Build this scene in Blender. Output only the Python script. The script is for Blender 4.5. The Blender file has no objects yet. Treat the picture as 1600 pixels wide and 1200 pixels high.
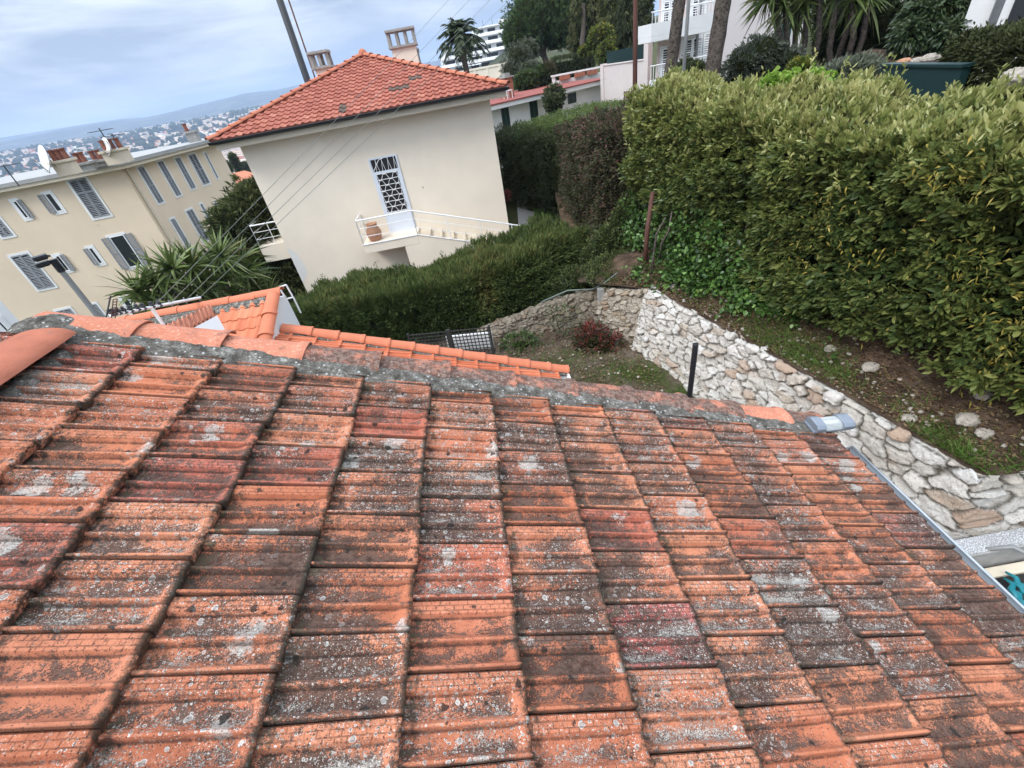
import bpy, math, random
import numpy as np
from mathutils import Matrix, Vector

# ------------------------------------------------------------------ camera
scene = bpy.context.scene
F_PX, PITCH, ROLL = 678.58, math.radians(36.0), math.radians(10.59)
_cp, _sp, _cr, _sr = math.cos(PITCH), math.sin(PITCH), math.cos(ROLL), math.sin(ROLL)
FW = np.array([0, _cp, -_sp]); _u = np.array([0, _sp, _cp]); _r = np.array([1., 0, 0])
RT = _cr * _r - _sr * _u
UP = _sr * _r + _cr * _u
cam_d = bpy.data.cameras.new("camera")
cam_d.sensor_fit = 'HORIZONTAL'; cam_d.sensor_width = 36.0
cam_d.lens = 36.0 * F_PX / 1600.0
cam_d.clip_start = 0.05; cam_d.clip_end = 30000
cam = bpy.data.objects.new("camera", cam_d)
scene.collection.objects.link(cam)
cam.matrix_world = Matrix(((RT[0], UP[0], -FW[0], 0), (RT[1], UP[1], -FW[1], 0), (RT[2], UP[2], -FW[2], 0), (0, 0, 0, 1)))
scene.camera = cam

# ------------------------------------------------------------------ light, sky, exposure
SUN_EL, SUN_AZ = math.radians(50), math.radians(-128)      # azimuth measured from +Y towards +X
scene.view_settings.view_transform = 'Standard'
scene.view_settings.look = 'None'
scene.view_settings.exposure = 0.27
scene.view_settings.gamma = 1.0
scene.cycles.use_denoising = True
scene.cycles.max_bounces = 8
scene.cycles.diffuse_bounces = 4
scene.cycles.volume_bounces = 1
scene.cycles.transparent_max_bounces = 8

world = bpy.data.worlds.new("World"); scene.world = world
world.use_nodes = True
wn, wl = world.node_tree.nodes, world.node_tree.links
wn.clear()
def wnode(t, **k):
    n = wn.new(t)
    for a, b in k.items(): setattr(n, a, b)
    return n
w_out = wnode('ShaderNodeOutputWorld'); w_bg = wnode('ShaderNodeBackground')
w_bg.inputs['Strength'].default_value = 0.1
sky = wnode('ShaderNodeTexSky', sky_type='NISHITA', sun_disc=False)
sky.sun_elevation = SUN_EL; sky.sun_rotation = SUN_AZ
sky.air_density = 1.0; sky.dust_density = 2.5; sky.ozone_density = 1.5
tc = wnode('ShaderNodeTexCoord')
mp = wnode('ShaderNodeMapping'); mp.inputs['Scale'].default_value = (3.0, 3.0, 17.0); mp.inputs['Location'].default_value = (0.3, 1.7, 0.2)
wl.new(tc.outputs['Generated'], mp.inputs['Vector'])
ns = wnode('ShaderNodeTexNoise'); ns.inputs['Scale'].default_value = 1.15; ns.inputs['Detail'].default_value = 6; ns.inputs['Roughness'].default_value = 0.52; ns.inputs['Distortion'].default_value = 0.35
wl.new(mp.outputs['Vector'], ns.inputs['Vector'])
cr = wnode('ShaderNodeValToRGB')
cr.color_ramp.elements[0].position = 0.40; cr.color_ramp.elements[0].color = (4.0, 4.75, 5.95, 1)
cr.color_ramp.elements[1].position = 0.60; cr.color_ramp.elements[1].color = (7.7, 8.25, 9.0, 1)
e = cr.color_ramp.elements.new(0.48); e.color = (5.6, 6.25, 7.25, 1)
wl.new(ns.outputs['Fac'], cr.inputs['Fac'])
sep = wnode('ShaderNodeSeparateXYZ'); wl.new(tc.outputs['Generated'], sep.inputs['Vector'])
mr = wnode('ShaderNodeMapRange'); mr.inputs['From Min'].default_value = 0.12; mr.inputs['From Max'].default_value = 0.9
mr.inputs['To Min'].default_value = 1.0; mr.inputs['To Max'].default_value = 4.0
wl.new(sep.outputs['Z'], mr.inputs['Value'])
vm = wnode('ShaderNodeVectorMath', operation='SCALE'); wl.new(cr.outputs['Color'], vm.inputs[0]); wl.new(mr.outputs['Result'], vm.inputs['Scale'])
mx = wnode('ShaderNodeMix', data_type='RGBA'); mx.inputs['Factor'].default_value = 0.86
wl.new(sky.outputs['Color'], mx.inputs['A']); wl.new(vm.outputs['Vector'], mx.inputs['B'])
wl.new(mx.outputs['Result'], w_bg.inputs['Color']); wl.new(w_bg.outputs['Background'], w_out.inputs['Surface'])

sun_d = bpy.data.lights.new("sun", 'SUN'); sun_d.energy = 2.0; sun_d.angle = math.radians(18); sun_d.color = (1.0, 0.96, 0.9)
sun = bpy.data.objects.new("sun", sun_d); scene.collection.objects.link(sun)
_sd = Vector((math.sin(SUN_AZ) * math.cos(SUN_EL), math.cos(SUN_AZ) * math.cos(SUN_EL), math.sin(SUN_EL)))
sun.rotation_euler = _sd.to_track_quat('Z', 'Y').to_euler()
sun.location = (-20, -10, 40)

# ------------------------------------------------------------------ helpers
COL = scene.collection
rng = np.random.default_rng(7)
random.seed(7)

def ray(x, y):                       # sight line of a point of the photograph (used only to measure)
    return (x - 800) / F_PX * RT + (600 - y) / F_PX * UP + FW
def at_d(x, y, D):
    d = ray(x, y); return d * D / math.hypot(d[0], d[1])
def at_z(x, y, z):
    d = ray(x, y); return d * z / d[2]
def unit(v):
    v = np.asarray(v, float); return v / np.linalg.norm(v)

def tag(o, label=None, cat=None, group=None, kind=None):
    if label: o['label'] = label
    if cat: o['category'] = cat
    if group: o['group'] = group
    if kind: o['kind'] = kind
    return o
def thing(name, label, cat, loc=(0, 0, 0), rz=0.0, group=None):
    o = bpy.data.objects.new(name, None); COL.objects.link(o)
    o.empty_display_size = 0.2
    o.location = loc; o.rotation_euler = (0, 0, rz)
    return tag(o, label, cat, group)
def root_inv(p):
    """inverse of a parent's world matrix, from its stored transforms"""
    m = Matrix.LocRotScale(p.location, p.rotation_euler, p.scale)
    if p.parent is not None:
        m = Matrix.LocRotScale(p.parent.location, p.parent.rotation_euler, p.parent.scale) @ p.matrix_parent_inverse @ m
    return m.inverted()
def link(name, me, mat, parent=None, local=False):
    o = bpy.data.objects.new(name, me); COL.objects.link(o)
    if mat is not None: me.materials.append(mat)
    if parent is not None:
        o.parent = parent
        if not local: o.matrix_parent_inverse = root_inv(parent)
    return o
def copy_tree(o, parent=None):
    c = o.copy(); COL.objects.link(c)
    if parent is not None:
        c.parent = parent; c.matrix_parent_inverse = o.matrix_parent_inverse.copy()
    for ch in list(o.children): copy_tree(ch, c)
    return c

class Fr:
    """an oriented frame: o + a*u + b*v + c*w"""
    def __init__(s, o, u=(1, 0, 0), v=(0, 1, 0), w=(0, 0, 1)):
        s.o = np.array(o, float); s.m = np.array([unit(u), unit(v), unit(w)])
    def __call__(s, a, b, c): return s.o + a * s.m[0] + b * s.m[1] + c * s.m[2]
    def inv(s, p): return s.m @ (np.asarray(p) - s.o)
W0 = Fr((0, 0, 0))
def fr_rot(o, rz):
    c, s_ = math.cos(rz), math.sin(rz)
    return Fr(o, (c, s_, 0), (-s_, c, 0))

class MB:
    def __init__(s): s.v = []; s.f = []; s.smooth = False
    def add(s, vs, fs):
        n = len(s.v); s.v += [tuple(map(float, p)) for p in vs]
        s.f += [tuple(n + i for i in f) for f in fs]; return s
    def box(s, a, b, c, fr=W0):
        vs = [fr(x, y, z) for z in c for y in b for x in a]
        return s.add(vs, [(0, 2, 3, 1), (4, 5, 7, 6), (0, 1, 5, 4), (2, 6, 7, 3), (0, 4, 6, 2), (1, 3, 7, 5)])
    def quad(s, p): return s.add(p, [tuple(range(len(p)))])
    def prism(s, poly, c0, c1, fr=W0, axis='z'):
        """poly: list of 2D points swept along an axis of the frame"""
        def mk(p, t):
            if axis == 'z': return fr(p[0], p[1], t)
            if axis == 'y': return fr(p[0], t, p[1])
            return fr(t, p[0], p[1])
        n = len(poly)
        vs = [mk(p, c0) for p in poly] + [mk(p, c1) for p in poly]
        fs = [tuple(range(n))[::-1], tuple(range(n, 2 * n))] + [(i, (i + 1) % n, n + (i + 1) % n, n + i) for i in range(n)]
        return s.add(vs, fs)
    def tube(s, path, r, n=8, cap=True):
        path = [np.asarray(p, float) for p in path]
        rs = r if hasattr(r, '__len__') else [r] * len(path)
        vs = []; ref = None
        for i, p in enumerate(path):
            t = unit(path[min(i + 1, len(path) - 1)] - path[max(i - 1, 0)])
            if ref is None: ref = unit(np.cross(t, (0.13, 0.31, 0.94) if abs(t[2]) < .9 else (1, 0, 0)))
            a = unit(ref - t * (ref @ t)); ref = a; b = np.cross(t, a)
            for k in range(n):
                an = 2 * math.pi * k / n
                vs.append(p + rs[i] * (math.cos(an) * a + math.sin(an) * b))
        fs = []
        for i in range(len(path) - 1):
            for k in range(n):
                fs.append((i * n + k, i * n + (k + 1) % n, (i + 1) * n + (k + 1) % n, (i + 1) * n + k))
        if cap:
            fs.append(tuple(range(n))[::-1]); m = (len(path) - 1) * n; fs.append(tuple(range(m, m + n)))
        return s.add(vs, fs)
    def lathe(s, prof, n=16, fr=W0):
        vs = [fr(r * math.cos(2 * math.pi * k / n), r * math.sin(2 * math.pi * k / n), z) for r, z in prof for k in range(n)]
        fs = []
        for i in range(len(prof) - 1):
            for k in range(n): fs.append((i * n + k, i * n + (k + 1) % n, (i + 1) * n + (k + 1) % n, (i + 1) * n + k))
        fs.append(tuple(range(n))[::-1]); m = (len(prof) - 1) * n; fs.append(tuple(range(m, m + n)))
        return s.add(vs, fs)
    def grid(s, pts):
        """pts[i][j] -> sheet"""
        nu, nv = len(pts), len(pts[0])
        return s.add([p for row in pts for p in row], [(i * nv + j, (i + 1) * nv + j, (i + 1) * nv + j + 1, i * nv + j + 1) for i in range(nu - 1) for j in range(nv - 1)])
    def build(s, name, mat, parent=None, local=False, bevel=0.0, smooth=None):
        me = bpy.data.meshes.new(name); me.from_pydata(s.v, [], s.f); me.validate()
        o = link(name, me, mat, parent, local)
        if bevel:
            m = o.modifiers.new('bevel', 'BEVEL'); m.width = bevel; m.segments = 2; m.limit_method = 'ANGLE'
        if smooth or (smooth is None and s.smooth):
            me.polygons.foreach_set('use_smooth', [True] * len(me.polygons))
        return o

def np_mesh(name, V, faces, attrs=None, smooth=False):
    """V (n,3); faces: list of int arrays (m,k); attrs: {name: (type, array)} on points"""
    me = bpy.data.meshes.new(name)
    V = np.ascontiguousarray(V, np.float32)
    me.vertices.add(len(V)); me.vertices.foreach_set('co', V.ravel())
    tot = sum(f.size for f in faces); npoly = sum(len(f) for f in faces)
    me.loops.add(tot); me.polygons.add(npoly)
    li = np.concatenate([f.ravel() for f in faces]).astype(np.int32)
    st = []; n = 0
    for f in faces:
        st.append(n + np.arange(len(f)) * f.shape[1]); n += f.size
    me.loops.foreach_set('vertex_index', li)
    me.polygons.foreach_set('loop_start', np.concatenate(st).astype(np.int32))
    if smooth: me.polygons.foreach_set('use_smooth', np.ones(npoly, bool))
    me.update(calc_edges=True)
    for k, (t, a) in (attrs or {}).items():
        at = me.attributes.new(k, t, 'POINT')
        a = np.ascontiguousarray(a, np.float32)
        at.data.foreach_set({'FLOAT': 'value', 'FLOAT_VECTOR': 'vector', 'FLOAT_COLOR': 'color'}[t], a.ravel())
    return me
def grid_faces(nu, nv, off=0):
    i, j = np.meshgrid(np.arange(nu - 1), np.arange(nv - 1), indexing='ij')
    a = (i * nv + j).ravel() + off
    return np.stack([a, a + nv, a + nv + 1, a + 1], 1)

# smooth pseudo noise in 3D made of sines (numpy, many points at once)
_K = rng.normal(size=(14, 3)); _PH = rng.uniform(0, 6.28, 14)
def lump(P, scale=1.0, seed=0):
    P = np.asarray(P, float) * scale + seed * 3.71
    out = np.zeros(P.shape[:-1]); amp = 1.0
    for i in range(14):
        out += amp * np.sin(P @ (_K[i] * (1 + .45 * i)) + _PH[i]); amp *= .88
    return out / 4.2

# ------------------------------------------------------------------ materials
class NT:
    def __init__(s, name):
        s.m = bpy.data.materials.new(name); s.m.use_nodes = True
        s.n = s.m.node_tree.nodes; s.l = s.m.node_tree.links; s.n.clear()
        s.out = s.n.new('ShaderNodeOutputMaterial'); s.p = s.n.new('ShaderNodeBsdfPrincipled')
        s.l.new(s.p.outputs[0], s.out.inputs['Surface'])
        s.co = s.n.new('ShaderNodeTexCoord').outputs['Object']
    def new(s, t, **k):
        n = s.n.new(t)
        for a, b in k.items(): setattr(n, a, b)
        return n
    def put(s, sock, v):
        if hasattr(v, 'is_linked') or hasattr(v, 'links'): s.l.new(v, sock)
        else: sock.default_value = v
    def noise(s, scale, detail=4, rough=.55, co=None, dist=0., out='Fac'):
        n = s.new('ShaderNodeTexNoise'); s.l.new(co or s.co, n.inputs['Vector'])
        n.inputs['Scale'].default_value = scale; n.inputs['Detail'].default_value = detail
        n.inputs['Roughness'].default_value = rough; n.inputs['Distortion'].default_value = dist
        return n.outputs[out]
    def vor(s, scale, co=None, feature='F1', out='Distance', rnd=1.0):
        n = s.new('ShaderNodeTexVoronoi', feature=feature); s.l.new(co or s.co, n.inputs['Vector'])
        n.inputs['Scale'].default_value = scale; n.inputs['Randomness'].default_value = rnd
        return n.outputs[out]
    def math(s, op, a, b=0.0, c=None, clamp=False):
        n = s.new('ShaderNodeMath', operation=op, use_clamp=clamp)
        s.put(n.inputs[0], a); s.put(n.inputs[1], b)
        if c is not None: s.put(n.inputs[2], c)
        return n.outputs[0]
    def step(s, v, lo, hi, a=0., b=1.):
        n = s.new('ShaderNodeMapRange', interpolation_type='SMOOTHSTEP'); s.put(n.inputs['Value'], v)
        s.put(n.inputs['From Min'], lo); s.put(n.inputs['From Max'], hi)
        n.inputs['To Min'].default_value = a; n.inputs['To Max'].default_value = b
        return n.outputs['Result']
    def ramp(s, v, stops, interp='LINEAR'):
        n = s.new('ShaderNodeValToRGB'); s.put(n.inputs['Fac'], v); r = n.color_ramp; r.interpolation = interp
        while len(r.elements) < len(stops): r.elements.new(.5)
        for e_, (p, c) in zip(r.elements, stops):
            e_.position = p; e_.color = (c[0], c[1], c[2], 1)
        return n.outputs['Color']
    def mix(s, f, a, b, mode='MIX'):
        n = s.new('ShaderNodeMix', data_type='RGBA', blend_type=mode)
        s.put(n.inputs['Factor'], f)
        for k, v in (('A', a), ('B', b)):
            s.put(n.inputs[k], v if not isinstance(v, tuple) else (v[0], v[1], v[2], 1))
        return n.outputs['Result']
    def attr(s, name, out='Fac'):
        n = s.new('ShaderNodeAttribute', attribute_name=name); return n.outputs[out]
    def sepc(s, c):
        n = s.new('ShaderNodeSeparateColor'); s.l.new(c, n.inputs[0]); return n.outputs
    def color(s, c): s.put(s.p.inputs['Base Color'], c if not isinstance(c, tuple) else (c[0], c[1], c[2], 1))
    def rough(s, v): s.put(s.p.inputs['Roughness'], v)
    def bump(s, h, strength=.3, dist=.01):
        n = s.new('ShaderNodeBump'); n.inputs['Strength'].default_value = strength; n.inputs['Distance'].default_value = dist
        s.l.new(h, n.inputs['Height']); s.l.new(n.outputs[0], s.p.inputs['Normal'])
    def spec(s, v): s.p.inputs['Specular IOR Level'].default_value = v

def pm(name, c, var=.18, scale=3., rough=.8, bump=.15, bscale=40., dirt=None, metal=0., spec=.4):
    """plain weathered paint/plaster/metal with mottling, stains and a fine relief"""
    t = NT(name); n = t.noise(scale, 5, .6)
    col = t.ramp(n, [(.25, tuple(x * (1 - var) for x in c)), (.75, tuple(min(.95, x * (1 + var * .6)) for x in c))])
    if dirt:
        d = t.noise(scale * 2.3, 6, .7); col = t.mix(t.step(d, dirt[1], dirt[1] + .16), col, dirt[0])
    t.color(col); t.rough(rough); t.spec(spec); t.p.inputs['Metallic'].default_value = metal
    if bump: t.bump(t.noise(bscale, 4, .6), bump, .01)
    return t.m
def leafm(name, cols, rough=.45, trans=.18, spec=.4):
    """foliage: colour runs over the per-leaf tone"""
    t = NT(name); a = t.attr('tone')
    k = len(cols) - 1
    col = t.ramp(a, [(i / k, c) for i, c in enumerate(cols)])
    col = t.mix(t.step(t.noise(2.2, 3), .35, .7), col, t.mix(1.0, col, (.82, .86, .8), 'MULTIPLY'))
    t.color(col); t.rough(rough); t.spec(spec)
    tr = t.new('ShaderNodeBsdfTranslucent'); t.put(tr.inputs['Color'], col)
    ms = t.new('ShaderNodeMixShader'); ms.inputs[0].default_value = trans
    t.l.new(t.p.outputs[0], ms.inputs[1]); t.l.new(tr.outputs[0], ms.inputs[2]); t.l.new(ms.outputs[0], t.out.inputs['Surface'])
    return t.m

M = {}
M['cream'] = pm('cream_plaster', (.79, .70, .575), .09, .7, .9, .10, 60, ((.52, .45, .34), .66))
M['cream_trim'] = pm('cream_trim', (.62, .54, .42), .1, 1.5, .85, .1, 60, ((.36, .31, .25), .62))
M['sand'] = pm('sand_plaster', (.70, .575, .43), .1, .35, .9, .1, 30, ((.52, .42, .31), .64))
M['white'] = pm('white_render', (.74, .74, .73), .1, .8, .85, .1, 40, ((.5, .5, .49), .64))
M['white_paint'] = pm('white_paint', (.8, .8, .79), .05, 3, .4, 0)
M['bluewhite'] = pm('pale_door_paint', (.66, .7, .76), .05, 3, .4, 0)
M['pink'] = pm('pink_render', (.62, .5, .47), .1, .8, .9, .1, 40, ((.42, .34, .32), .62))
M['shutter'] = pm('grey_shutter_paint', (.27, .28, .30), .12, 6, .6, 0)
M['greenshut'] = pm('green_shutter_paint', (.018, .055, .042), .1, 5, .5, 0)
M['dark'] = pm('dark_interior', (.012, .012, .014), .2, 3, .5, 0)
M['glass'] = pm('window_glass', (.02, .025, .03), .1, 3, .08, 0, spec=.6)
M['concrete'] = pm('weathered_concrete', (.33, .32, .30), .3, 6, .9, .4, 60, ((.12, .115, .1), .56))
M['zinc'] = pm('zinc', (.40, .43, .46), .12, 8, .38, .1, 60, metal=.55)
M['gutter_dark'] = pm('dark_gutter', (.025, .028, .032), .15, 5, .4, 0)
M['black'] = pm('black_paint', (.012, .013, .016), .1, 5, .42, 0)
M['pole'] = pm('dark_pole', (.035, .038, .042), .2, 4, .6, .1)
M['polegrey'] = pm('grey_galvanised', (.22, .225, .22), .12, 4, .5, .1)
M['rust'] = pm('rusty_brown', (.10, .042, .03), .3, 5, .8, .2)
M['bark'] = pm('bark', (.12, .10, .085), .5, 9, .95, 1.0, 26, ((.03, .025, .02), .47), spec=.1)
M['twig'] = pm('twig', (.055, .042, .03), .35, 8, .95, .4, 40)
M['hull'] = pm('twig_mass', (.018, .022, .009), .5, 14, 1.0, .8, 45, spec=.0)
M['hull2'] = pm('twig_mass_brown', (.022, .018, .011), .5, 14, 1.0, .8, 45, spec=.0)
M['lampmetal'] = pm('lamp_metal', (.22, .25, .29), .12, 8, .4, .1, 60, metal=.3)
M['terracotta'] = pm('terracotta_pot', (.42, .22, .13), .2, 8, .8, .2, 50, ((.5, .38, .28), .6))
M['newtile'] = None
M['brick'] = pm('brick_red', (.34, .13, .08), .25, 12, .9, .3, 30)
M['redroof'] = pm('red_flat_roof', (.26, .075, .06), .15, 2, .9, .1)
M['trellis'] = pm('trellis_wood', (.035, .033, .03), .2, 8, .85, .2)
M['rail_mesh'] = M['white_paint']
M['wire'] = pm('wire_sheath', (.17, .185, .16), .1, 5, .5, 0)
M['greenpanel'] = pm('green_planter', (.010, .036, .036), .1, 4, .5, 0)
M['teal'] = pm('teal_plastic', (.012, .17, .20), .12, 9, .35, .1)
M['blackbag'] = pm('black_plastic', (.012, .012, .013), .2, 6, .28, .5, 18, spec=.6)
M['greybox'] = pm('grey_plastic', (.16, .17, .18), .1, 5, .4, 0)
M['rock'] = pm('limestone', (.38, .34, .29), .35, 14, .95, 1.0, 34, ((.15, .125, .10), .52), spec=.1)
M['hose'] = pm('green_hose', (.12, .15, .125), .3, 12, .6, 0)
M['litter'] = None

# ------------------------------------------------------------------ the old tiled roof in the foreground
YAW, SLOPE, HP = math.radians(.3307), math.radians(21.733), 1.47
RE = np.array([math.sin(YAW), math.cos(YAW), 0]); _s0 = np.array([math.cos(YAW), -math.sin(YAW), 0])
RS = _s0 * math.cos(SLOPE) - np.array([0, 0, 1.]) * math.sin(SLOPE)
RN = np.cross(RS, RE)
ROOF = Fr(-HP * RN, RS, RE, RN)          # a: down the slope, b: along the ridge (away from us), c: out of the roof

def old_tile_material():
    t = NT('lichen_covered_clay_tile')
    co = t.attr('co', 'Vector'); tc_ = t.sepc(t.attr('tile', 'Color')); pc = t.sepc(t.attr('prof', 'Color'))
    hue, lich, dirt = tc_[0], tc_[1], tc_[2]; w, tt, tro = pc[0], pc[1], pc[2]
    base = t.ramp(hue, [(0, (.50, .170, .088)), (.3, (.55, .200, .105)), (.55, (.58, .235, .128)), (.72, (.47, .145, .083)), (.86, (.47, .140, .105)), (1, (.43, .120, .100))])
    big = t.noise(9, 5, .6, co)
    base = t.mix(t.step(big, .35, .7), base, t.mix(1.0, base, (.74, .70, .68), 'MULTIPLY'))
    pale = t.noise(42, 4, .7, co)
    base = t.mix(t.step(pale, .56, .74, 0, .45), base, (.66, .36, .22))
    # stretched coordinates, the grime runs along the troughs
    mp_ = t.new('ShaderNodeMapping'); t.l.new(co, mp_.inputs['Vector']); mp_.inputs['Scale'].default_value = (.55, 1.0, 1.0); stc = mp_.outputs[0]
    fine = t.noise(170, 5, .72, co); mid = t.noise(46, 5, .7, co)
    gr = t.noise(12, 5, .66, stc, .3)
    # dark algae crust: patches broken up by fine speckle, thicker in the troughs
    vfine = t.noise(420, 4, .75, co); pos = t.new('ShaderNodeNewGeometry').outputs['Position']; wide = t.noise(2.2, 4, .6, pos)
    d = t.math('ADD', t.math('MULTIPLY', gr, 1.0), t.math('MULTIPLY', fine, 1.0))
    d = t.math('ADD', d, t.math('MULTIPLY', mid, .85))
    d = t.math('ADD', d, t.math('MULTIPLY', vfine, .75))
    d = t.math('ADD', d, t.math('MULTIPLY', t.math('SUBTRACT', wide, .5), 1.0))
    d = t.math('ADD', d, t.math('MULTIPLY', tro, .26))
    d = t.math('ADD', d, t.math('MULTIPLY', t.math('SUBTRACT', dirt, .5), .25))
    df = t.step(d, 1.78, 1.91)
    dcol = t.mix(t.step(t.math('ADD', mid, t.math('MULTIPLY', vfine, .4)), .55, .84), (.022, .018, .016), (.12, .080, .062))
    col = t.mix(t.math('MULTIPLY', df, .93), base, dcol)
    # grey-white crustose film
    g = t.math('ADD', t.math('MULTIPLY', t.noise(15, 5, .65, stc, .4), .9), t.math('MULTIPLY', t.noise(150, 5, .78, co), 1.0))
    g = t.math('ADD', g, t.math('MULTIPLY', t.math('SUBTRACT', lich, .5), .28))
    g = t.math('ADD', g, t.math('MULTIPLY', tro, .13))
    gf = t.step(g, 1.11, 1.22)
    gcol = t.ramp(t.noise(300, 2, .6, co), [(.32, (.16, .145, .12)), (.52, (.38, .35, .30)), (.68, (.70, .67, .61))])
    col = t.mix(t.math('MULTIPLY', gf, .8), col, gcol)
    # distort the coordinates of the round growths a little
    nv = t.noise(60, 3, .6, co, out='Color')
    vs = t.new('ShaderNodeVectorMath', operation='MULTIPLY_ADD'); t.l.new(nv, vs.inputs[0]); vs.inputs[1].default_value = (.010, .010, 0); t.l.new(co, vs.inputs[2]); cod = vs.outputs[0]
    # big pale crusts that spread over a hand's breadth
    pd = t.vor(6.5, cod); pcell = t.sepc(t.vor(6.5, cod, out='Color')); pn = t.math('ADD', t.math('MULTIPLY', t.noise(17, 6, .72, co), 1.3), t.math('MULTIPLY', fine, .45))
    pon = t.math('MULTIPLY', t.step(t.math('ADD', pd, pn), t.math('MULTIPLY_ADD', pcell[0], .2, 1.10), t.math('MULTIPLY_ADD', pcell[0], .2, 1.0)), t.math('LESS_THAN', pcell[1], .15))
    col = t.mix(t.math('MULTIPLY', pon, .72), col, t.ramp(t.noise(210, 4, .7, co), [(.35, (.20, .185, .16)), (.5, (.46, .44, .39)), (.65, (.68, .66, .61))]))
    def spots(scale, r0, r1, keep, ring, bright, core, amt):
        nonlocal col
        dist = t.vor(scale, cod); cell = t.sepc(t.vor(scale, cod, out='Color'))
        rad = t.math('MULTIPLY_ADD', cell[0], r1 - r0, r0)
        rel = t.math('DIVIDE', dist, rad)
        on = t.math('MULTIPLY', t.step(rel, 1.0, .84), t.math('LESS_THAN', cell[1], keep))
        on = t.math('MULTIPLY', on, t.step(t.math('ADD', lich, t.noise(7, 2, .5, co)), .72, 1.05))
        c_ = t.mix(t.step(rel, ring, ring + .22), core, bright) if ring else bright
        col = t.mix(t.math('MULTIPLY', on, amt), col, c_)
    spots(310, .18, .45, .30, 0, (.56, .50, .44), None, .75)
    spots(170, .14, .40, .25, 0, (.62, .57, .51), None, .8)
    spots(88, .16, .46, .34, .55, (.62, .60, .55), (.22, .19, .16), .9)
    spots(36, .12, .42, .22, .62, (.60, .585, .54), (.33, .31, .28), .85)
    # black cushions
    nv2 = t.noise(28, 4, .65, co, out='Color'); vs2 = t.new('ShaderNodeVectorMath', operation='MULTIPLY_ADD'); t.l.new(nv2, vs2.inputs[0]); vs2.inputs[1].default_value = (.045, .045, 0); t.l.new(co, vs2.inputs[2]); coe = vs2.outputs[0]
    dist = t.vor(24, coe); cell = t.sepc(t.vor(24, coe, out='Color'))
    on = t.math('MULTIPLY', t.step(t.math('ADD', dist, t.math('MULTIPLY', fine, .22)), t.math('MULTIPLY_ADD', cell[0], .26, .20), t.math('MULTIPLY_ADD', cell[0], .26, .13)), t.math('LESS_THAN', cell[1], .17))
    col = t.mix(t.math('MULTIPLY', on, .88), col, (.022, .021, .018))
    dist = t.vor(150, cod); cell = t.sepc(t.vor(150, cod, out='Color'))
    on = t.math('MULTIPLY', t.step(dist, .36, .22), t.math('LESS_THAN', cell[1], .30))
    col = t.mix(t.math('MULTIPLY', on, .8), col, (.04, .03, .026))
    # moss and soot along the exposed ends and in the joints
    nose = t.math('MULTIPLY', t.step(tt, .93, .985), t.step(t.math('ADD', mid, t.math('MULTIPLY', dirt, .3)), .47, .66))
    col = t.mix(t.math('MULTIPLY', nose, .88), col, (.035, .030, .020))
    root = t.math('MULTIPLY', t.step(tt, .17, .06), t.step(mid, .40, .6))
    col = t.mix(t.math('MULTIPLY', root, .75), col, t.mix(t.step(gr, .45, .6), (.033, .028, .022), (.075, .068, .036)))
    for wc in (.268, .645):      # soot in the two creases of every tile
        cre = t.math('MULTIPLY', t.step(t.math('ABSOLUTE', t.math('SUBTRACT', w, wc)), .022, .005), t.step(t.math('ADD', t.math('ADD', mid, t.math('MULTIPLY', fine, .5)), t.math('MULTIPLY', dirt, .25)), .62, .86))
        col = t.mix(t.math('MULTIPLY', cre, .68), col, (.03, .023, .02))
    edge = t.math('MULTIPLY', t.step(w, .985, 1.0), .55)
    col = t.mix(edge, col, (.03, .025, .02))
    t.color(col); t.rough(.88); t.spec(.25)
    # relief: little pressed bricks on the raised strip, plus grain
    sx = t.new('ShaderNodeSeparateXYZ'); t.l.new(t.attr('loc', 'Vector'), sx.inputs[0])
    cb = t.new('ShaderNodeCombineXYZ'); t.l.new(sx.outputs[0], cb.inputs[0]); t.l.new(sx.outputs[1], cb.inputs[1])
    bk = t.new('ShaderNodeTexBrick'); t.l.new(cb.outputs[0], bk.inputs['Vector'])
    bk.inputs['Scale'].default_value = 1.0; bk.inputs['Brick Width'].default_value = .030; bk.inputs['Row Height'].default_value = .0165
    bk.inputs['Mortar Size'].default_value = .0016; bk.inputs['Mortar Smooth'].default_value = .4
    msk = t.math('MULTIPLY', t.step(w, .03, .05), t.step(w, .245, .225))
    grooves = t.math('MULTIPLY', bk.outputs['Fac'], msk)
    col2 = t.mix(t.math('MULTIPLY', t.math('MULTIPLY', grooves, t.step(mid, .34, .6)), .60), col, (.055, .035, .025)); t.color(col2)
    h = t.math('SUBTRACT', t.math('MULTIPLY', fine, .55), t.math('MULTIPLY', grooves, 1.1))
    h = t.math('ADD', h, t.math('ADD', t.math('MULTIPLY', gf, .25), t.math('MULTIPLY', mid, .5)))
    t.bump(h, 1.0, .007)
    return t.m
M['oldtile'] = old_tile_material()

TP, TW = .345, .2168
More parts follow.
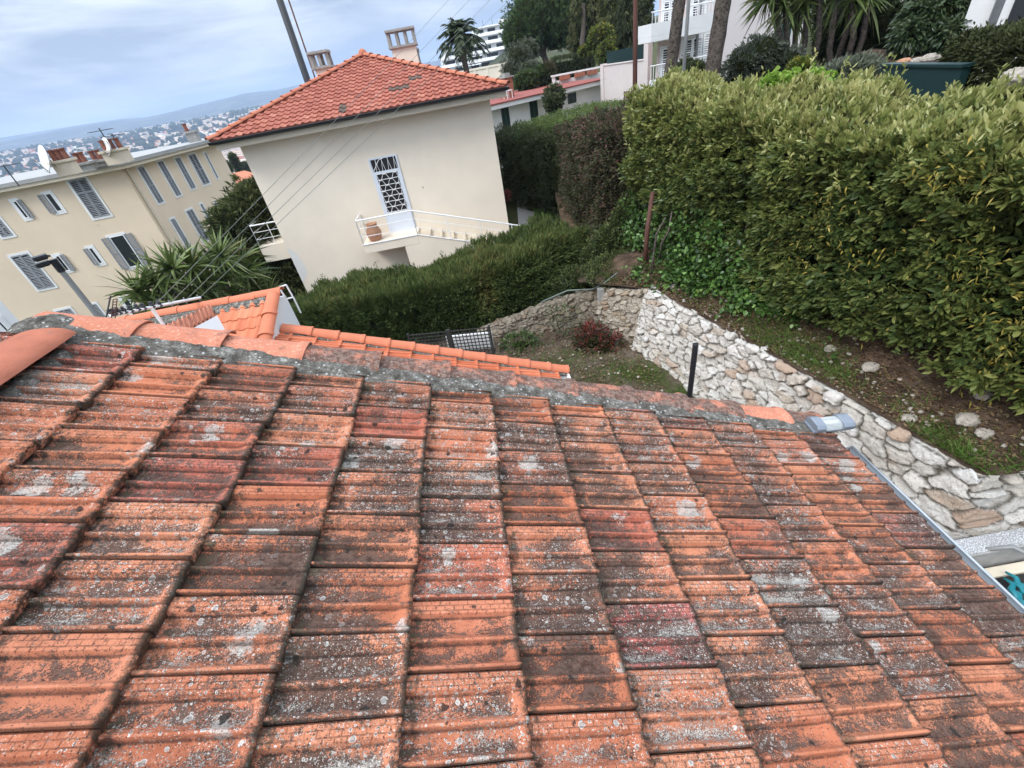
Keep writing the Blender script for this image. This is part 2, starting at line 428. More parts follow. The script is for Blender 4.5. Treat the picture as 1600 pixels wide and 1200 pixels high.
# cross-section of a tile, from its far edge to the lip nearest to us: (position, height)
PROF = [(.0, .002), (.0045, .004), (.0055, .0185), (.009, .0205), (.030, .0220), (.050, .0215), (.053, .0190), (.0545, .0125), (.060, .0090), (.075, .0080), (.095, .0085), (.110, .0110), (.119, .0145),
        (.125, .0200), (.129, .0212), (.134, .0205), (.136, .0185), (.1375, .0115), (.144, .0080), (.158, .0075), (.176, .0085), (.190, .0115), (.199, .0165), (.204, .0220), (.2075, .0245), (.213, .0250), (.2165, .0235), (.2175, .020), (.2175, .009)]
TS = [-.09, 0., .06, .12, .25, .4, .55, .68, .78, .85, .89, .92, .945, .963, .977, .988, .996, 1.0]
def tile_field(name, us, vlo, vhi, phase, fr, parent, mat, rg, jitter=.85, tilt=.025, extra=None):
    pw = np.array([p[0] for p in PROF]); ph = np.array([p[1] for p in PROF]) * 1.3; ph = .0185 + (ph - .0185) * 1.6
    ts = np.array(TS); nu, nv = len(ts) + 2, len(pw)
    tro_p = np.clip((.0200 - ph) / .010, 0, 1) * (pw > .05) * np.interp(pw / TW, [0, .25, .40, .52, .58, .64, .76, .88, 1], [.0, .1, .55, 1, 1, .1, .6, 1, 1])
    V = []; CO = []; TI = []; PR = []; LO = []; FC = []; n = 0
    for j, un in us:
        ph0 = phase(j); k0 = math.floor((vlo - ph0) / TW)
        v0 = ph0 + k0 * TW
        while v0 < vhi:
            far = v0 + TW
            if far > vlo and v0 < vhi:
                du, dz, dv, dr, dtl = rg.normal(0, 1, 5) * np.array([.0035, .0018, .0012, .006, .0035]) * jitter
                T = np.concatenate([ts, [1.0, .985]]); uu = un - TP + TP * T + du; T = np.maximum(T, 0)
                drop = np.zeros(nu); drop[len(ts) - 5:len(ts)] = [.0004, .0012, .0026, .0048, .0085]
                capf = np.clip((T - .845) / .09, 0, 1); capf = capf * capf * (3 - 2 * capf)
                prof = ph[None, :] + capf[:, None] * np.clip(.0230 - ph, 0, .03)[None, :] * (pw > .054)[None, :] * (pw < .2)[None, :]
                Z = prof + (tilt + dtl) * T[:, None] + .002 + dz - drop[:, None]
                Z[len(ts)] = (tilt + dtl) - .004 + dz; Z[len(ts) + 1] = (tilt + dtl) - .006 + dz
                vv = (far - pw + dv)[None, :] + (T[:, None] - .5) * dr * .6
                vv = np.minimum(vv, vhi)
                vv = np.broadcast_to(vv, Z.shape); uu2 = np.broadcast_to(uu[:, None], Z.shape)
                P = fr.o + uu2[..., None] * fr.m[0] + vv[..., None] * fr.m[1] + Z[..., None] * fr.m[2]
                V.append(P.reshape(-1, 3)); FC.append(grid_faces(nu, nv, n)); n += nu * nv
                off = rg.uniform(0, 9, 2)
                CO.append(np.stack([uu2 + off[0], vv + off[1], Z * 1.0 + rg.uniform(0, 5)], -1).reshape(-1, 3))
                LO.append(np.stack([uu2 - un + TP, np.broadcast_to(pw[None, :], Z.shape) + .0085, Z * 0], -1).reshape(-1, 3))
                hue = rg.choice([rg.uniform(0, .6), rg.uniform(.6, .8), rg.uniform(.84, 1)], p=[.82, .14, .04])
                tl = np.array([hue, np.clip(rg.normal(.47, .26), 0, 1), np.clip(rg.normal(.5, .26), 0, 1), 1.0])
                if extra: tl = extra(un, v0, tl)
                TI.append(np.tile(tl, (nu * nv, 1)))
                tr2 = np.broadcast_to(tro_p[None, :], Z.shape) * (1 - capf[:, None])
                PR.append(np.stack([np.broadcast_to((pw / TW)[None, :], Z.shape), np.broadcast_to(T[:, None], Z.shape), tr2, Z * 0 + 1], -1).reshape(-1, 4))
            v0 += TW
    me = np_mesh(name, np.concatenate(V), [np.concatenate(FC)], {'co': ('FLOAT_VECTOR', np.concatenate(CO)), 'loc': ('FLOAT_VECTOR', np.concatenate(LO)), 'tile': ('FLOAT_COLOR', np.concatenate(TI)), 'prof': ('FLOAT_COLOR', np.concatenate(PR))}, smooth=True)
    try: me.set_sharp_from_angle(angle=math.radians(38))
    except Exception: pass
    return link(name, me, mat, parent)

house = thing('tiled_house', 'house whose old lichen-stained orange tile roof fills the foreground, sloping down to the right', 'house', (0, 0, -5.2))
rg = np.random.default_rng(21)
VERGE = 1.985
def old_extra(un, v0, tl):      # the lower right of the roof is darker and more evenly overgrown, the upper left cleaner
    tl = tl.copy()
    x = (un + 1.3) / 4.1
    tl[2] = np.clip(tl[2] + .30 * (x - .45) + .05, 0, 1); tl[1] = np.clip(tl[1] - .12 * max(0, x - .6), 0, 1)
    return tl
tile_field('roof_tiles', [(j, -.611 + TP * j) for j in range(-3, 11)], -2.4, VERGE, lambda j: TW * (.11 if j % 2 == 0 else .62), ROOF, house, M['oldtile'], rg, extra=old_extra)

# roof boarding, other slope, walls
b = MB()
b.box((-1.7, 2.80), (-2.4, 1.97), (-.05, -.012), ROOF); b.build('roof_deck', M['concrete'], house)
RIDGE_P = ROOF(-1.66, 0, 0)
b = MB(); zr = RIDGE_P[2]; xr = RIDGE_P[0]
b.add([(xr - .02, -2.4, zr - .03), (xr - .02, 2.0, zr - .03), (xr - 3.6, 2.0, zr - 1.47), (xr - 3.6, -2.4, zr - 1.47),
       (xr - .02, -2.4, zr - .09), (xr - .02, 2.0, zr - .09), (xr - 3.6, 2.0, zr - 1.53), (xr - 3.6, -2.4, zr - 1.53)],
      [(0, 1, 2, 3), (7, 6, 5, 4), (0, 4, 5, 1), (1, 5, 6, 2), (2, 6, 7, 3), (3, 7, 4, 0)])
b.build('rear_roof_slope', M['brick'], house)
b = MB(); b.prism([(-5.4, -5.4), (2.0, -5.4), (2.0, -2.47), (xr, zr - .12), (-5.4, -2.4)], -2.3, 1.86, axis='y'); b.build('wall', M['cream'], house)

# mortar band of the verge: a lumpy strip of cement
def rough_strip(name, a0, a1, sec, fr, parent, mat, amp=.008, step=.012, seed=0):
    """sec: list of (b, c); swept along a with lumps"""
    A = np.arange(a0, a1, step); S = np.array(sec)
    d = np.concatenate([[0], np.cumsum(np.linalg.norm(np.diff(S, axis=0), axis=1))]); m = max(10, int(d[-1] / .011))
    q = np.linspace(0, d[-1], m); B = np.interp(q, d, S[:, 0]); Cc = np.interp(q, d, S[:, 1])
    AA, BB = np.meshgrid(A, B, indexing='ij'); CC = np.broadcast_to(Cc, AA.shape)
    P = np.stack([AA, BB, CC], -1)
    l1 = lump(P, 24, seed); l2 = lump(P, 75, seed + 3)
    fade = np.minimum(1, np.minimum(np.arange(m), m - 1 - np.arange(m)) / 2.)[None, :]
    P[..., 1] += fade * amp * .9 * l1; P[..., 2] += amp * l1 + .5 * amp * l2 + amp * .9 * lump(P, 7, seed + 5)
    Wd = fr.o + P @ fr.m
    me = np_mesh(name, Wd.reshape(-1, 3), [grid_faces(len(A), m)], smooth=True)
    return link(name, me, mat, parent)
def mortar_material():
    t = NT('lichen_stained_mortar')
    n = t.noise(16, 6, .7); f = t.noise(110, 5, .75)
    s_ = t.math('ADD', t.math('MULTIPLY', n, .8), t.math('MULTIPLY', f, .6))
    col = t.ramp(s_, [(.45, (.022, .020, .016)), (.60, (.070, .064, .052)), (.74, (.16, .148, .128)), (.90, (.44, .42, .375))])
    d = t.vor(55); c = t.sepc(t.vor(55, out='Color'))
    on = t.math('MULTIPLY', t.step(d, t.math('MULTIPLY_ADD', c[0], .3, .16), t.math('MULTIPLY_ADD', c[0], .3, .06)), t.math('LESS_THAN', c[1], .3))
    col = t.mix(t.math('MULTIPLY', on, .8), col, (.56, .56, .53))
    t.color(col); t.rough(.95); t.spec(.2); t.bump(t.math('ADD', f, n), .9, .012)
    return t.m
M['mortar'] = mortar_material()
def cover_material(name, light):
    t = NT(name)
    base = t.ramp(t.noise(5, 4, .6), [(.3, (.44, .155, .092)), (.7, (.52, .205, .128))])
    pale = t.step(t.noise(60, 5, .75), .5, .66, 0, .6); base = t.mix(pale, base, (.66, .40, .28))
    g = t.math('ADD', t.math('MULTIPLY', t.noise(9, 5, .65), .9), t.math('MULTIPLY', t.noise(120, 4, .75), .6))
    col = t.mix(t.step(g, light, light + .14, 0, .88), base, t.mix(t.step(t.noise(40, 4, .7), .42, .6), (.05, .04, .034), (.16, .13, .11)))
    d = t.vor(60); c = t.sepc(t.vor(60, out='Color'))
    on = t.math('MULTIPLY', t.step(t.math('ADD', d, t.math('MULTIPLY', t.noise(200, 3, .7), .3)), t.math('MULTIPLY_ADD', c[0], .3, .2), t.math('MULTIPLY_ADD', c[0], .3, .05)), t.math('LESS_THAN', c[1], .3)); col = t.mix(t.math('MULTIPLY', on, .6), col, (.52, .47, .41))
    t.color(col); t.rough(.9); t.spec(.2); t.bump(t.noise(140, 4, .7), .6, .006)
    return t.m
M['cover_old'] = cover_material('weathered_cover_tile', .60)
M['cover_clean'] = cover_material('clean_cover_tile', .80)

rough_strip('mortar_band', -1.80, 2.70, [(VERGE - .035, .022), (VERGE - .012, .044), (VERGE + .03, .052), (VERGE + .07, .058), (VERGE + .11, .050), (VERGE + .13, .0)], ROOF, house, M['mortar'], .008, seed=1)

def cover_tile(name, L, r, flat, fr, parent, mat, lip=.012, thick=.014, seed=0, half=1.45, rr=None):
    """half-round cover tile along a, centred on b=0, resting on c=0, its lower end at a=L with a raised rim"""
    rr = rr or np.random.default_rng(seed)
    A = np.array([0, .03, .12, .25, .4, .55, .7, .82, .88, .90, .92, .94, .97, 1.0]) * L
    rad = np.array([0, 0, 0, 0, 0, 0, 0, 0, .15, .7, 1, 1, .9, .75]) * lip + r * (1 + .10 * A / L)
    TH = np.linspace(-half, half, 17)
    def surf(dr):
        p = np.zeros((len(A), len(TH), 3))
        p[..., 0] = A[:, None]; p[..., 1] = (rad[:, None] + dr) * np.sin(TH)[None, :]
        p[..., 2] = (rad[:, None] + dr) * np.cos(TH)[None, :] * flat + .0
        p[..., 1:] += (.0016 * lump(p, 18, seed))[..., None]
        return p
    o = surf(0); i = surf(-thick)
    na, nt = len(A), len(TH)
    V = np.concatenate([o.reshape(-1, 3), i.reshape(-1, 3)]); k = na * nt
    f = [grid_faces(na, nt), grid_faces(na, nt, k)[:, ::-1]]
    e1 = np.array([(j, j + 1, k + j + 1, k + j) for j in range(nt - 1)]); b0 = (na - 1) * nt
    e2 = np.array([(b0 + j + 1, b0 + j, k + b0 + j, k + b0 + j + 1) for j in range(nt - 1)])
    e3 = np.array([(j * nt, k + j * nt, k + (j + 1) * nt, (j + 1) * nt) for j in range(na - 1)])
    e4 = np.array([((j + 1) * nt + nt - 1, k + (j + 1) * nt + nt - 1, k + j * nt + nt - 1, j * nt + nt - 1) for j in range(na - 1)])
    Wd = fr.o + V @ fr.m
    me = np_mesh(name, Wd, f + [e1, e2, e3, e4], smooth=True)
    try: me.set_sharp_from_angle(angle=math.radians(45))
    except Exception: pass
    return link(name, me, mat, parent)
# verge covers, each lapping the one below it
rv = np.random.default_rng(5); a = -1.84; k = 0
while a < 2.72:
    L = .445; c0 = .012 + rv.normal(0, .004)
    fr = Fr(ROOF(a, VERGE + .165 + rv.normal(0, .004), c0), ROOF.m[0] + .028 * ROOF.m[2] + rv.normal(0, .01) * ROOF.m[1], ROOF.m[1], ROOF.m[2])
    fr.m[2] = np.cross(fr.m[0], fr.m[1])
    cover_tile('verge_tile', min(L, 2.86 - a), .096, .50, fr, house, M['cover_clean'] if k in (0, 1, 2, 10) else M['cover_old'], lip=.016, seed=k)
    a += .395; k += 1
M['ridge_clay'] = pm('smooth_ridge_clay', (.36, .125, .075), .22, 9, .88, .3, 120, ((.26, .12, .085), .57), spec=.2)
# ridge covers coming towards the camera
for k in range(9):
    y1 = 1.99 - k * .47
    fr = Fr(ROOF(-1.725, y1, .018 + .006 * (k % 2)), -RE + .012 * np.array([0, 0, 1]), np.array([1., 0, 0]), (0, 0, 1))
    fr.m[2] = np.array([0, 0, 1.])
    cover_tile('ridge_tile', .50, .172, .36, fr, house, M['ridge_clay'], lip=.008, seed=40 + k)
rough_strip('ridge_mortar', -2.3, 1.97, [(-1.66, -.02), (-1.62, .03), (-1.585, .040), (-1.545, .012)], Fr(ROOF.o, ROOF.m[1], ROOF.m[0], ROOF.m[2]), house, M['mortar'], .006, seed=4)
# lump of mortar closing the corner of ridge and verge
me = bpy.data.meshes.new('corner_mortar'); U_, V_ = np.meshgrid(np.linspace(0, 2 * math.pi, 40), np.linspace(0, math.pi / 2, 18), indexing='ij')
P = np.stack([.20 * np.cos(U_) * np.sin(V_), .15 * np.sin(U_) * np.sin(V_), .13 * np.cos(V_)], -1); P *= (1 + .10 * lump(P, 9, 2) + .05 * lump(P, 30, 3))[..., None]
Wd = P.reshape(-1, 3) + ROOF(-1.80, 2.10, -.06)
link('corner_mortar', np_mesh('corner_mortar', Wd, [grid_faces(40, 18)], smooth=True), M['mortar'], house)
# gutter under the eave and its hooks
b = MB(); n = 12; gp = []
for k in range(n + 1):
    th = math.pi * k / n; gp.append((-.058 * math.cos(th), -.058 * math.sin(th)))
gfr = Fr(ROOF(2.865, 0, -.012), (1, 0, 0), RE, (0, 0, 1))
rows = [[gfr(p[0] + .058 - .03, y, p[1]) for p in gp] for y in np.linspace(-2.4, 1.92, 24)]; b.grid(rows)
rows2 = [[gfr(p[0] * .95 + .058 - .03, y, p[1] * .95) for p in gp[::-1]] for y in np.linspace(-2.4, 1.92, 24)]; b.grid(rows2)
b.tube([gfr(.088, y, .003) for y in np.linspace(-2.4, 1.92, 12)], .0085, 8)
b.prism([(p[0] + .028, p[1]) for p in gp], 1.918, 1.926, gfr, 'y')
b.build('gutter', M['zinc'], house, smooth=True)

# lamp lying on the corner of the roof
lamp = thing('floodlight', 'small grey metal floodlight with ribbed glass at the old roof corner', 'lamp', tuple(ROOF(2.78, 2.1, .05)))
lf = Fr(ROOF(2.63, 2.02, .075), unit(RS + .22 * np.array([0, 0, 1]) + .05 * RE), unit(RE + .12 * np.array([0, 0, 1])), (0, 0, 1)); lf.m[2] = np.cross(lf.m[0], lf.m[1]); lf.m = lf.m * .74; lf.m[2] *= .75
b = MB(); b.box((0, .36), (-.075, .075), (-.03, .0), lf); b.build('base_plate', M['lampmetal'], lamp, bevel=.004)
for a0, a1, dz in ((.0, .105, .055), (.285, .40, .05)):
    b = MB(); sl = .4 if a0 == 0 else -.35
    pl = [(-.085, -.01), (-.085, .05), (-.05, .085), (.05, .085), (.085, .05), (.085, -.01)]
    vs = [lf(a0 + (.012 if a0 == 0 else 0), y, z) for y, z in pl] + [lf(a1, y, z) for y, z in pl]
    b.add(vs, [tuple(range(6))[::-1], tuple(range(6, 12))] + [(i, (i + 1) % 6, 6 + (i + 1) % 6, 6 + i) for i in range(6)]); b.build('end_cap', M['lampmetal'], lamp, bevel=.006)
b = MB()
pts = []
for k in range(33):
    th = -1.5 + 3.0 * k / 32; r = .074 + (.004 if k % 2 else 0); pts.append([lf(a_, r * math.sin(th), r * math.cos(th) * .95) for a_ in (.106, .284)])
b.grid(pts)
tg = NT('ribbed_lamp_glass'); tg.color((.55, .58, .56)); tg.rough(.18); tg.p.inputs['Alpha'].default_value = .55; M['lampglass'] = tg.m
b.build('ribbed_glass', M['lampglass'], lamp, smooth=False)
b = MB(); b.tube([lf(.12, 0, .035), lf(.27, 0, .035)], .014, 8); b.build('bulb', M['white_paint'], lamp)

# ------------------------------------------------------------------ the ground, one sheet out to the far ridges
def sst(x, a, b):
    t = np.clip((x - a) / (b - a), 0, 1); return t * t * (3 - 2 * t)
_RL = [0, 9, 14, 25, 40, 100, 170, 250, 500, 900, 1200, 1800, 2300, 2700, 3300, 4200, 5200, 6200, 7500]
_ZL = [-6, -6, -6.2, -9.5, -12.5, -21, -27, -38, -60, -72, -62, -34, -8, 4, -14, -8, 60, 40, 0]
_ZR = [-6, -6, -5.9, -5.2, -4.2, -1.0, 1.5, 5, 14, 22, 26, 14, 0, 0, -14, -8, 60, 40, 0]
_MA = [-180, -60, -48, -40, -35, -31.2, -30.8, -27, -24, -21, -18, -14, -8, 0, 20, 60, 180]
_ME = [.015, .015, .0165, .0185, .021, .0205, .0175, .0205, .0235, .0262, .0235, .0255, .0235, .024, .02, .015, .015]
def ground_z(x, y):
    x = np.asarray(x, float); y = np.asarray(y, float)
    r = np.hypot(x, y); az = np.degrees(np.arctan2(x, y))
    wr = sst(az, -9, 7) * (1 - sst(az, 120, 160))
    zl = np.interp(r, _RL, _ZL); zr = np.interp(r, _RL, _ZR)
    zr = zr + sst(az, 14, 26) * sst(r, 12, 18) * (1 - sst(r, 40, 80)) * 2.6
    z = zl * (1 - wr) + zr * wr
    P = np.stack([x, y, 0 * x], -1)
    z = z + sst(r, 400, 1500) * (1 - sst(r, 3300, 4200)) * (7 * lump(P, .0021, 1) + 4 * lump(P, .006, 2))
    me_ = np.interp(az, _MA, _ME)
    crest = me_ * 5200 + 16 * lump(P * np.array([1, 1, 0]), .0016, 4) * .35
    m = sst(r, 3900, 5200) * (1 - sst(r, 5300, 6300) * .7)
    z = z * (1 - m) + (crest - 8 * np.abs(lump(P, .004, 5)) * (r < 5150)) * m
    # farther, paler range seen over the left half
    m2 = sst(r, 5700, 6300) * (1 - sst(r, 6400, 7200) * .8)
    far_c = (.0215 + .002 * np.sin(np.radians(az * 6))) * 6300 * sst(-az, 20, 33)
    z = np.where(r > 5600, np.maximum(z * (1 - m2), far_c * m2), z)
    return z
AZ = np.concatenate([np.arange(-180, -60, 6), np.arange(-60, -10, .35), np.arange(-10, 60, 1.0), np.arange(60, 181, 6)])
RR = np.concatenate([[0.5, 3, 6, 9, 11], np.geomspace(13, 300, 40), np.geomspace(320, 7500, 90)])
A_, R_ = np.meshgrid(np.radians(AZ), RR, indexing='ij')
GX, GY = R_ * np.sin(A_), R_ * np.cos(A_)
GZ = ground_z(GX, GY)
t = NT('ground_cover')
gp_ = t.new('ShaderNodeNewGeometry').outputs['Position']
near = t.ramp(t.noise(.9, 6, .7, gp_), [(.3, (.05, .045, .025)), (.5, (.06, .07, .025)), (.7, (.10, .085, .055))])
far = t.ramp(t.noise(.009, 8, .72, gp_), [(.32, (.022, .032, .020)), (.5, (.05, .058, .034)), (.62, (.13, .12, .09)), (.75, (.045, .055, .03))])
dl = t.new('ShaderNodeVectorMath', operation='LENGTH'); t.l.new(gp_, dl.inputs[0])
t.color(t.mix(t.step(dl.outputs['Value'], 60, 200), near, far)); t.rough(1.0); t.spec(.1)
gnd = link('ground', np_mesh('ground', np.stack([GX, GY, GZ], -1).reshape(-1, 3), [grid_faces(len(AZ), len(RR))[:, ::-1]], smooth=True), t.m)
tag(gnd, 'hillside ground falling to the valley and rising to hazy far ridges', 'ground', kind='structure')

# ------------------------------------------------------------------ far town: each of the nearest 300 houses an object, the rest one mass
rt = np.random.default_rng(11)
M['town_wall'] = pm('town_wall', (.62, .56, .47), .1, .3, .9, 0)
M['town_white'] = pm('town_white_wall', (.74, .72, .68), .08, .3, .9, 0)
M['town_roof'] = pm('town_roof', (.40, .15, .085), .2, .3, .9, 0)
M['town_mix'] = None
t = NT('town_house'); tn = t.attr('tone')
t.color(t.ramp(tn, [(.0, (.80, .77, .72)), (.2, (.70, .60, .46)), (.36, (.62, .50, .40)), (.45, (.60, .58, .56)), (.5, (.05, .05, .055)), (.51, (.40, .15, .085)), (.75, (.46, .19, .11)), (.9, (.34, .15, .10)), (1, (.42, .37, .33))], 'CONSTANT')); t.rough(.95); t.spec(.1); M['town_mix'] = t.m
def town_house(w, d, h, roof, tw, tr, block):
    """walls with rows of dark windows, and a hipped or flat roof; tones drive the colour"""
    V = []; Fq = []; Ft = []; T = []
    def add(vs, fs, tone):
        n = len(V); V.extend(vs); T.extend([tone] * len(vs))
        for f in fs: (Fq if len(f) == 4 else Ft).append([n + i for i in f])
    add([(-w, -d, -14), (w, -d, -14), (w, d, -14), (-w, d, -14), (-w, -d, h), (w, -d, h), (w, d, h), (-w, d, h)], [(0, 1, 5, 4), (1, 2, 6, 5), (2, 3, 7, 6), (3, 0, 4, 7), (4, 5, 6, 7)], tw)
    o = .5; e_ = h + .02
    if block:
        add([(-w, -d, e_), (w, -d, e_), (w, d, e_), (-w, d, e_), (-w, -d, e_ + .6), (w, -d, e_ + .6), (w, d, e_ + .6), (-w, d, e_ + .6)], [(0, 1, 5, 4), (1, 2, 6, 5), (2, 3, 7, 6), (3, 0, 4, 7), (4, 5, 6, 7)], tr)
    else:
        k = max(0, w - d) * .9
        add([(-w - o, -d - o, e_), (w + o, -d - o, e_), (w + o, d + o, e_), (-w - o, d + o, e_), (-k, 0, h + roof), (k, 0, h + roof)], [(0, 1, 5, 4), (2, 3, 4, 5)], tr)
        n = len(V); V.extend([(w + o, -d - o, e_), (w + o, d + o, e_), (k, 0, h + roof), (-w - o, d + o, e_), (-w - o, -d - o, e_), (-k, 0, h + roof)]); T.extend([tr] * 6)
        Ft.append([n, n + 1, n + 2]); Ft.append([n + 3, n + 4, n + 5])
    z = 1.0
    while z + 1.4 < h:
        for q in np.arange(-w + 1.2, w - 1.2, 2.6):
            for sg in (-1, 1):
                y = sg * (d + .04); add([(q, y, z), (q + 1.0, y, z), (q + 1.0, y, z + 1.4), (q, y, z + 1.4)], [(0, 1, 2, 3)], .5)
        z += 3.0
    return np.array(V), np.array(Fq), np.array(Ft) if Ft else None, np.array(T)
protos = []
for k in range(12):
    block = k in (2, 5, 9)
    w, d = (rt.uniform(8, 14), rt.uniform(5, 7)) if block else (rt.uniform(4.5, 8), rt.uniform(4, 5.5))
    h = rt.uniform(9, 16) if block else rt.uniform(5, 8)
    tw = rt.choice([.1, .1, .25, .4]); tr = rt.choice([.6, .6, .8, .93]) if not block else rt.choice([.1, 1.0])
    protos.append(town_house(w, d, h, rt.uniform(1.6, 2.4), tw, tr, block))
pm_ = [np_mesh('distant_house', V, [Fq] + ([Ft] if Ft is not None else []), {'tone': ('FLOAT', T)}) for V, Fq, Ft, T in protos]
for m_ in pm_: m_.materials.append(M['town_mix'])
spots = []
def town_spot(az0, az1, r0, r1, n, clump):
    k = 0; tries = 0
    while k < n and tries < n * 20:
        tries += 1
        az = rt.uniform(az0, az1); r = math.sqrt(rt.uniform(r0 * r0, r1 * r1)); a = math.radians(az)
        x, y = r * math.sin(a), r * math.cos(a)
        if clump and float(lump(np.array([[x, y, 0.]]), .005, 8)[0]) < rt.uniform(-.9, .5): continue
        spots.append((r, x, y, rt.uniform(0, math.pi), rt.integers(0, 12))); k += 1
town_spot(-27.5, -21.5, 290, 1150, 150, False)
town_spot(-50, -13, 1350, 2720, 1500, True)
spots.sort()
for i, (r, x, y, rz, k) in enumerate(spots[:300]):
    o = bpy.data.objects.new('distant_house', pm_[k]); COL.objects.link(o)
    o.location = (x, y, float(ground_z(x, y))); o.rotation_euler = (0, 0, rz); s_ = rt.uniform(.85, 1.15); o.scale = (s_, s_, s_)
    tag(o, 'small pale or red-roofed house among hundreds in the hazy far town', 'house', 'houses of the far town')
VS = []; FQ = []; FT = []; TT = []; n = 0
for r, x, y, rz, k in spots[300:]:
    V, Fq, Ft, T = protos[k]; c_, s_ = math.cos(rz), math.sin(rz)
    VS.append(V @ np.array([[c_, s_, 0], [-s_, c_, 0], [0, 0, 1]]) + np.array([x, y, float(ground_z(x, y))])); FQ.append(Fq + n)
    if Ft is not None: FT.append(Ft + n)
    TT.append(T); n += len(V)
tag(link('far_town', np_mesh('far_town', np.concatenate(VS), [np.concatenate(FQ), np.concatenate(FT)], {'tone': ('FLOAT', np.concatenate(TT))}), M['town_mix']), 'mass of tiny pale houses covering the far hillside', 'town', kind='stuff')

# trees between those houses: one far wood
M['farleaf'] = leafm('far_tree_leaves', [(.018, .03, .016), (.03, .045, .022), (.05, .06, .03)], .9, 0, .1)
_ico = bpy.data.meshes.new('tmp'); import bmesh
_bm = bmesh.new(); bmesh.ops.create_icosphere(_bm, subdivisions=1, radius=1); IV = np.array([v.co[:] for v in _bm.verts]); IF = np.array([[v.index for v in f.verts] for f in _bm.faces]); _bm.free(); bpy.data.meshes.remove(_ico)
VS = []; FS = []; TT = []; n = 0
for i in range(2600):
    if i < 260: az = rt.uniform(-28, -21); r = rt.uniform(250, 1100)
    else: az = rt.uniform(-50, -13); r = math.sqrt(rt.uniform(1250 ** 2, 2800 ** 2))
    a = math.radians(az); x, y = r * math.sin(a), r * math.cos(a); s_ = rt.uniform(3, 8) * (1.4 if i > 260 else .8)
    V = IV * s_ * np.array([1, 1, rt.uniform(.7, 1.5)]); V = V * (1 + .3 * lump(V, .5, i % 17))[:, None] + np.array([x, y, float(ground_z(x, y)) + s_ * .6])
    VS.append(V); FS.append(IF + n); n += len(V); TT.append(np.full(len(V), rt.uniform(0, 1)))
tag(link('far_wood', np_mesh('far_wood', np.concatenate(VS), [np.concatenate(FS)], {'tone': ('FLOAT', np.concatenate(TT))}), M['farleaf']), 'dark trees between the houses of the far town', 'wood', kind='stuff')

# ------------------------------------------------------------------ facades: openings with frames and shutters
class Facade:
    def __init__(s, p0, p1):
        """p0 -> p1 from left to right as we see it; frame a along, b up, c out of the wall"""
        s.p0 = np.array([p0[0], p0[1], 0.]); d = unit(np.array([p1[0] - p0[0], p1[1] - p0[1], 0])); s.L = math.hypot(p1[0] - p0[0], p1[1] - p0[1])
        n = np.cross(d, (0, 0, 1)); s.fr = Fr(s.p0, d, (0, 0, 1), n)
    def hit(s, x, y):
        d = ray(x, y); n = s.fr.m[2]; p = d * ((s.p0 @ n) / (d @ n)); q = s.fr.inv(p); return q[0], q[1]
def louvre(b, a0, a1, z0, z1, c0, fr, th=.045, rails=2, slat=.055):
    """a louvred shutter leaf: frame, rails and slats"""
    w = .055
    b.box((a0, a0 + w), (z0, z1), (c0, c0 + th), fr); b.box((a1 - w, a1), (z0, z1), (c0, c0 + th), fr)
    zs = np.linspace(z0, z1, rails + 1)
    for i, z in enumerate(zs):
        za = z - w / 2 if 0 < i < rails else (z if i == 0 else z - w)
        b.box((a0 + w, a1 - w), (za, za + w), (c0 + .001, c0 + th - .001), fr)
    z = z0 + w + .02
    while z < z1 - w - .02:
        b.add([fr(a0 + w, z, c0 + .004), fr(a1 - w, z, c0 + .004), fr(a1 - w, z - .03, c0 + th - .006), fr(a0 + w, z - .03, c0 + th - .006)], [(0, 1, 2, 3)]); z += slat
def window_part(fac, parent, a0, a1, z0, z1, mat, closed=True, left=0, right=0, band=.09, leaves=2, rails=2, gl=True, slat=.06):
    fr = fac.fr
    b = MB()
    for (x0, x1, y0, y1) in ((a0 - band, a1 + band, z1, z1 + band), (a0 - band, a1 + band, z0 - band, z0), (a0 - band, a0, z0, z1), (a1, a1 + band, z0, z1)): b.box((x0, x1), (y0, y1), (-.02, .03), fr)
    w = b.build('window', M['white'], parent)
    b = MB(); b.box((a0, a1), (z0, z1), (-.03, .004), fr); b.build('pane', M['glass'], w)
    if closed:
        b = MB(); ws = (a1 - a0) / leaves
        for k in range(leaves): louvre(b, a0 + k * ws + .01, a0 + (k + 1) * ws - .01, z0 + .01, z1 - .01, .008, fr, rails=rails, slat=slat)
        b.build('shutter', mat, w)
    else:
        b = MB(); m = (a0 + a1) / 2
        for x0, x1 in (((a0, a0 + .05), (m - .03, m + .03), (a1 - .05, a1)) if a1 - a0 > .9 else ((a0, a0 + .05), (a1 - .05, a1))): b.box((x0, x1), (z0, z1), (.005, .04), fr)
        b.box((a0, a1), (z0, z0 + .06), (.006, .042), fr); b.box((a0, a1), (z1 - .05, z1), (.006, .042), fr)
        b.build('casement', M['white_paint'], w)
        for side, wd in ((-1, left), (1, right)):
            if wd:
                b = MB(); x0, x1 = (a0 - .02 - wd, a0 - .02) if side < 0 else (a1 + .02, a1 + .02 + wd)
                louvre(b, x0, x1, z0, z1, .036, fr, rails=rails, slat=slat); b.build('shutter', mat, w)
    return w

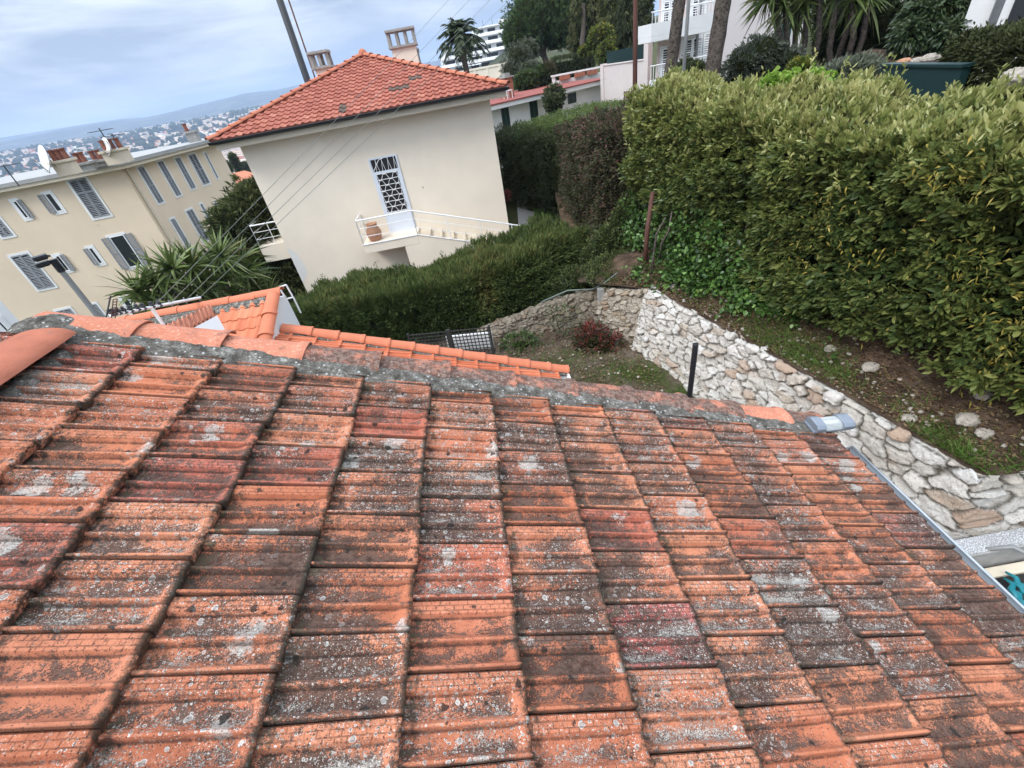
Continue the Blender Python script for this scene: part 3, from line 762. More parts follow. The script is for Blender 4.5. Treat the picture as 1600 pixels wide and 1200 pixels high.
# ------------------------------------------------------------------ the apartment building on the left
apt = thing('apartment_building', 'sand coloured apartment building with grey louvred shutters, downhill on the left', 'building', (-20, 32, -13))
PA, PB, PC = np.array([-31.0, 26.9]), np.array([-18.85, 28.3]), np.array([-17.3, 36.8])
F1 = Facade(PA, PB); F2 = Facade(PB, PC)
ZT = -1.12
n1 = -F1.fr.m[2] * 11
b = MB(); poly = [PA, PB, PC, PC + np.array([-12.5, 1.5]), PA + np.array([-1.5, 11.5])]
b.prism([tuple(p) for p in poly], -16, ZT - .30); b.build('wall', M['sand'], apt)
b = MB()
def outset(p, d): c_ = np.mean(poly, 0); v = unit(p - c_); return tuple(p + v * d)
b.prism([outset(p, .62) for p in poly], ZT - .30, ZT - .12); b.build('cornice', M['cream_trim'], apt)
b = MB(); b.prism([outset(p, .72) for p in poly], ZT - .12, ZT + .06); b.build('roof', pm('pale_roof_edge', (.33, .33, .32), .15, 2, .8, .1), apt)
b = MB(); b.tube([F2.fr(.25, ZT - .3, .09), F2.fr(.25, -14, .09)], .06, 8); b.build('drainpipe', M['cream_trim'], apt)
def c2(x, y): return x / 4., 240 + y / 4.
def span(fac, tl, br):
    a0, z1 = fac.hit(*c2(*tl)); a1, z0 = fac.hit(*c2(*br)); return min(a0, a1), max(a0, a1), min(z0, z1), max(z0, z1)
for tl, br, closed, l_, r_, lv, ra in (
    ((75, 297), (190, 402), False, 0, 1, 1, 1), ((275, 252), (400, 358), False, 1, 0, 1, 1), ((425, 172), (690, 382), True, 0, 0, 2, 3), ((-70, 420), (85, 508), True, 0, 0, 2, 2),
    ((65, 645), (345, 828), True, 0, 0, 2, 3), ((340, 640), (445, 730), False, 0, 1, 1, 1), ((548, 590), (650, 685), False, 1, 0, 1, 1), ((680, 522), (900, 695), False, 1, 1, 1, 2),
    ((350, 985), (600, 1160), True, 0, 0, 2, 2), ((565, 945), (680, 1040), True, 0, 0, 1, 1), ((752, 905), (900, 1040), False, 0, 0, 1, 1)):
    a0, a1, z0, z1 = span(F1, tl, br)
    wd = (a1 - a0) * (.5 if ra > 1 else .95)
    window_part(F1, apt, a0, a1, z0, z1, M['shutter'], closed, wd if l_ else 0, wd if r_ else 0, leaves=lv, rails=ra, band=.12, slat=.085)
for tl, br, closed in (((855, 90), (1022, 300), True), ((980, 55), (1132, 256), True), ((1090, 32), (1222, 212), True), ((1172, 12), (1310, 182), True), ((1275, -3), (1362, 152), True),
    ((1062, 415), (1200, 596), True), ((1160, 362), (1305, 536), False), ((1248, 318), (1325, 432), True), ((1338, 305), (1400, 405), True)):
    a0, a1, z0, z1 = span(F2, tl, br)
    window_part(F2, apt, a0, a1, z0, z1, M['shutter'], True, leaves=2, rails=2, band=.1, slat=.085)
M['oldpot'] = pm('sooty_chimney_pot', (.22, .085, .055), .35, 8, .9, .2, 40, ((.05, .04, .035), .55))
# roof clutter of that building: chimney stacks with pots
b = None
for px, D, w, h, pots in (((95, 248), 31.5, .36, .55, 3), ((128, 246), 33, .34, .25, 2), ((152, 240), 34, .42, .2, 2), ((180, 238), 32.5, .5, .55, 3), ((302, 214), 40, .3, .6, 1)):
    p = at_d(px[0], px[1], D); fr = fr_rot((p[0], p[1], ZT), .2)
    b = MB(); b.box((-w, w), (-.35, .35), (0, h), fr); b.box((-w - .08, w + .08), (-.43, .43), (h, h + .1), fr); ch = b.build('chimney', M['concrete'] if pots < 3 else M['cream_trim'], apt)
    b = MB()
    for q in range(pots): b.lathe([(.13, h + .1), (.11, h + .45), (.15, h + .5), (.15, h + .55)], 10, Fr(fr(-w * .6 + q * w * .65, 0, 0)))
    b.build('chimney_pot', M['oldpot'], ch)
for px, D, r in (((74, 245), 31.3, .58), ((169, 224), 32.3, .42)):
    p = at_d(px[0], px[1], D); d = thing('satellite_dish', 'white satellite dish %s on the sand apartment roof' % ('leftmost and largest' if r > .5 else 'smaller, beside the red chimney pots'), 'satellite dish', (p[0], p[1], ZT), group='satellite dishes on the apartment roof')
    df = Fr((p[0], p[1], ZT + .75), (.8, -.6, 0), (.2, .27, .94), unit((-.5, -.75, .35))); df.m[2] = np.cross(df.m[0], df.m[1])
    b = MB(); b.lathe([(.02, 0), (r * .5, .05), (r, .17), (r, .19), (r * .5, .075), (.02, .03)], 20, df); b.build('dish', M['white_paint'], d, smooth=True)
    b = MB(); b.tube([(p[0] + .1, p[1] + .1, ZT), (p[0], p[1], ZT + .75)], .035, 6); b.tube([df(0, -r, .1), df(0, -r * .1, .55)], .02, 6); b.build('mount', M['polegrey'], d)
for px, D, h in (((176, 235), 32.3, 1.6), ((190, 235), 33.5, 1.3), ((8, 262), 31, .9)):
    p = at_d(px[0], px[1], D)
    d = thing('television_antenna', {1.6: 'tallest thin television antenna on the sand apartment roof, above red pots', 1.3: 'shorter television antenna just right of the tallest, on the sand apartment roof', .9: 'low television antenna at the left end of the sand apartment roof'}[h], 'antenna', (p[0], p[1], ZT), group='antennas on the apartment roof')
    b = MB(); b.tube([(p[0], p[1], ZT), (p[0], p[1], ZT + h)], .025, 6); b.build('mast', M['pole'], d)
    b = MB(); b.tube([(p[0] - .5, p[1] - .1, ZT + h * .93), (p[0] + .5, p[1] + .1, ZT + h * .93)], .016, 6)
    for k in range(7): x = p[0] - .45 + .15 * k; b.tube([(x, p[1] - .32, ZT + h * .93), (x, p[1] + .32, ZT + h * .93)], .01, 5)
    b.build('boom', M['pole'], d)

# white building cut by the left edge of the picture
PW1 = at_d(23, 494, 17)[:2]; PW0 = PW1 + np.array([-2.0, -1.6])
FWH = Facade(PW0 - 4 * unit(PW1 - PW0), PW1)
wb = thing('white_building', 'white rendered building with a grey window, at the left edge below the sand apartment', 'building', (-14, 10, -9))
q = unit(np.append(PW1 - PW0, 0)); nn = unit(PW1) * 6
b = MB(); b.prism([tuple(FWH.p0[:2]), tuple(PW1), tuple(PW1 + nn), tuple(FWH.p0[:2] + nn)], -10, 3.0); b.build('wall', M['white'], wb)
b = MB(); b.prism([tuple(FWH.p0[:2]), tuple(PW1), tuple(PW1 + nn), tuple(FWH.p0[:2] + nn)], 3.0, 3.1); b.build('roof_edge', M['cream_trim'], wb)
for (x0, y0), (x1, y1) in (((0, 497), (12, 524)), ((20, 535), (33, 545))):
    a0, z1 = FWH.hit(x0, y0); a1, z0 = FWH.hit(x1, y1)
    if a0 > a1: a0, a1 = a1, a0
    w_ = window_part(FWH, wb, a0, a1, min(z0, z1), max(z0, z1), M['shutter'], False, band=.06)
b = None

# ------------------------------------------------------------------ the cream house with the hipped roof
ch = thing('cream_house', 'cream two-storey house with hipped red tile roof and an outside stair', 'house', (-3, 20.5, -5.6))
HF = Facade((-7.10, 16.42), (.975, 16.63)); hf = HF.fr; HL = HF.L; HD = 9.0; HZ = -.81
def box_h(b, a, z, c): return b.box(a, z, c, hf)          # a along the front, z up, c towards us
b = MB(); box_h(b, (0, HL), (-8.5, HZ), (-HD, 0)); b.build('wall', M['cream'], ch)
OV = .50
b = MB(); box_h(b, (-OV, HL + OV), (HZ, HZ + .20), (-HD - OV, OV)); b.build('soffit', M['cream_trim'], ch, bevel=.01)
ZE = HZ + .26; E0, E1 = -OV - .06, HL + OV + .06; C0, C1 = OV + .06, -HD - OV - .06
half = (E1 - E0) / 2; RISE = half * math.tan(math.radians(18.8)); AM = (E0 + E1) / 2
# slope of the front and the two sides, built of little curved tiles
t = NT('red_interlocking_tile'); tn = t.attr('tone')
c_ = t.ramp(tn, [(0, (.25, .080, .055)), (.35, (.31, .102, .070)), (.7, (.36, .130, .090)), (.93, (.40, .16, .11)), (.95, (.13, .085, .065)), (1, (.10, .075, .06))])
st_ = t.noise(6, 5, .7); c_ = t.mix(t.step(st_, .58, .75, 0, .55), c_, (.17, .11, .085))
t.color(c_); t.rough(.85); t.spec(.2); t.bump(t.noise(70, 3, .6), .3, .006); M['redtile'] = t.m
def small_tile_slope(name, fr, poly_w, Lu, parent, mat, tw=.225, tl=.295, seed=0, lift=.042, amp=.040, toned=None):
    """fr: a across, b up the slope, c out. poly_w(b) -> (a_min, a_max) of the slope at height b"""
    r_ = np.random.default_rng(seed); V = []; FC = []; TN = []; n = 0
    S = np.array([0, .1, .22, .36, .5, .62, .75, .88, 1.0]); Hs = np.array([.2, .75, 1., .75, .25, .02, 0, .04, .2]) * amp
    row = 0; b0 = 0.
    while b0 < Lu:
        b1 = min(b0 + tl, Lu)
        lo, hi = poly_w(b0); lo1, hi1 = poly_w(b1)
        k0 = math.floor(min(lo, lo1) / tw); k1 = math.ceil(max(hi, hi1) / tw)
        for k in range(k0, k1):
            a = (k + S) * tw; bb = np.array([b0 + .012, b0, b0 - .0, b1 + .03])
            lim = [poly_w(min(max(x, 0), Lu)) for x in (b0, b0, b0, b1)]
            A_ = np.stack([np.clip(a, lm[0], lm[1]) for lm in lim], 0)
            if (A_.max(1) - A_.min(1)).max() < .01: continue
            j = r_.normal(0, .0025)
            Z = np.stack([Hs * .6 - .012 + 0 * a, Hs + lift - .006 + j, Hs + lift + j, Hs + .004 + j], 0)
            Z[0] = 0
            Bq = np.stack([np.full_like(a, b0 + .004), np.full_like(a, b0 - .004), np.full_like(a, b0 + .006), np.full_like(a, b1 + .02)], 0)
            P = fr.o + A_[..., None] * fr.m[0] + Bq[..., None] * fr.m[1] + Z[..., None] * fr.m[2]
            V.append(P.reshape(-1, 3)); FC.append(grid_faces(4, len(S), n)[:, ::-1]); n += 4 * len(S)
            tone = np.clip(r_.normal(.45, .2), 0, .92)
            if toned: tone = toned(k * tw, b0, tone, r_)
            TN.append(np.full(4 * len(S), tone))
        b0 += tl; row += 1
    me = np_mesh(name, np.concatenate(V), [np.concatenate(FC)], {'tone': ('FLOAT', np.concatenate(TN))}, smooth=True)
    try: me.set_sharp_from_angle(angle=math.radians(50))
    except Exception: pass
    return link(name, me, mat, parent)
SA = math.radians(18.8); cs, sn = math.cos(SA), math.sin(SA); LU = half / cs
def stained(a, b_, tone, r_):
    for (x, y) in ((5.6, 1.1), (5.85, 1.1), (3.9, .4), (6.3, 1.8)):
        if abs(a - x - E0) < .12 and abs(b_ - y) < .2: return r_.uniform(.95, 1)
    return tone
ff = Fr(hf(0, ZE, C0), hf.m[0], hf.m[1] * sn - hf.m[2] * cs, hf.m[1] * cs + hf.m[2] * sn)
rf = small_tile_slope('roof', ff, lambda b_: (E0 + b_ * cs, E1 - b_ * cs), LU, ch, M['redtile'], seed=3, toned=stained)
for sg in (0, 1):
    u_ = hf.m[2] * (1 if sg == 0 else -1)   # across the side slope
    org = hf(E0 if sg == 0 else E1, ZE, C1 if sg == 0 else C0)
    inw = hf.m[0] * (1 if sg == 0 else -1)
    LS = abs(C0 - C1)
    sfr = Fr(org, u_, hf.m[1] * sn + inw * cs, hf.m[1] * cs - inw * sn)
    small_tile_slope('roof_slope', sfr, (lambda b_: (0, LS - b_ * cs)) if sg == 0 else (lambda b_: (b_ * cs, LS)), LU, rf, M['redtile'], seed=5 + sg)
b = MB(); pk = hf(AM, ZE + RISE - .03, C0 - half)
b.add([hf(E0, ZE - .02, C0), hf(E1, ZE - .02, C0), hf(E1, ZE - .02, C1), hf(E0, ZE - .02, C1), pk, hf(AM, ZE + RISE - .03, C1)], [(0, 1, 4), (1, 2, 5, 4), (2, 3, 5), (3, 0, 4, 5)]); b.build('roof_deck', M['cream_trim'], rf)
PK = hf(AM, ZE + RISE + .03, C0 - half)
def hip_caps(p0, p1, r, parent, mat, step=.40, name='hip_tile', seed=0):
    p0 = np.array(p0); p1 = np.array(p1); d = p0 - p1; L = np.linalg.norm(d); d /= L; k = int(L / step)
    for i in range(k):
        o = p1 + d * (L * i / k); side = unit(np.cross((0, 0, 1), d)); fr = Fr(o + np.array([0, 0, .012]), d + np.array([0, 0, .05]), side, (0, 0, 1)); fr.m[2] = np.cross(fr.m[0], fr.m[1])
        if fr.m[2][2] < 0: fr.m[2] *= -1
        cover_tile(name, L / k * 1.1, r, .8, fr, parent, mat, lip=.014, seed=seed + i)
M['hiptile'] = pm('hip_tile_clay', (.44, .15, .085), .2, 5, .85, .2, 50, ((.17, .10, .07), .6))
hip_caps(hf(E0, ZE + .03, C0), PK, .10, rf, M['hiptile'], seed=60)
hip_caps(hf(E1, ZE + .03, C0), PK, .10, rf, M['hiptile'], seed=90)
hip_caps(hf(AM, ZE + RISE + .03, C1), PK, .10, rf, M['hiptile'], seed=120)
b = MB(); b.lathe([(.15, -.05), (.16, .05), (.12, .14), (.05, .19), (.01, .2)], 12, Fr(PK)); b.build('hip_finial', M['hiptile'], rf, smooth=True)
# gutters
b = MB(); gpp = [(-.075 * math.cos(math.pi * k / 10), -.075 * math.sin(math.pi * k / 10)) for k in range(11)]
rows = [[hf(a_, ZE - .012 + p[1], C0 + .045 + p[0]) for p in gpp] for a_ in np.linspace(E0 - .03, E1 + .03, 3)]; b.grid(rows)
rows = [[hf(a_, ZE - .012 + p[1] * .93, C0 + .045 + p[0] * .93) for p in gpp[::-1]] for a_ in np.linspace(E0 - .03, E1 + .03, 3)]; b.grid(rows)
b.tube([hf(E0 - .03, ZE - .01, C0 + .12), hf(E1 + .03, ZE - .01, C0 + .12)], .010, 6)
b.build('gutter', M['gutter_dark'], ch, smooth=True)
b = MB(); b.box((E0, E1), (ZE - .10, ZE - .005), (OV + .001, OV + .03), hf); b.build('fascia', M['gutter_dark'], ch)
# chimneys: rendered stacks with an open concrete cap on little posts
def chimney(px_top, px_r, D, w, hcap, parent):
    p = at_d(px_top[0], px_top[1], D); zt = p[2]; fr = Fr((p[0], p[1], 0), hf.m[0], -hf.m[2], (0, 0, 1))
    b = MB(); b.box((-w, w), (-.3, .3), (-.4, zt - hcap), fr); c_ = b.build('chimney', M['cream'], parent)
    b = MB(); z0 = zt - hcap
    b.box((-w - .10, w + .10), (-.40, .40), (z0, z0 + .09), fr); b.box((-w - .10, w + .10), (-.40, .40), (zt - .09, zt), fr)
    n_ = 4 if w > .45 else 3
    for q in range(n_):
        x = -w - .02 + (2 * w + .04) * q / (n_ - 1)
        for y in (-.32, .26): b.box((x - .06, x + .06), (y, y + .08), (z0 + .09, zt - .09), fr)
    b.build('chimney_cap', M['concrete'], c_, bevel=.01)
    return c_
chimney((497, 80), None, 23.2, .30, .58, ch)
chimney((624, 45), None, 23.5, .50, .62, ch)
# small flue pipes beside them
b = MB(); p = at_d(652, 82, 24.2); b.tube([(p[0], p[1], -.2), (p[0], p[1], p[2])], .07, 8); b.lathe([(.09, 0), (.11, .12), (.03, .2)], 8, Fr(p)); b.build('flue', M['polegrey'], ch)
# door with a wrought grille
a0, z1 = HF.hit(573, 249); a1, _z = HF.hit(610, 242); ad0, zd = HF.hit(612, 368)
DW = .98; DA = a0 + .02; z0 = zd; Ht = z1 - z0
b = MB(); b.box((DA, DA + DW), (z0, z1), (-.14, .003), hf); dr_ = None
jam = b.build('door_recess', M['dark'], ch)
b = MB(); rec = .012
for x0, x1, y0, y1 in ((DA, DA + .06, z0, z1), (DA + DW - .06, DA + DW, z0, z1), (DA + .06, DA + DW - .06, z1 - .05, z1), (DA + .06, DA + DW - .06, z1 - .50, z1 - .42)): b.box((x0, x1), (y0, y1), (.004, .03), hf)
b.box((DA + .06, DA + DW - .06), (z0, z0 + .80), (.005, .026), hf)
b.box((DA + .06, DA + .13), (z0 + .8, z1 - .5), (.005, .026), hf); b.box((DA + DW - .13, DA + DW - .06), (z0 + .8, z1 - .5), (.005, .026), hf)
dr_ = b.build('door', M['bluewhite'], ch, bevel=.004)
b = MB(); g0, g1, gz0, gz1 = DA + .13, DA + DW - .13, z0 + .80, z1 - .50
nr = 7; hh = (gz1 - gz0) / nr
for k in range(nr + 1): b.box((g0, g1), (gz0 + k * hh - .009, gz0 + k * hh + .009), (.020, .034), hf)
m_ = 4
for k in range(nr):
    for q in range(m_ + 1):
        x = g0 + (g1 - g0) * q / m_; sgn = .05 * (1 if (q + k) % 2 else -1)
        x2 = min(max(x + sgn, g0), g1); x1_ = min(max(x - sgn, g0), g1)
        b.tube([hf(x1_, gz0 + k * hh, .027), hf(x2, gz0 + (k + 1) * hh, .027)], .009, 5)
    for q in range(m_):
        if (q + k) % 2: b.box((g0 + (g1 - g0) * (q + .5) / m_ - .035, g0 + (g1 - g0) * (q + .5) / m_ + .035), (gz0 + (k + 1) * hh - .03, gz0 + (k + 1) * hh + .012), (.021, .033), hf)
tz0, tz1 = z1 - .42, z1 - .05
for q in range(9):
    x = DA + .08 + (DW - .16) * q / 8; b.tube([hf(x, tz0, .02), hf(min(max(x + (.06 if q % 2 else -.06), DA + .07), DA + DW - .07), tz1, .02)], .008, 5)
b.tube([hf(DA + .08, tz0 + .02, .024), hf(DA + .35, tz1 - .03, .024), hf(DA + .5, tz1, .024)], .012, 5)
b.build('door_grille', M['white_paint'], dr_)
b = MB(); b.tube([hf(DA + DW - .10, z0 + 1.02, .026), hf(DA + DW - .10, z0 + 1.02, .075), hf(DA + DW - .22, z0 + 1.02, .078)], .011, 6); b.build('handle', M['polegrey'], dr_)
b = MB(); b.lathe([(.035, 0), (.03, .015), (.001, .02)], 10, Fr(hf(DA + 1.55, z0 + 1.4, .0), hf.m[0], hf.m[1], hf.m[2])); b.build('bell', M['cream_trim'], ch)
# landing, stair
LF = Facade(hf(0, 0, .95)[:2], hf(HL, 0, .95)[:2])
l0, lz = LF.hit(567, 383); l1, lz1 = LF.hit(653, 368); ZL_ = (lz + lz1) / 2
s1, sz = LF.hit(800, 386)
slope_ = (ZL_ - sz) / (s1 - l1)
s2 = s1 + 1.2; z2 = ZL_ - slope_ * (s2 - l1)
b = MB(); b.prism([(l0, ZL_), (l1, ZL_), (l1, ZL_ - .30), (l0, ZL_ - .30)], 0.002, .95, hf); 
b.build('landing', M['cream'], ch, bevel=.01)
b = MB(); xw = l0 + (l1 - l0) * .72
b.prism([(l1, ZL_ - .002), (s2, z2), (s2, -8.5), (xw, -8.5), (xw, ZL_ - .302), (l1, ZL_ - .302)], .86, .949, hf); b.build('stair_wall', M['cream'], ch)
b = MB(); nst = 11
for k in range(nst):
    x = l1 + (s2 - l1) * k / nst; zz = ZL_ - (ZL_ - z2) * (k + .6) / nst - .02
    b.box((x, x + (s2 - l1) / nst + .02), (-8.4, zz), (.003, .858), hf)
b.build('stair_steps', M['cream_trim'], ch)
b = MB(); b.box((l0 - .02, l1), (ZL_, ZL_ + .02), (.90, .97), hf); b.prism([(l1, ZL_ + .02), (s2, z2 + .02), (s2, z2), (l1, ZL_)], .90, .97, hf); b.build('coping', M['white_paint'], ch)
b = MB(); RH = .82
def rail_run(p, q, n_):
    for k in range(n_ + 1):
        t_ = k / n_; x = p[0] + (q[0] - p[0]) * t_; z = p[1] + (q[1] - p[1]) * t_; c = p[2] + (q[2] - p[2]) * t_
        b.tube([hf(x, z, c), hf(x, z + RH, c)], .016, 6)
    for hgt, r in ((RH, .027), (.55, .012), (.27, .012)): b.tube([hf(p[0], p[1] + hgt, p[2]), hf(q[0], q[1] + hgt, q[2])], r, 6)
rail_run((l0 + .03, ZL_, .93), (l1, ZL_, .93), 1); rail_run((l1, ZL_, .93), (s2, z2, .93), 4); rail_run((l0 + .03, ZL_, .03), (l0 + .03, ZL_, .93), 1)
b.build('stair_railing', M['white_paint'], ch)
pot = thing('terracotta_pot', 'big terracotta jar standing on the landing of the cream house', 'pot', tuple(hf(l0 + .42, ZL_, .55)))
b = MB(); b.lathe([(.17, .0), (.21, .03), (.255, .19), (.255, .30), (.20, .44), (.17, .51), (.195, .54), (.195, .575), (.16, .575), (.145, .51)], 22, Fr(hf(l0 + .42, ZL_, .55)))
pb = b.build('jar', M['terracotta'], pot, smooth=True)
# balcony on the left side wall
bx0, bz = -1.35, None
BF = Facade(hf(-1.2, 0, -1.0)[:2], hf(0, 0, -1.0)[:2])
q0 = BF.hit(405, 383); q1 = BF.hit(411, 413)
ZB = q0[1]; bw = min(1.35, max(.9, -q0[0] + .1))
BWF = -1.25
b = MB(); b.box((BWF, -.002), (ZB - .62, ZB), (-3.2, -.75), hf); b.build('balcony', M['cream'], ch, bevel=.01)
b = MB()
def brail(p, q):
    for k in range(3):
        t_ = k / 2; x = p[0] + (q[0] - p[0]) * t_; c = p[1] + (q[1] - p[1]) * t_; b.tube([hf(x, ZB, c), hf(x, ZB + .75, c)], .014, 6)
    for hgt, r in ((.75, .026), (.5, .011), (.25, .011)): b.tube([hf(p[0], ZB + hgt, p[1]), hf(q[0], ZB + hgt, q[1])], r, 6)
brail((BWF + .03, -.78), (-.01, -.78)); brail((BWF + .03, -.78), (BWF + .03, -3.15))
b.build('balcony_railing', M['white_paint'], ch)
# pale repair patch near the lower left corner of the front
def patch_poly():
    pts = [(446, 387), (461, 394), (472, 408), (480, 424), (478, 434), (470, 442), (466, 436), (455, 412)]
    return [HF.hit(*p) for p in pts]
b = MB(); b.prism([(max(.0, p[0]), p[1]) for p in patch_poly()], .0, .003, hf); b.build('plaster_patch', pm('repair_plaster', (.70, .69, .66), .08, 3, .9, .1), ch)

# ------------------------------------------------------------------ the newer, lower roof just beyond the old one
annex = thing('annex_house', 'low house with a bright new orange tile roof just beyond the old verge', 'house', (-1, 5, -5.2))
t = NT('new_clay_tile'); tn = t.sepc(t.attr('tile', 'Color'))
c_ = t.ramp(tn[0], [(0, (.46, .135, .065)), (.5, (.52, .165, .085)), (1, (.56, .21, .115))])
c_ = t.mix(t.step(t.noise(14, 5, .7), .55, .72, 0, .35), c_, (.20, .09, .06))
t.color(c_); t.rough(.8); t.spec(.25); t.bump(t.noise(120, 3, .6), .25, .004); M['newtile'] = t.m
YA = 6.0
af0 = Fr((-3.19, 0, -2.66), (math.cos(math.radians(22.3)), 0, -math.sin(math.radians(22.3))), (0, 1, 0), (math.sin(math.radians(22.3)), 0, math.cos(math.radians(22.3))))
AL = 4.46
tile_field('roof_tiles', [(j, .16 + TP * j) for j in range(0, 13)], 2.4, YA - .06, lambda j: TW * (.11 if j % 2 else .62), af0, annex, M['newtile'], np.random.default_rng(3), jitter=.5)
b = MB(); b.box((-.05, AL), (2.4, YA), (-.08, -.012), af0); b.build('roof_deck', M['concrete'], annex)
rough_strip('verge_mortar', .05, AL, [(YA - .09, .02), (YA - .05, .05), (YA + .02, .07), (YA + .08, .05), (YA + .1, -.02)], af0, annex, M['mortar'], .006, seed=9)
M['covernew'] = pm('new_cover_tile', (.52, .165, .085), .12, 6, .8, .15, 60, ((.34, .13, .08), .66))
k = 0; a = -.02
while a < AL - .2:
    cover_tile('verge_tile', min(.43, AL + .02 - a), .095, .75, Fr(af0(a, YA + .03, .04), af0.m[0] + .03 * af0.m[2], af0.m[1], af0.m[2]), annex, M['covernew'], lip=.008, seed=k); a += .375; k += 1
b = MB(); b.box((AL + .0, AL + .03), (4.3, YA + .1), (-.10, .05), af0); b.box((AL - .02, AL + .12), (2.4, YA + .06), (-.13, -.10), af0); b.build('gutter', M['white_paint'], annex)
b = MB(); b.prism([(-3.15, -5.3), (.80, -5.3), (.80, -4.42), (-3.15, -2.84)], 2.5, 5.85, axis='y'); b.build('wall', M['white'], annex)
# its other, higher slope coming down towards us
SB = math.radians(22.5); yr, zr_ = 6.42, -2.25
bf = Fr((0, yr, zr_), (1, 0, 0), (0, -math.cos(SB), -math.sin(SB)), (0, -math.sin(SB), math.cos(SB)))
def upper_w(b_): return (-6.3, -3.24)
LB = 2.3
bf2 = Fr(bf(0, LB, 0), (1, 0, 0), -bf.m[1], bf.m[2])
M['newroof'] = M['newtile']
t = NT('new_clay_roof'); c_ = t.ramp(t.attr('tone'), [(0, (.46, .14, .07)), (.5, (.53, .175, .09)), (1, (.58, .23, .13))]); t.color(c_); t.rough(.8); t.spec(.25); t.bump(t.noise(90, 3, .6), .25, .004); M['newroof'] = t.m
up = small_tile_slope('upper_roof', bf2, lambda b_: (-4.12 - .62 * max(0, (LB - b_) - .35), -3.24), LB, annex, M['newroof'], tw=.15, tl=.215, seed=15, lift=.024, amp=.026)
b = MB(); b.prism([(-6.3, -2.42), (-3.31, -2.42), (-3.31, -5.3), (-6.3, -5.3)], 6.36, 6.44, axis='y'); b.build('upper_wall', M['white'], annex)
b = MB(); b.add([(-3.20, 4.35, -5.3), (-3.20, 6.62, -5.3), (-3.20, 6.62, -2.34), (-3.20, yr, -2.29), (-3.20, 4.35, -3.14), (-3.30, 4.35, -5.3), (-3.30, 6.62, -5.3), (-3.30, 6.62, -2.34), (-3.30, yr, -2.29), (-3.30, 4.35, -3.14)],
    [(0, 1, 2, 3, 4), (9, 8, 7, 6, 5), (0, 5, 6, 1), (1, 6, 7, 2), (2, 7, 8, 3), (3, 8, 9, 4), (4, 9, 5, 0)]); b.build('gable_wall', M['white'], annex)
for k in range(6):
    cover_tile('rake_tile', .44, .10, .8, Fr(bf(-3.24, .38 * k + .02, .04), bf.m[1] + .03 * bf.m[2], (1, 0, 0), bf.m[2]), annex, M['covernew'], lip=.010, seed=20 + k)
for k in range(8):
    cover_tile('crest_tile', .44, .085, .8, Fr((-6.3 + .39 * k, yr + .03, zr_ + .03 + .004 * (k % 2)), (1, 0, -.01), (0, -1, 0), (0, 0, 1)), annex, M['covernew'], lip=.006, seed=30 + k)
rough_strip('crest_mortar', -6.3, -3.35, [(-.02, .05), (.06, .05), (.13, .03), (.17, .01)], Fr((0, yr, zr_), (1, 0, 0), bf.m[1], bf.m[2]), annex, M['mortar'], .006, seed=12)
# white cheek wall under a scalloped row of tile ends
pA, pB, pC = at_d(262, 536, 5.6), at_d(336, 496, 6.55), at_d(356, 532, 6.25)
b = MB(); o_ = np.array([.0, .06, .0]); b.add([pA, pC, pB, pA + o_, pC + o_, pB + o_], [(0, 1, 2), (5, 4, 3), (0, 3, 4, 1), (1, 4, 5, 2), (2, 5, 3, 0)]); b.build('cheek_wall', M['white'], annex)
d_ = pB - pA; L_ = np.linalg.norm(d_); up_ = np.array([-.1, .35, .9]); rows = []
ts_ = np.linspace(-.03, 1.03, 91)
for q in (0, .015, .30):
    rows.append([pA + d_ * t_ + up_ * (.022 * (1 + math.sin(t_ * L_ / .105 * 2 * math.pi)) * (1 if q < .1 else .6)) + (np.array([-.22, .42, .12]) * q * 2 if q else np.array([.0, -.02, -.012])) + np.array([0, -.02, .012]) for t_ in ts_])
b = MB(); b.grid(rows); b.grid([[p - np.array([0, 0, .03]) for p in r_][::-1] for r_ in rows]); b.build('tile_ends', M['cover_clean'], annex, smooth=True)
# white metal frame standing behind the gable
b = MB(); p0 = at_d(436, 449, 7.4); p1 = at_d(447, 445, 7.4); q0_ = at_d(444, 462, 7.4); q1_ = at_d(455, 459, 7.4)
for s_, e_ in ((p0, p1), (p0, q0_ + (q0_ - p0) * .5), (p1, q1_ + (q1_ - p1) * .5), (q0_ + (q0_ - p0) * .4, q1_ + (q1_ - p1) * .4)): b.tube([s_, e_], .013, 6)
for p_ in (q0_ + (q0_ - p0) * .5, q1_ + (q1_ - p1) * .5): b.tube([p_, (p_[0], p_[1], -2.7)], .013, 6)
b.build('roof_bracket', M['white_paint'], annex)

# mast, boom with insulators, wires, small aerials behind the old ridge
boom = thing('insulator_boom', 'white horizontal pole with black insulators carrying the overhead wires, behind the verge', 'cable bracket', tuple(at_d(205, 489, 7.3)))
bl, br_ = at_d(172, 493, 7.0), at_d(313, 465, 7.9)
b = MB(); b.tube([bl, br_], .020, 8); b.tube([bl * .6 + br_ * .4, (bl * .6 + br_ * .4) * np.array([1, 1, 0]) + np.array([0, 0, -3.3])], .022, 8); b.build('pole', M['white_paint'], boom)
b = MB()
for k in (.02, .05, .09, .14, .20, .27, .33, .42, .50):
    b = MB(); p = bl + (br_ - bl) * k; b.lathe([(.016, -.03), (.034, -.02), (.018, 0), (.034, .02), (.016, .045), (.028, .055), (.004, .07)], 8, Fr(p + np.array([0, 0, .015]))); b.build('insulator', M['black'], boom)
b = MB()
for k in (.62, .8, .98): b = MB(); p = bl + (br_ - bl) * k; b.tube([p - np.array([0, 0, .04]), p + np.array([0, 0, .05])], .010, 6); b.build('clamp', M['polegrey'], boom)
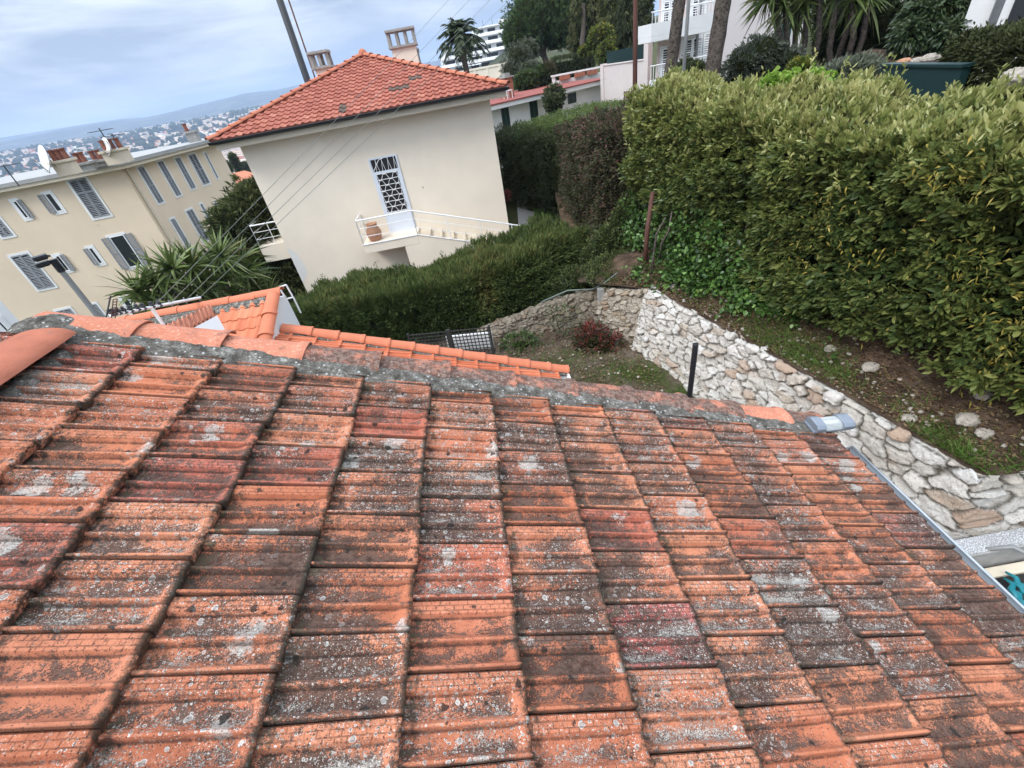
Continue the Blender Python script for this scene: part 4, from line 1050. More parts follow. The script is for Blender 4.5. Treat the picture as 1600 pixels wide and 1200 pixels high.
WIRES = [((232, 480), (400, 335), (694, 0), 'farthest to the left'), ((268, 474), (400, 367), (729, 0), 'second from the left'), ((308, 470), (400, 400), (765, 0), 'third from the left'), ((326, 470), (400, 430), (799, 0), 'farthest to the right')]
for k, (s_, m__, e_, lab) in enumerate(WIRES):
    A0 = bl + (br_ - bl) * (.42 + .19 * k)
    far_ = at_d(e_[0] + (e_[0] - m__[0]) * .6, e_[1] + (e_[1] - m__[1]) * .6, 34 + k)
    # the wire leaves the boom and climbs to the far pole out of the picture
    mid = at_d((s_[0] + m__[0]) / 2, (s_[1] + m__[1]) / 2, 9.3)
    pth = [A0 + (far_ - A0) * t_ - np.array([0, 0, .55 * 4 * t_ * (1 - t_) * .4]) for t_ in np.linspace(0, 1, 40)]
    b = MB(); b.tube(pth, .0042, 5); w_ = b.build('overhead_wire', M['wire'])
    tag(w_, 'thin overhead wire before the cream house, %s of the four' % lab, 'wire', 'overhead wires')
aer = thing('yagi_aerial', 'small rusty ladder-shaped television aerial behind the old verge', 'antenna', tuple(at_d(170, 500, 6.2)))
b = MB(); p0 = at_d(164, 506, 6.2); p1 = at_d(173, 462, 6.2); b.tube([p0, p1], .008, 5); b.tube([p0 + np.array([.0, .0, -.6]), p0], .02, 6); b.build('mast', M['pole'], aer)
b = MB(); q0_ = at_d(174, 497, 6.2); q1_ = at_d(177, 468, 6.2); q2 = at_d(180, 498, 6.2); q3 = at_d(183, 467, 6.2)
b.tube([q0_, q1_], .005, 5); b.tube([q2, q3], .005, 5)
for k in range(8): b.tube([q0_ + (q1_ - q0_) * k / 7, q2 + (q3 - q2) * k / 7], .004, 4)
b.tube([p0, q2], .006, 5); b.tube([q0_, q2], .005, 4); b.build('ladder_element', M['rust'], aer)
# street lamp
D_ = 12.5; pt = at_d(88, 413, D_); sl = thing('street_lamp', 'grey street lamp pole with twin black floodlights in front of the sand apartment', 'street lamp', (pt[0], pt[1], -7))
b = MB(); b.tube([(pt[0], pt[1], -7.5), (pt[0], pt[1], pt[2])], [.075, .05], 10); b.build('pole', M['polegrey'], sl)
right = unit(np.array([pt[1], -pt[0], 0]))
for px, nm in (((69, 412), 0), ((65, 402), 1)):
    p = at_d(px[0], px[1], D_ - .1 * nm); fr = Fr(p, right, unit(np.array([pt[0], pt[1], 0])) * -1, (0, 0, 1))
    b = MB(); b.box((-.13, .09), (-.09, .09), (-.03, .04), fr); b.box((-.11, .07), (-.07, .07), (-.048, -.03), fr); b.tube([fr(.08, 0, 0), (pt[0], pt[1], p[2] - .03)], .022, 6); b.build('lamp_head', M['black'], sl, bevel=.01)
b = MB(); b.tube([pt - np.array([0, 0, .15]), pt + np.array([0, 0, .10])], .065, 8); b.build('bracket', M['black'], sl)
# timber utility pole behind the cream house, its stay beside it, pole on the right
def post(name, label, cat, px_top, px_bot, D, r, zb, mat, group=None):
    p0 = at_d(px_top[0], px_top[1], D); p1 = at_d(px_bot[0], px_bot[1], D); x, y = p1[0], p1[1]
    dirn = (p0 - p1) / max(.01, (p0[2] - p1[2]))
    b = MB(); b.tube([p1 + dirn * (zb - p1[2]), p0 + dirn * 2.5], [r * 1.1, r * .9], 10); o = b.build(name, mat, smooth=True); tag(o, label, cat, group); return o
post('utility_pole', 'thick dark utility pole rising behind the left slope of the cream house roof', 'pole', (437, 0), (480, 125), 27, .16, -8, M['pole'])
post('guy_wire', 'thin dark stay just right of the thick utility pole', 'wire', (451, 0), (491, 118), 26.5, .035, -8, M['rust'])
post('brown_pole', 'slender rust brown pole rising behind the left end of the big hedge', 'pole', (993, 0), (992, 150), 13.5, .055, -4, M['rust'])
post('grey_pole', 'slender light grey pole between the two pine trunks', 'pole', (1074, 30), (1067, 130), 14.5, .045, -4, M['polegrey'])
"""black post in the garden gap"""
p = at_d(1087, 537, 5.15); b = MB(); b.tube([(p[0], p[1], -5.4), (p[0], p[1], p[2])], .036, 12); o = b.build('black_post', M['black'], smooth=True, bevel=.004); tag(o, 'black metal post standing in the garden before the stone wall', 'post')

# ------------------------------------------------------------------ garden floor, retaining wall and the bank above it
t = NT('garden_soil'); g_ = t.new('ShaderNodeNewGeometry').outputs['Position']
n_ = t.noise(2.6, 6, .7, g_); f_ = t.noise(38, 5, .75, g_)
c_ = t.ramp(t.math('ADD', t.math('MULTIPLY', n_, .6), t.math('MULTIPLY', f_, .45)), [(.38, (.045, .032, .022)), (.52, (.10, .075, .055)), (.64, (.17, .135, .10)), (.74, (.06, .07, .02))])
t.color(c_); t.rough(1); t.spec(.1); t.bump(f_, .9, .03); M['soil'] = t.m
WALL = [(1.9, 9.05), (3.02, 7.72), (4.12, 3.75), (4.42, 2.47), (7.6, 2.2)]     # line of the wall's top edge
def wall_x(y): return np.interp(y, [p[1] for p in WALL[::-1]], [p[0] for p in WALL[::-1]])
xs, ys = np.meshgrid(np.linspace(-9, 5, 90), np.linspace(-4, 16, 130), indexing='ij')
zs = -5.22 + .05 * lump(np.stack([xs, ys, 0 * xs], -1), .9, 3) + .02 * lump(np.stack([xs, ys, 0 * xs], -1), 4, 4) - .4 * sst(ys, 11, 15) - .5 * sst(-xs, 3.5, 8)
tag(link('garden_soil', np_mesh('garden_soil', np.stack([xs, ys, zs], -1).reshape(-1, 3), [grid_faces(90, 130)], smooth=True), M['soil']), 'brown bare garden soil with leaf litter below the stone wall', 'ground', kind='structure')
def bank_z(x, y):
    d = np.asarray(x) - wall_x(np.asarray(y)); P = np.stack([x, y, 0 * np.asarray(x)], -1)
    top = np.interp(y, [1.0, 3.7, 7.7, 9.0], [-4.02, -3.98, -3.96, -4.15])
    return top + .42 * sst(d, .15, 1.0) + .5 * sst(d, 1.0, 2.6) + .12 * np.clip(d - 2.6, 0, 20) + (.035 * lump(P, 2.2, 6) + .02 * lump(P, 7, 7)) * sst(d, .0, .3)
dd = np.concatenate([np.linspace(0, 2.6, 70), np.linspace(2.8, 16, 40)]); yy = np.concatenate([np.linspace(2.3, 10, 150), np.linspace(10.2, 19, 40)])
DD, YY = np.meshgrid(dd, yy, indexing='ij'); XX = wall_x(YY) + DD + np.where(YY > 9.05, (YY - 9.05) * .13, 0) + .05 * (YY < 9.05)
ZZ = bank_z(XX, YY); ZZ = np.where(YY > 9.05, ZZ - .25 * np.clip(YY - 9.05, 0, 3) * (1 - sst(DD, .4, 3)), ZZ)
t = NT('bank_soil'); g_ = t.new('ShaderNodeNewGeometry').outputs['Position']
n_ = t.noise(3.2, 6, .72, g_); f_ = t.noise(55, 5, .75, g_)
c_ = t.ramp(t.math('ADD', t.math('MULTIPLY', n_, .55), t.math('MULTIPLY', f_, .5)), [(.36, (.028, .02, .014)), (.5, (.075, .05, .034)), (.6, (.14, .095, .065)), (.72, (.21, .16, .12))])
t.color(c_); t.rough(1); t.spec(.1); t.bump(f_, .9, .03); M['bank'] = t.m
tag(link('terrace_slope', np_mesh('terrace_slope', np.stack([XX, YY, ZZ], -1).reshape(-1, 3), [grid_faces(len(dd), len(yy))], smooth=True), M['bank']), 'brown earth bank above the stone wall under the big hedge', 'ground', kind='structure')

def stone_wall(name, line, ztop, zbot, batter, cell, parent, mat, seed, depth=.05, res=.014, stretch=(1., .75), skew=0.0):
    """rubble masonry: cells displaced outwards, joints sunk; line runs in plan, batter widens the foot"""
    r_ = np.random.default_rng(seed)
    line = [np.array(p, float) for p in line]; seg = [np.linalg.norm(line[i + 1] - line[i]) for i in range(len(line) - 1)]; cum = np.concatenate([[0], np.cumsum(seg)]); L = cum[-1]
    S = np.arange(0, L, res); X = np.interp(S, cum, [p[0] for p in line]); Y = np.interp(S, cum, [p[1] for p in line])
    tx, ty = np.gradient(X, S), np.gradient(Y, S); k_ = 41; ker = np.ones(k_) / k_
    tx = np.convolve(np.pad(tx, k_ // 2, 'edge'), ker, 'valid'); ty = np.convolve(np.pad(ty, k_ // 2, 'edge'), ker, 'valid'); tl_ = np.hypot(tx, ty)
    nx, ny = ty / tl_, -tx / tl_
    zt = np.interp(S, np.linspace(0, L, len(ztop)), ztop); zb = np.interp(S, np.linspace(0, L, len(zbot)), zbot)
    H = (zt - zb).max(); nh = int(H / res); cap = .24; nc = int(cap / res)
    Q = np.concatenate([np.linspace(0, 1, nh), np.full(nc, 1.0)]); C = np.concatenate([np.zeros(nh), np.linspace(0, cap, nc + 1)[1:]])
    HT = np.concatenate([np.linspace(0, H, nh), H + C[nh:]])
    SS, TT_ = np.meshgrid(S, HT, indexing='ij')
    u_ = (SS + skew * TT_) * stretch[0] + .05 * lump(np.stack([SS, TT_, 0 * SS], -1), 3, seed); v_ = TT_ / stretch[1] + .05 * lump(np.stack([SS, TT_, 0 * SS + 3], -1), 3, seed)
    cs_ = np.interp(S, np.linspace(0, L, len(cell)), cell)
    # warp so that the cell size may vary along the wall
    ucell = np.concatenate([[0], np.cumsum(res / cs_[:-1])]); UU = ucell[:, None] + (u_ - SS * stretch[0]) / cs_[:, None]; VV = v_ / cs_[:, None]
    F1 = np.full(UU.shape, 9.); F2 = F1.copy(); ID = np.zeros(UU.shape)
    iu, iv = np.floor(UU).astype(int), np.floor(VV).astype(int)
    UU = UU + .17 * lump(np.stack([UU, VV, 0 * UU], -1), 1.7, seed) + .07 * lump(np.stack([UU, VV, 0 * UU + 2], -1), 4.5, seed); VV = VV + .17 * lump(np.stack([UU, VV, 0 * UU + 5], -1), 1.7, seed + 1) + .07 * lump(np.stack([UU, VV, 0 * UU + 7], -1), 4.5, seed + 1); iu, iv = np.floor(UU).astype(int), np.floor(VV).astype(int)
    def hsh(a_, b_, s_): h = np.sin(a_ * 127.1 + b_ * 311.7 + s_ * 74.7 + seed) * 43758.5453; return h - np.floor(h)
    for a_ in (-1, 0, 1):
        for b_ in (-1, 0, 1):
            cu, cv = iu + a_, iv + b_
            d = np.hypot(cu + .1 + .8 * hsh(cu, cv, 1) - UU, (cv + .1 + .8 * hsh(cu, cv, 2) - VV)) * (.8 + .4 * hsh(cu, cv, 3))
            c1_ = d < F1; F2 = np.where(c1_, F1, np.minimum(F2, d)); ID = np.where(c1_, hsh(cu, cv, 5), ID); F1 = np.where(c1_, d, F1)
    edge = F2 - F1 + .035 * lump(np.stack([SS, TT_, 0 * SS], -1), 16, seed + 2) + .03 * lump(np.stack([SS, TT_, 0 * SS], -1), 45, seed + 2); st = sst(edge, .015, .12)
    P3 = np.stack([SS, TT_, ID * 20], -1)
    disp = depth * st * (.55 + .6 * ID) + - .030 * st * np.abs(lump(P3, 5, seed + 1)) - .016 * st * np.abs(lump(P3, 14, seed + 1)) + .007 * st * lump(P3, 30, seed + 1) + .006 * lump(P3, 40, seed) + .05 * lump(np.stack([SS, TT_, 0 * SS], -1), 1.1, seed + 4)
    tilt_ = (hsh(np.round(ID * 999), 1, 7) - .5) * .10 * st * (TT_ * 6 % 1)
    hx, hy = hsh(np.round(ID * 999), 2, 8) - .5, hsh(np.round(ID * 999), 3, 9) - .5; disp = disp + st * .09 * (hx * np.sin(SS * 9) + hy * np.sin(TT_ * 9))
    zc = zb[:, None] + (zt - zb)[:, None] * Q[None, :]
    out = batter * (1 - Q)[None, :] * np.ones_like(SS) - C[None, :]
    onface = (C <= 0)[None, :]
    px = X[:, None] + nx[:, None] * (out + disp * np.where(onface, 1, .25)); py = Y[:, None] + ny[:, None] * (out + disp * np.where(onface, 1, .25))
    pz = zc + (disp + .03 * lump(np.stack([SS, TT_, 0 * SS], -1), 9, seed + 6)) * np.where(onface, .15, .9) + np.where(onface, 0, -.02 - .18 * C[None, :])
    V = np.stack([px, py, pz], -1).reshape(-1, 3)
    me = np_mesh(name, V, [grid_faces(len(S), len(Q))[:, ::-1]], {'cell': ('FLOAT', ID.ravel()), 'stone': ('FLOAT', st.ravel())}, smooth=True)
    o = link(name, me, mat, parent); return o
def stone_material(name, tint):
    t = NT(name); g_ = t.new('ShaderNodeNewGeometry').outputs['Position']
    cell, st = t.attr('cell'), t.attr('stone'); n_ = t.noise(9, 6, .7, g_); f_ = t.noise(60, 5, .75, g_)
    c_ = t.ramp(cell, [(0, (.62, .58, .52)), (.3, (.70, .675, .625)), (.55, (.57, .52, .45)), (.7, (.74, .72, .68)), (.88, (.55, .47, .38)), (.96, (.46, .32, .23)), (1, (.64, .61, .56))])
    c_ = t.mix(t.step(n_, .52, .70, 0, .55), c_, (.36, .31, .255)); c_ = t.mix(t.step(t.math('ADD', t.math('MULTIPLY', f_, .6), t.math('MULTIPLY', t.noise(24, 5, .75, g_), .5)), .58, .69, 0, .75), c_, (.15, .125, .10)); c_ = t.mix(t.step(t.noise(130, 4, .8, g_), .52, .7, 0, .5), c_, (.75, .73, .69))
    c_ = t.mix(t.step(t.noise(4, 4, .6, g_), .58, .7, 0, .5), c_, (.40, .27, .18))
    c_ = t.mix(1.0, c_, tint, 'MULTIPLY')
    mort = t.ramp(f_, [(.3, (.035, .03, .023)), (.5, (.11, .095, .075)), (.72, (.26, .235, .20))])
    c_ = t.mix(st, mort, c_); t.color(c_); t.rough(.95); t.spec(.2); t.bump(t.math('ADD', t.math('ADD', f_, n_), t.noise(24, 5, .75, g_)), 1.0, .02); return t.m
M['stone'] = stone_material('pale_limestone_rubble', (1, 1, 1)); M['stone2'] = stone_material('dull_limestone_rubble', (.70, .64, .56)); M['stone3'] = stone_material('dull_brown_rubble', (.36, .32, .27))  # the low rubble wall's own stone is a darker, dull brown
rw = thing('retaining_wall', 'pale limestone rubble retaining wall curving along the garden below the hedge', 'wall', (3.6, 5, -5.2))
stone_wall('stones', [(3.00, 7.78), (4.12, 3.75), (4.42, 2.47), (7.6, 2.5)], [-3.98, -3.98, -4.0, -4.0, -4.0], [-5.3, -5.3, -5.3], .36, [.19, .23, .28, .30], rw, M['stone'], 5, .055, stretch=(.8, .62), skew=.25)
stone_wall('corner_stones', [(2.32, 8.80), (3.02, 7.74)], [-4.25, -3.98], [-5.3, -5.3], .20, [.15, .17], rw, M['stone2'], 8, .04, stretch=(.9, .8))
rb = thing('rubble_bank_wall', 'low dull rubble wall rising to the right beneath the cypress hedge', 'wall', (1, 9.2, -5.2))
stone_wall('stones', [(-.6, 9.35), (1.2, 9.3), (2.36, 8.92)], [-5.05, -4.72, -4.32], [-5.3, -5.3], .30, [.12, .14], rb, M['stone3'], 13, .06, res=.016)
b = MB(); fr = Fr((2.30, 8.72, 0)); b.box((-.07, .07), (-.06, .06), (-5.3, -4.22), fr); b.build('concrete_post', M['concrete'], bevel=.01); tag(bpy.context.scene.objects['concrete_post'], 'grey concrete post at the corner where the rubble walls meet', 'post')
pp = [at_d(828, 486, 9.6), at_d(850, 470, 9.5), at_d(887, 454, 9.4), at_d(925, 452, 9.2), at_d(945, 442, 9.0), at_d(960, 430, 9.1), at_d(978, 416, 9.3)]
b = MB(); b.tube(pp, .019, 8); o = b.build('garden_pipe', M['hose'], smooth=True); tag(o, 'weathered grey green pipe lying along the top of the low rubble wall', 'pipe')
# trellis panels
tr = thing('trellis', 'dark wooden lattice trellis under the cypress hedge beyond the orange verge', 'trellis', (-1.1, 8.4, -5.2))
T0, T1 = np.array([-2.05, 8.62, 0]), np.array([-.26, 8.30, 0]); tf = Fr((T0[0], T0[1], 0), T1 - T0, (0, 0, 1), np.cross(unit(T1 - T0), (0, 0, 1))); TL_ = np.linalg.norm(T1 - T0)
for a0, a1 in ((0, TL_ / 2 - .02), (TL_ / 2 + .02, TL_)):
    b = MB(); z0, z1 = -5.2, -4.42
    for x in np.arange(a0 + .02, a1, .082): b.box((x, x + .018), (z0, z1), (0, .014), tf)
    for z in np.arange(z0 + .02, z1, .082): b.box((a0, a1), (z, z + .018), (.0145, .028), tf)
    for x in (a0 - .02, a1 - .02): b.box((x, x + .04), (z0, z1 + .03), (-.012, .036), tf)
    b.build('lattice_panel', M['trellis'], tr)
b = MB(); b.box((TL_ * .38, TL_ * .97), (-5.2, -4.78), (-.42, -.38), tf); o = b.build('pale_board', M['white'], bevel=.005); tag(o, 'pale board standing on the ground behind the trellis', 'board')

# ledge and the dark heap beside the house at the right edge
lg = thing('concrete_ledge', 'broad concrete ledge topped with white chippings at the foot of the stone wall, right edge', 'ledge', (5, 1.8, -5))
LZ = -4.62; la, lb = at_z(1478, 850, LZ), at_z(1497, 873, LZ)
b = MB(); b.box((la[0] - .6, 5.3), (lb[1], la[1] + .02), (-5.4, LZ)); b.build('slab', M['concrete'], lg, bevel=.01)
t = NT('white_chippings'); v_ = t.vor(75); c_ = t.sepc(t.vor(75, out='Color')); t.color(t.mix(t.step(v_, .5, .2), (.30, .30, .30), t.ramp(c_[0], [(0, (.5, .5, .5)), (.6, (.74, .74, .74)), (1, (.82, .82, .83))]))); t.rough(.9); t.bump(v_, .8, .01)
b = MB(); b.box((la[0] - .58, 5.28), (lb[1] + .015, la[1] + .015), (LZ - .05, LZ + .012)); b.build('chippings', t.m, lg)
b = MB(); b.box((la[0] - .4, 5.2), (lb[1] - .13, lb[1] - .03), (-5.4, LZ - .24)); b.build('lower_kerb', M['cream_trim'], lg, bevel=.01)
def crumple(name, c, rad, mat, label, cat, seed, squash=.55, parent=None):
    U_, V_ = np.meshgrid(np.linspace(0, 2 * math.pi, 56), np.linspace(.02, math.pi - .02, 30), indexing='ij')
    P = np.stack([np.cos(U_) * np.sin(V_), np.sin(U_) * np.sin(V_), np.cos(V_)], -1)
    k_ = 1 + .20 * lump(P, 2.2, seed) + .10 * np.abs(lump(P, 5, seed + 1)) + .05 * lump(P, 12, seed + 2)
    P = P * k_[..., None] * np.array(rad) ; o = link(name, np_mesh(name, P.reshape(-1, 3) + np.array(c), [grid_faces(56, 30)], smooth=True), mat, parent)
    if label: tag(o, label, cat)
    return o
h0 = at_z(1568, 925, -4.95)
crumple('plastic_sheet', (h0[0] + .1, h0[1] - .05, -5.1), (.62, .42, .24), M['blackbag'], 'crumpled black plastic sheet heaped below the concrete ledge', 'plastic sheet', 3)
crumple('grey_bag', (h0[0] + .02, h0[1] - .34, -4.98), (.26, .16, .16), M['greybox'], 'grey bag lying on the black plastic sheet', 'bag', 9)
for k, (dx, dy, dz) in enumerate(((.20, -.22, .30), (.33, -.33, .27), (.24, -.42, .24), (.42, -.24, .25))):
    an = .18 * k + .9; p = at_z(((1580, 922), (1592, 938), (1590, 912), (1599, 926))[k][0], ((1580, 922), (1592, 938), (1590, 912), (1599, 926))[k][1], -4.74); d = np.array([math.cos(an + .3), math.sin(an + .3), .05]) * .12
    b = MB(); b.tube([p - d, p - d * .5 + np.array([0, .03, .03]), p, p + d * .6 + np.array([.02, -.03, .02]), p + d], [.012, .024, .028, .022, .010], 10); o = b.build('turquoise_strap', M['teal'], smooth=True)
    tag(o, 'shiny turquoise strap piece lying on the dark heap at the right edge', 'strap', 'turquoise straps on the heap')
b = MB(); b.tube([h0 + np.array([-.1, .30, .3]), h0 + np.array([.1, .22, .42]), h0 + np.array([.26, .0, .40]), h0 + np.array([.12, -.16, .30])], .022, 8); o = b.build('grey_tube', M['polegrey'], smooth=True); tag(o, 'bent grey tube arching over the turquoise straps', 'tube')

# ------------------------------------------------------------------ foliage
def runit(n, r_): v = r_.normal(size=(n, 3)); return v / np.linalg.norm(v, axis=1)[:, None]
def leaf_mesh(name, P, D, L, W, tone, mat, parent=None, shape='hex', fold=.22, droop=.12, seed=0, ref=None):
    """one small folded leaf per row of P along D"""
    r_ = np.random.default_rng(seed + 100); n = len(P)
    D = D / np.linalg.norm(D, axis=1)[:, None]
    R_ = runit(n, r_) if ref is None else ref
    S = np.cross(D, R_); S /= np.linalg.norm(S, axis=1)[:, None] + 1e-9; N = np.cross(S, D)
    L = (np.broadcast_to(L, (n,)) * r_.uniform(.7, 1.25, n))[:, None]; W = (np.broadcast_to(W, (n,)) * r_.uniform(.75, 1.2, n))[:, None]
    dz = np.array([0, 0, 1.])
    if shape == 'hex':
        f = fold * W
        pts = [P, P + .34 * L * D + .5 * W * S + f * N - .2 * droop * L * dz, P + .72 * L * D + .40 * W * S + f * N - .5 * droop * L * dz, P + L * D - droop * L * dz, P + .72 * L * D - .40 * W * S + f * N - .5 * droop * L * dz, P + .34 * L * D - .5 * W * S + f * N - .2 * droop * L * dz]
        V = np.stack(pts, 1).reshape(-1, 3); o = (np.arange(n) * 6)[:, None]
        fs = [np.concatenate([o + np.array([[0, 1, 2, 3]]), o + np.array([[0, 3, 4, 5]])])]; k = 6
    elif shape == 'blade':
        pts = [P - .5 * W * S, P + .5 * W * S, P + .55 * L * D + .38 * W * S - .25 * droop * L * dz, P + L * D - droop * L * dz, P + .55 * L * D - .38 * W * S - .25 * droop * L * dz]
        V = np.stack(pts, 1).reshape(-1, 3); o = (np.arange(n) * 5)[:, None]; fs = [o + np.array([[0, 1, 2, 4]]), o + np.array([[4, 2, 3]])]; k = 5
    else:
        pts = [P, P + .45 * L * D + .5 * W * S + fold * W * N, P + L * D - droop * L * dz, P + .45 * L * D - .5 * W * S + fold * W * N]
        V = np.stack(pts, 1).reshape(-1, 3); o = (np.arange(n) * 4)[:, None]; fs = [np.concatenate([o + np.array([[0, 1, 2]]), o + np.array([[0, 2, 3]])])]; k = 4
    me = np_mesh(name, V, fs, {'tone': ('FLOAT', np.repeat(np.clip(tone, 0, 1), k))})
    return link(name, me, mat, parent)
def tufts(C, Nrm, m, L, W, spread, r_, upb=0.0, jit=.02):
    """m leaves radiating from every centre, about its outward direction"""
    n = len(C); P = np.repeat(C, m, 0) + r_.normal(0, jit, (n * m, 3)); Nn = np.repeat(Nrm, m, 0)
    D = Nn + spread * runit(n * m, r_) + np.array([0, 0, upb]); return P + .0 * D, D
def in_blobs(blobs, n, r_, lumpy=.22, ls=1.2, shell=.30):
    w = np.array([b[1][0] * b[1][2] + b[1][1] * b[1][2] for b in blobs]); k = r_.choice(len(blobs), n, p=w / w.sum())
    c = np.array([b[0] for b in blobs])[k]; R = np.array([b[1] for b in blobs])[k]; d = runit(n, r_)
    f = 1 - np.abs(r_.normal(0, shell, n)); f = np.clip(f, .1, 1.05)
    P0 = c + R * d; f = f * (1 + lumpy * lump(P0, ls / max(.3, float(R.mean()) ** .5), 3)); P = c + R * d * f[:, None]
    nn = d / R; nn /= np.linalg.norm(nn, axis=1)[:, None]; return P, nn
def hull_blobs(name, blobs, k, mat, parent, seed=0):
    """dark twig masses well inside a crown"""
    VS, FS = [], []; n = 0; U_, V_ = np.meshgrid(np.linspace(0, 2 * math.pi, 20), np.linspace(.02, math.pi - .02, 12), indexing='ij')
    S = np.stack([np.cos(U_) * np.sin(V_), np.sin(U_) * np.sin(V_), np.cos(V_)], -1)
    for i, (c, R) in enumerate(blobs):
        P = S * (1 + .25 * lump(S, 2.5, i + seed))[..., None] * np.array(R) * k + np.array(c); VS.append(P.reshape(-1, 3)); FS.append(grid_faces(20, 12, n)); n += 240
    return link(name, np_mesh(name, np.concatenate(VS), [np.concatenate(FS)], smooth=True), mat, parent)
def bpx(x, y, D, rx, ry=None, rz=None):
    c = at_d(x, y, D); s_ = (c @ FW) / F_PX; rx = rx * s_; ry = rx if ry is None else ry * s_; rz = rx if rz is None else rz * s_
    return (c, np.array([rx, ry, rz]))
def plant(name, label, cat, blobs, n, m, L, W, mat, seed, spread=.8, up=.2, shape='tri', group=None, hull=.72, trunk=None, lumpy=.22, ls=1.2, shell=.25, tone=(.5, .22), toneup=.15, droop=.12, hullmat='hull', jit=.03, base=None):
    r_ = np.random.default_rng(seed); c0 = np.mean([b[0] for b in blobs], 0); zb = min(b[0][2] - b[1][2] for b in blobs)
    loc = (c0[0], c0[1], zb) if base is None else base
    th = thing(name, label, cat, loc, group=group)
    C, N = in_blobs(blobs, n, r_, lumpy, ls, shell); P, D = tufts(C, N, m, L, W, spread, r_, up, jit)
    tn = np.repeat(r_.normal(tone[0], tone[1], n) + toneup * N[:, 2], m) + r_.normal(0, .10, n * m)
    leaf_mesh('crown', P, D, L, W, tn, mat, th, shape, droop=droop, seed=seed)
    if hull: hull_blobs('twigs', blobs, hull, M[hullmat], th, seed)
    if trunk: trunk(th)
    return th
def limb_trunk(base, tops, r0, mat='bark', wob=.1, seed=0):
    def f(th):
        r_ = np.random.default_rng(seed); b = MB(); base_ = np.array(base, float)
        fork = base_ + (np.mean(tops, 0) - base_) * .55 if len(tops) > 1 else np.array(tops[0])
        n = 7; pts = [base_ + (fork - base_) * k / n + r_.normal(0, wob, 3) * np.array([1, 1, 0]) * (0 < k < n) for k in range(n + 1)]
        b.tube(pts, list(np.linspace(r0 * 1.2, r0 * .7, n + 1)), 10)
        for t_ in (tops if len(tops) > 1 else []):
            t_ = np.array(t_); q = [fork + (t_ - fork) * k / 4 + r_.normal(0, wob, 3) * (0 < k < 4) for k in range(5)]; b.tube(q, list(np.linspace(r0 * .6, r0 * .15, 5)), 7)
        b.build('trunk', M[mat], th, smooth=True)
    return f

# hedges with a rounded box section
def hedge_points(line, zb, zt, thick, n, r_, amp=.14, ls=1.3, depth=.22, back=.12, lean=0.0):
    """points and outward directions over front, top, ends; front lies on the left-hand side of the line as it runs"""
    line = np.array(line, float); seg = np.linalg.norm(np.diff(line, axis=0), axis=1); cum = np.concatenate([[0], np.cumsum(seg)]); L = cum[-1]
    H = float(np.mean(np.array(zt) - np.array(zb)))
    areas = np.array([L * H, L * thick, thick * H, thick * H, L * H * back]); k = r_.choice(5, n, p=areas / areas.sum())
    s = r_.uniform(0, L, n); q = r_.uniform(0, 1, n); c = r_.uniform(0, thick, n)
    s = np.where(k == 2, 0, np.where(k == 3, L, s)); q = np.where(k == 1, 1, q); c = np.where((k == 0), 0, np.where(k == 4, thick, c))
    x = np.interp(s, cum, line[:, 0]); y = np.interp(s, cum, line[:, 1])
    i = np.clip(np.searchsorted(cum, s, 'right') - 1, 0, len(seg) - 1); t_ = (line[i + 1] - line[i]) / seg[i][:, None]
    fn = np.stack([t_[:, 1], -t_[:, 0]], 1) * -1.0       # towards the front
    zb_ = np.interp(s, np.linspace(0, L, len(zb)), zb); zt_ = np.interp(s, np.linspace(0, L, len(zt)), zt); z = zb_ + (zt_ - zb_) * q
    N = np.zeros((n, 3)); N[:, :2] = np.where((k == 0)[:, None], fn, 0) + np.where((k == 4)[:, None], -fn, 0) + np.where((k == 2)[:, None], -t_, 0) + np.where((k == 3)[:, None], t_, 0); N[:, 2] = (k == 1) * 1.0
    # round the upper edges
    rr = .28; up = np.clip((z - (zt_ - rr)) / rr, 0, 1) * (k != 1); inn = np.clip((rr - c) / rr, 0, 1) * (k == 1)
    N[:, 2] += up * .9; N[:, :2] += fn * (inn * .9)[:, None]
    off = -.5 * rr * up ** 2; dz_ = -.5 * rr * inn ** 2
    P = np.stack([x, y, z + dz_], 1); P[:, :2] += -fn * c[:, None] + fn * (off * (k == 0))[:, None] + fn * (lean * (q - .5) * (k != 1))[:, None] + fn * (lean * .5 * (k == 1))[:, None]
    N /= np.linalg.norm(N, axis=1)[:, None]
    d = amp * lump(P, ls, 2) + .5 * amp * lump(P, ls * 2.6, 5) - np.abs(r_.normal(0, depth, n))
    return P + N * d[:, None], N, k
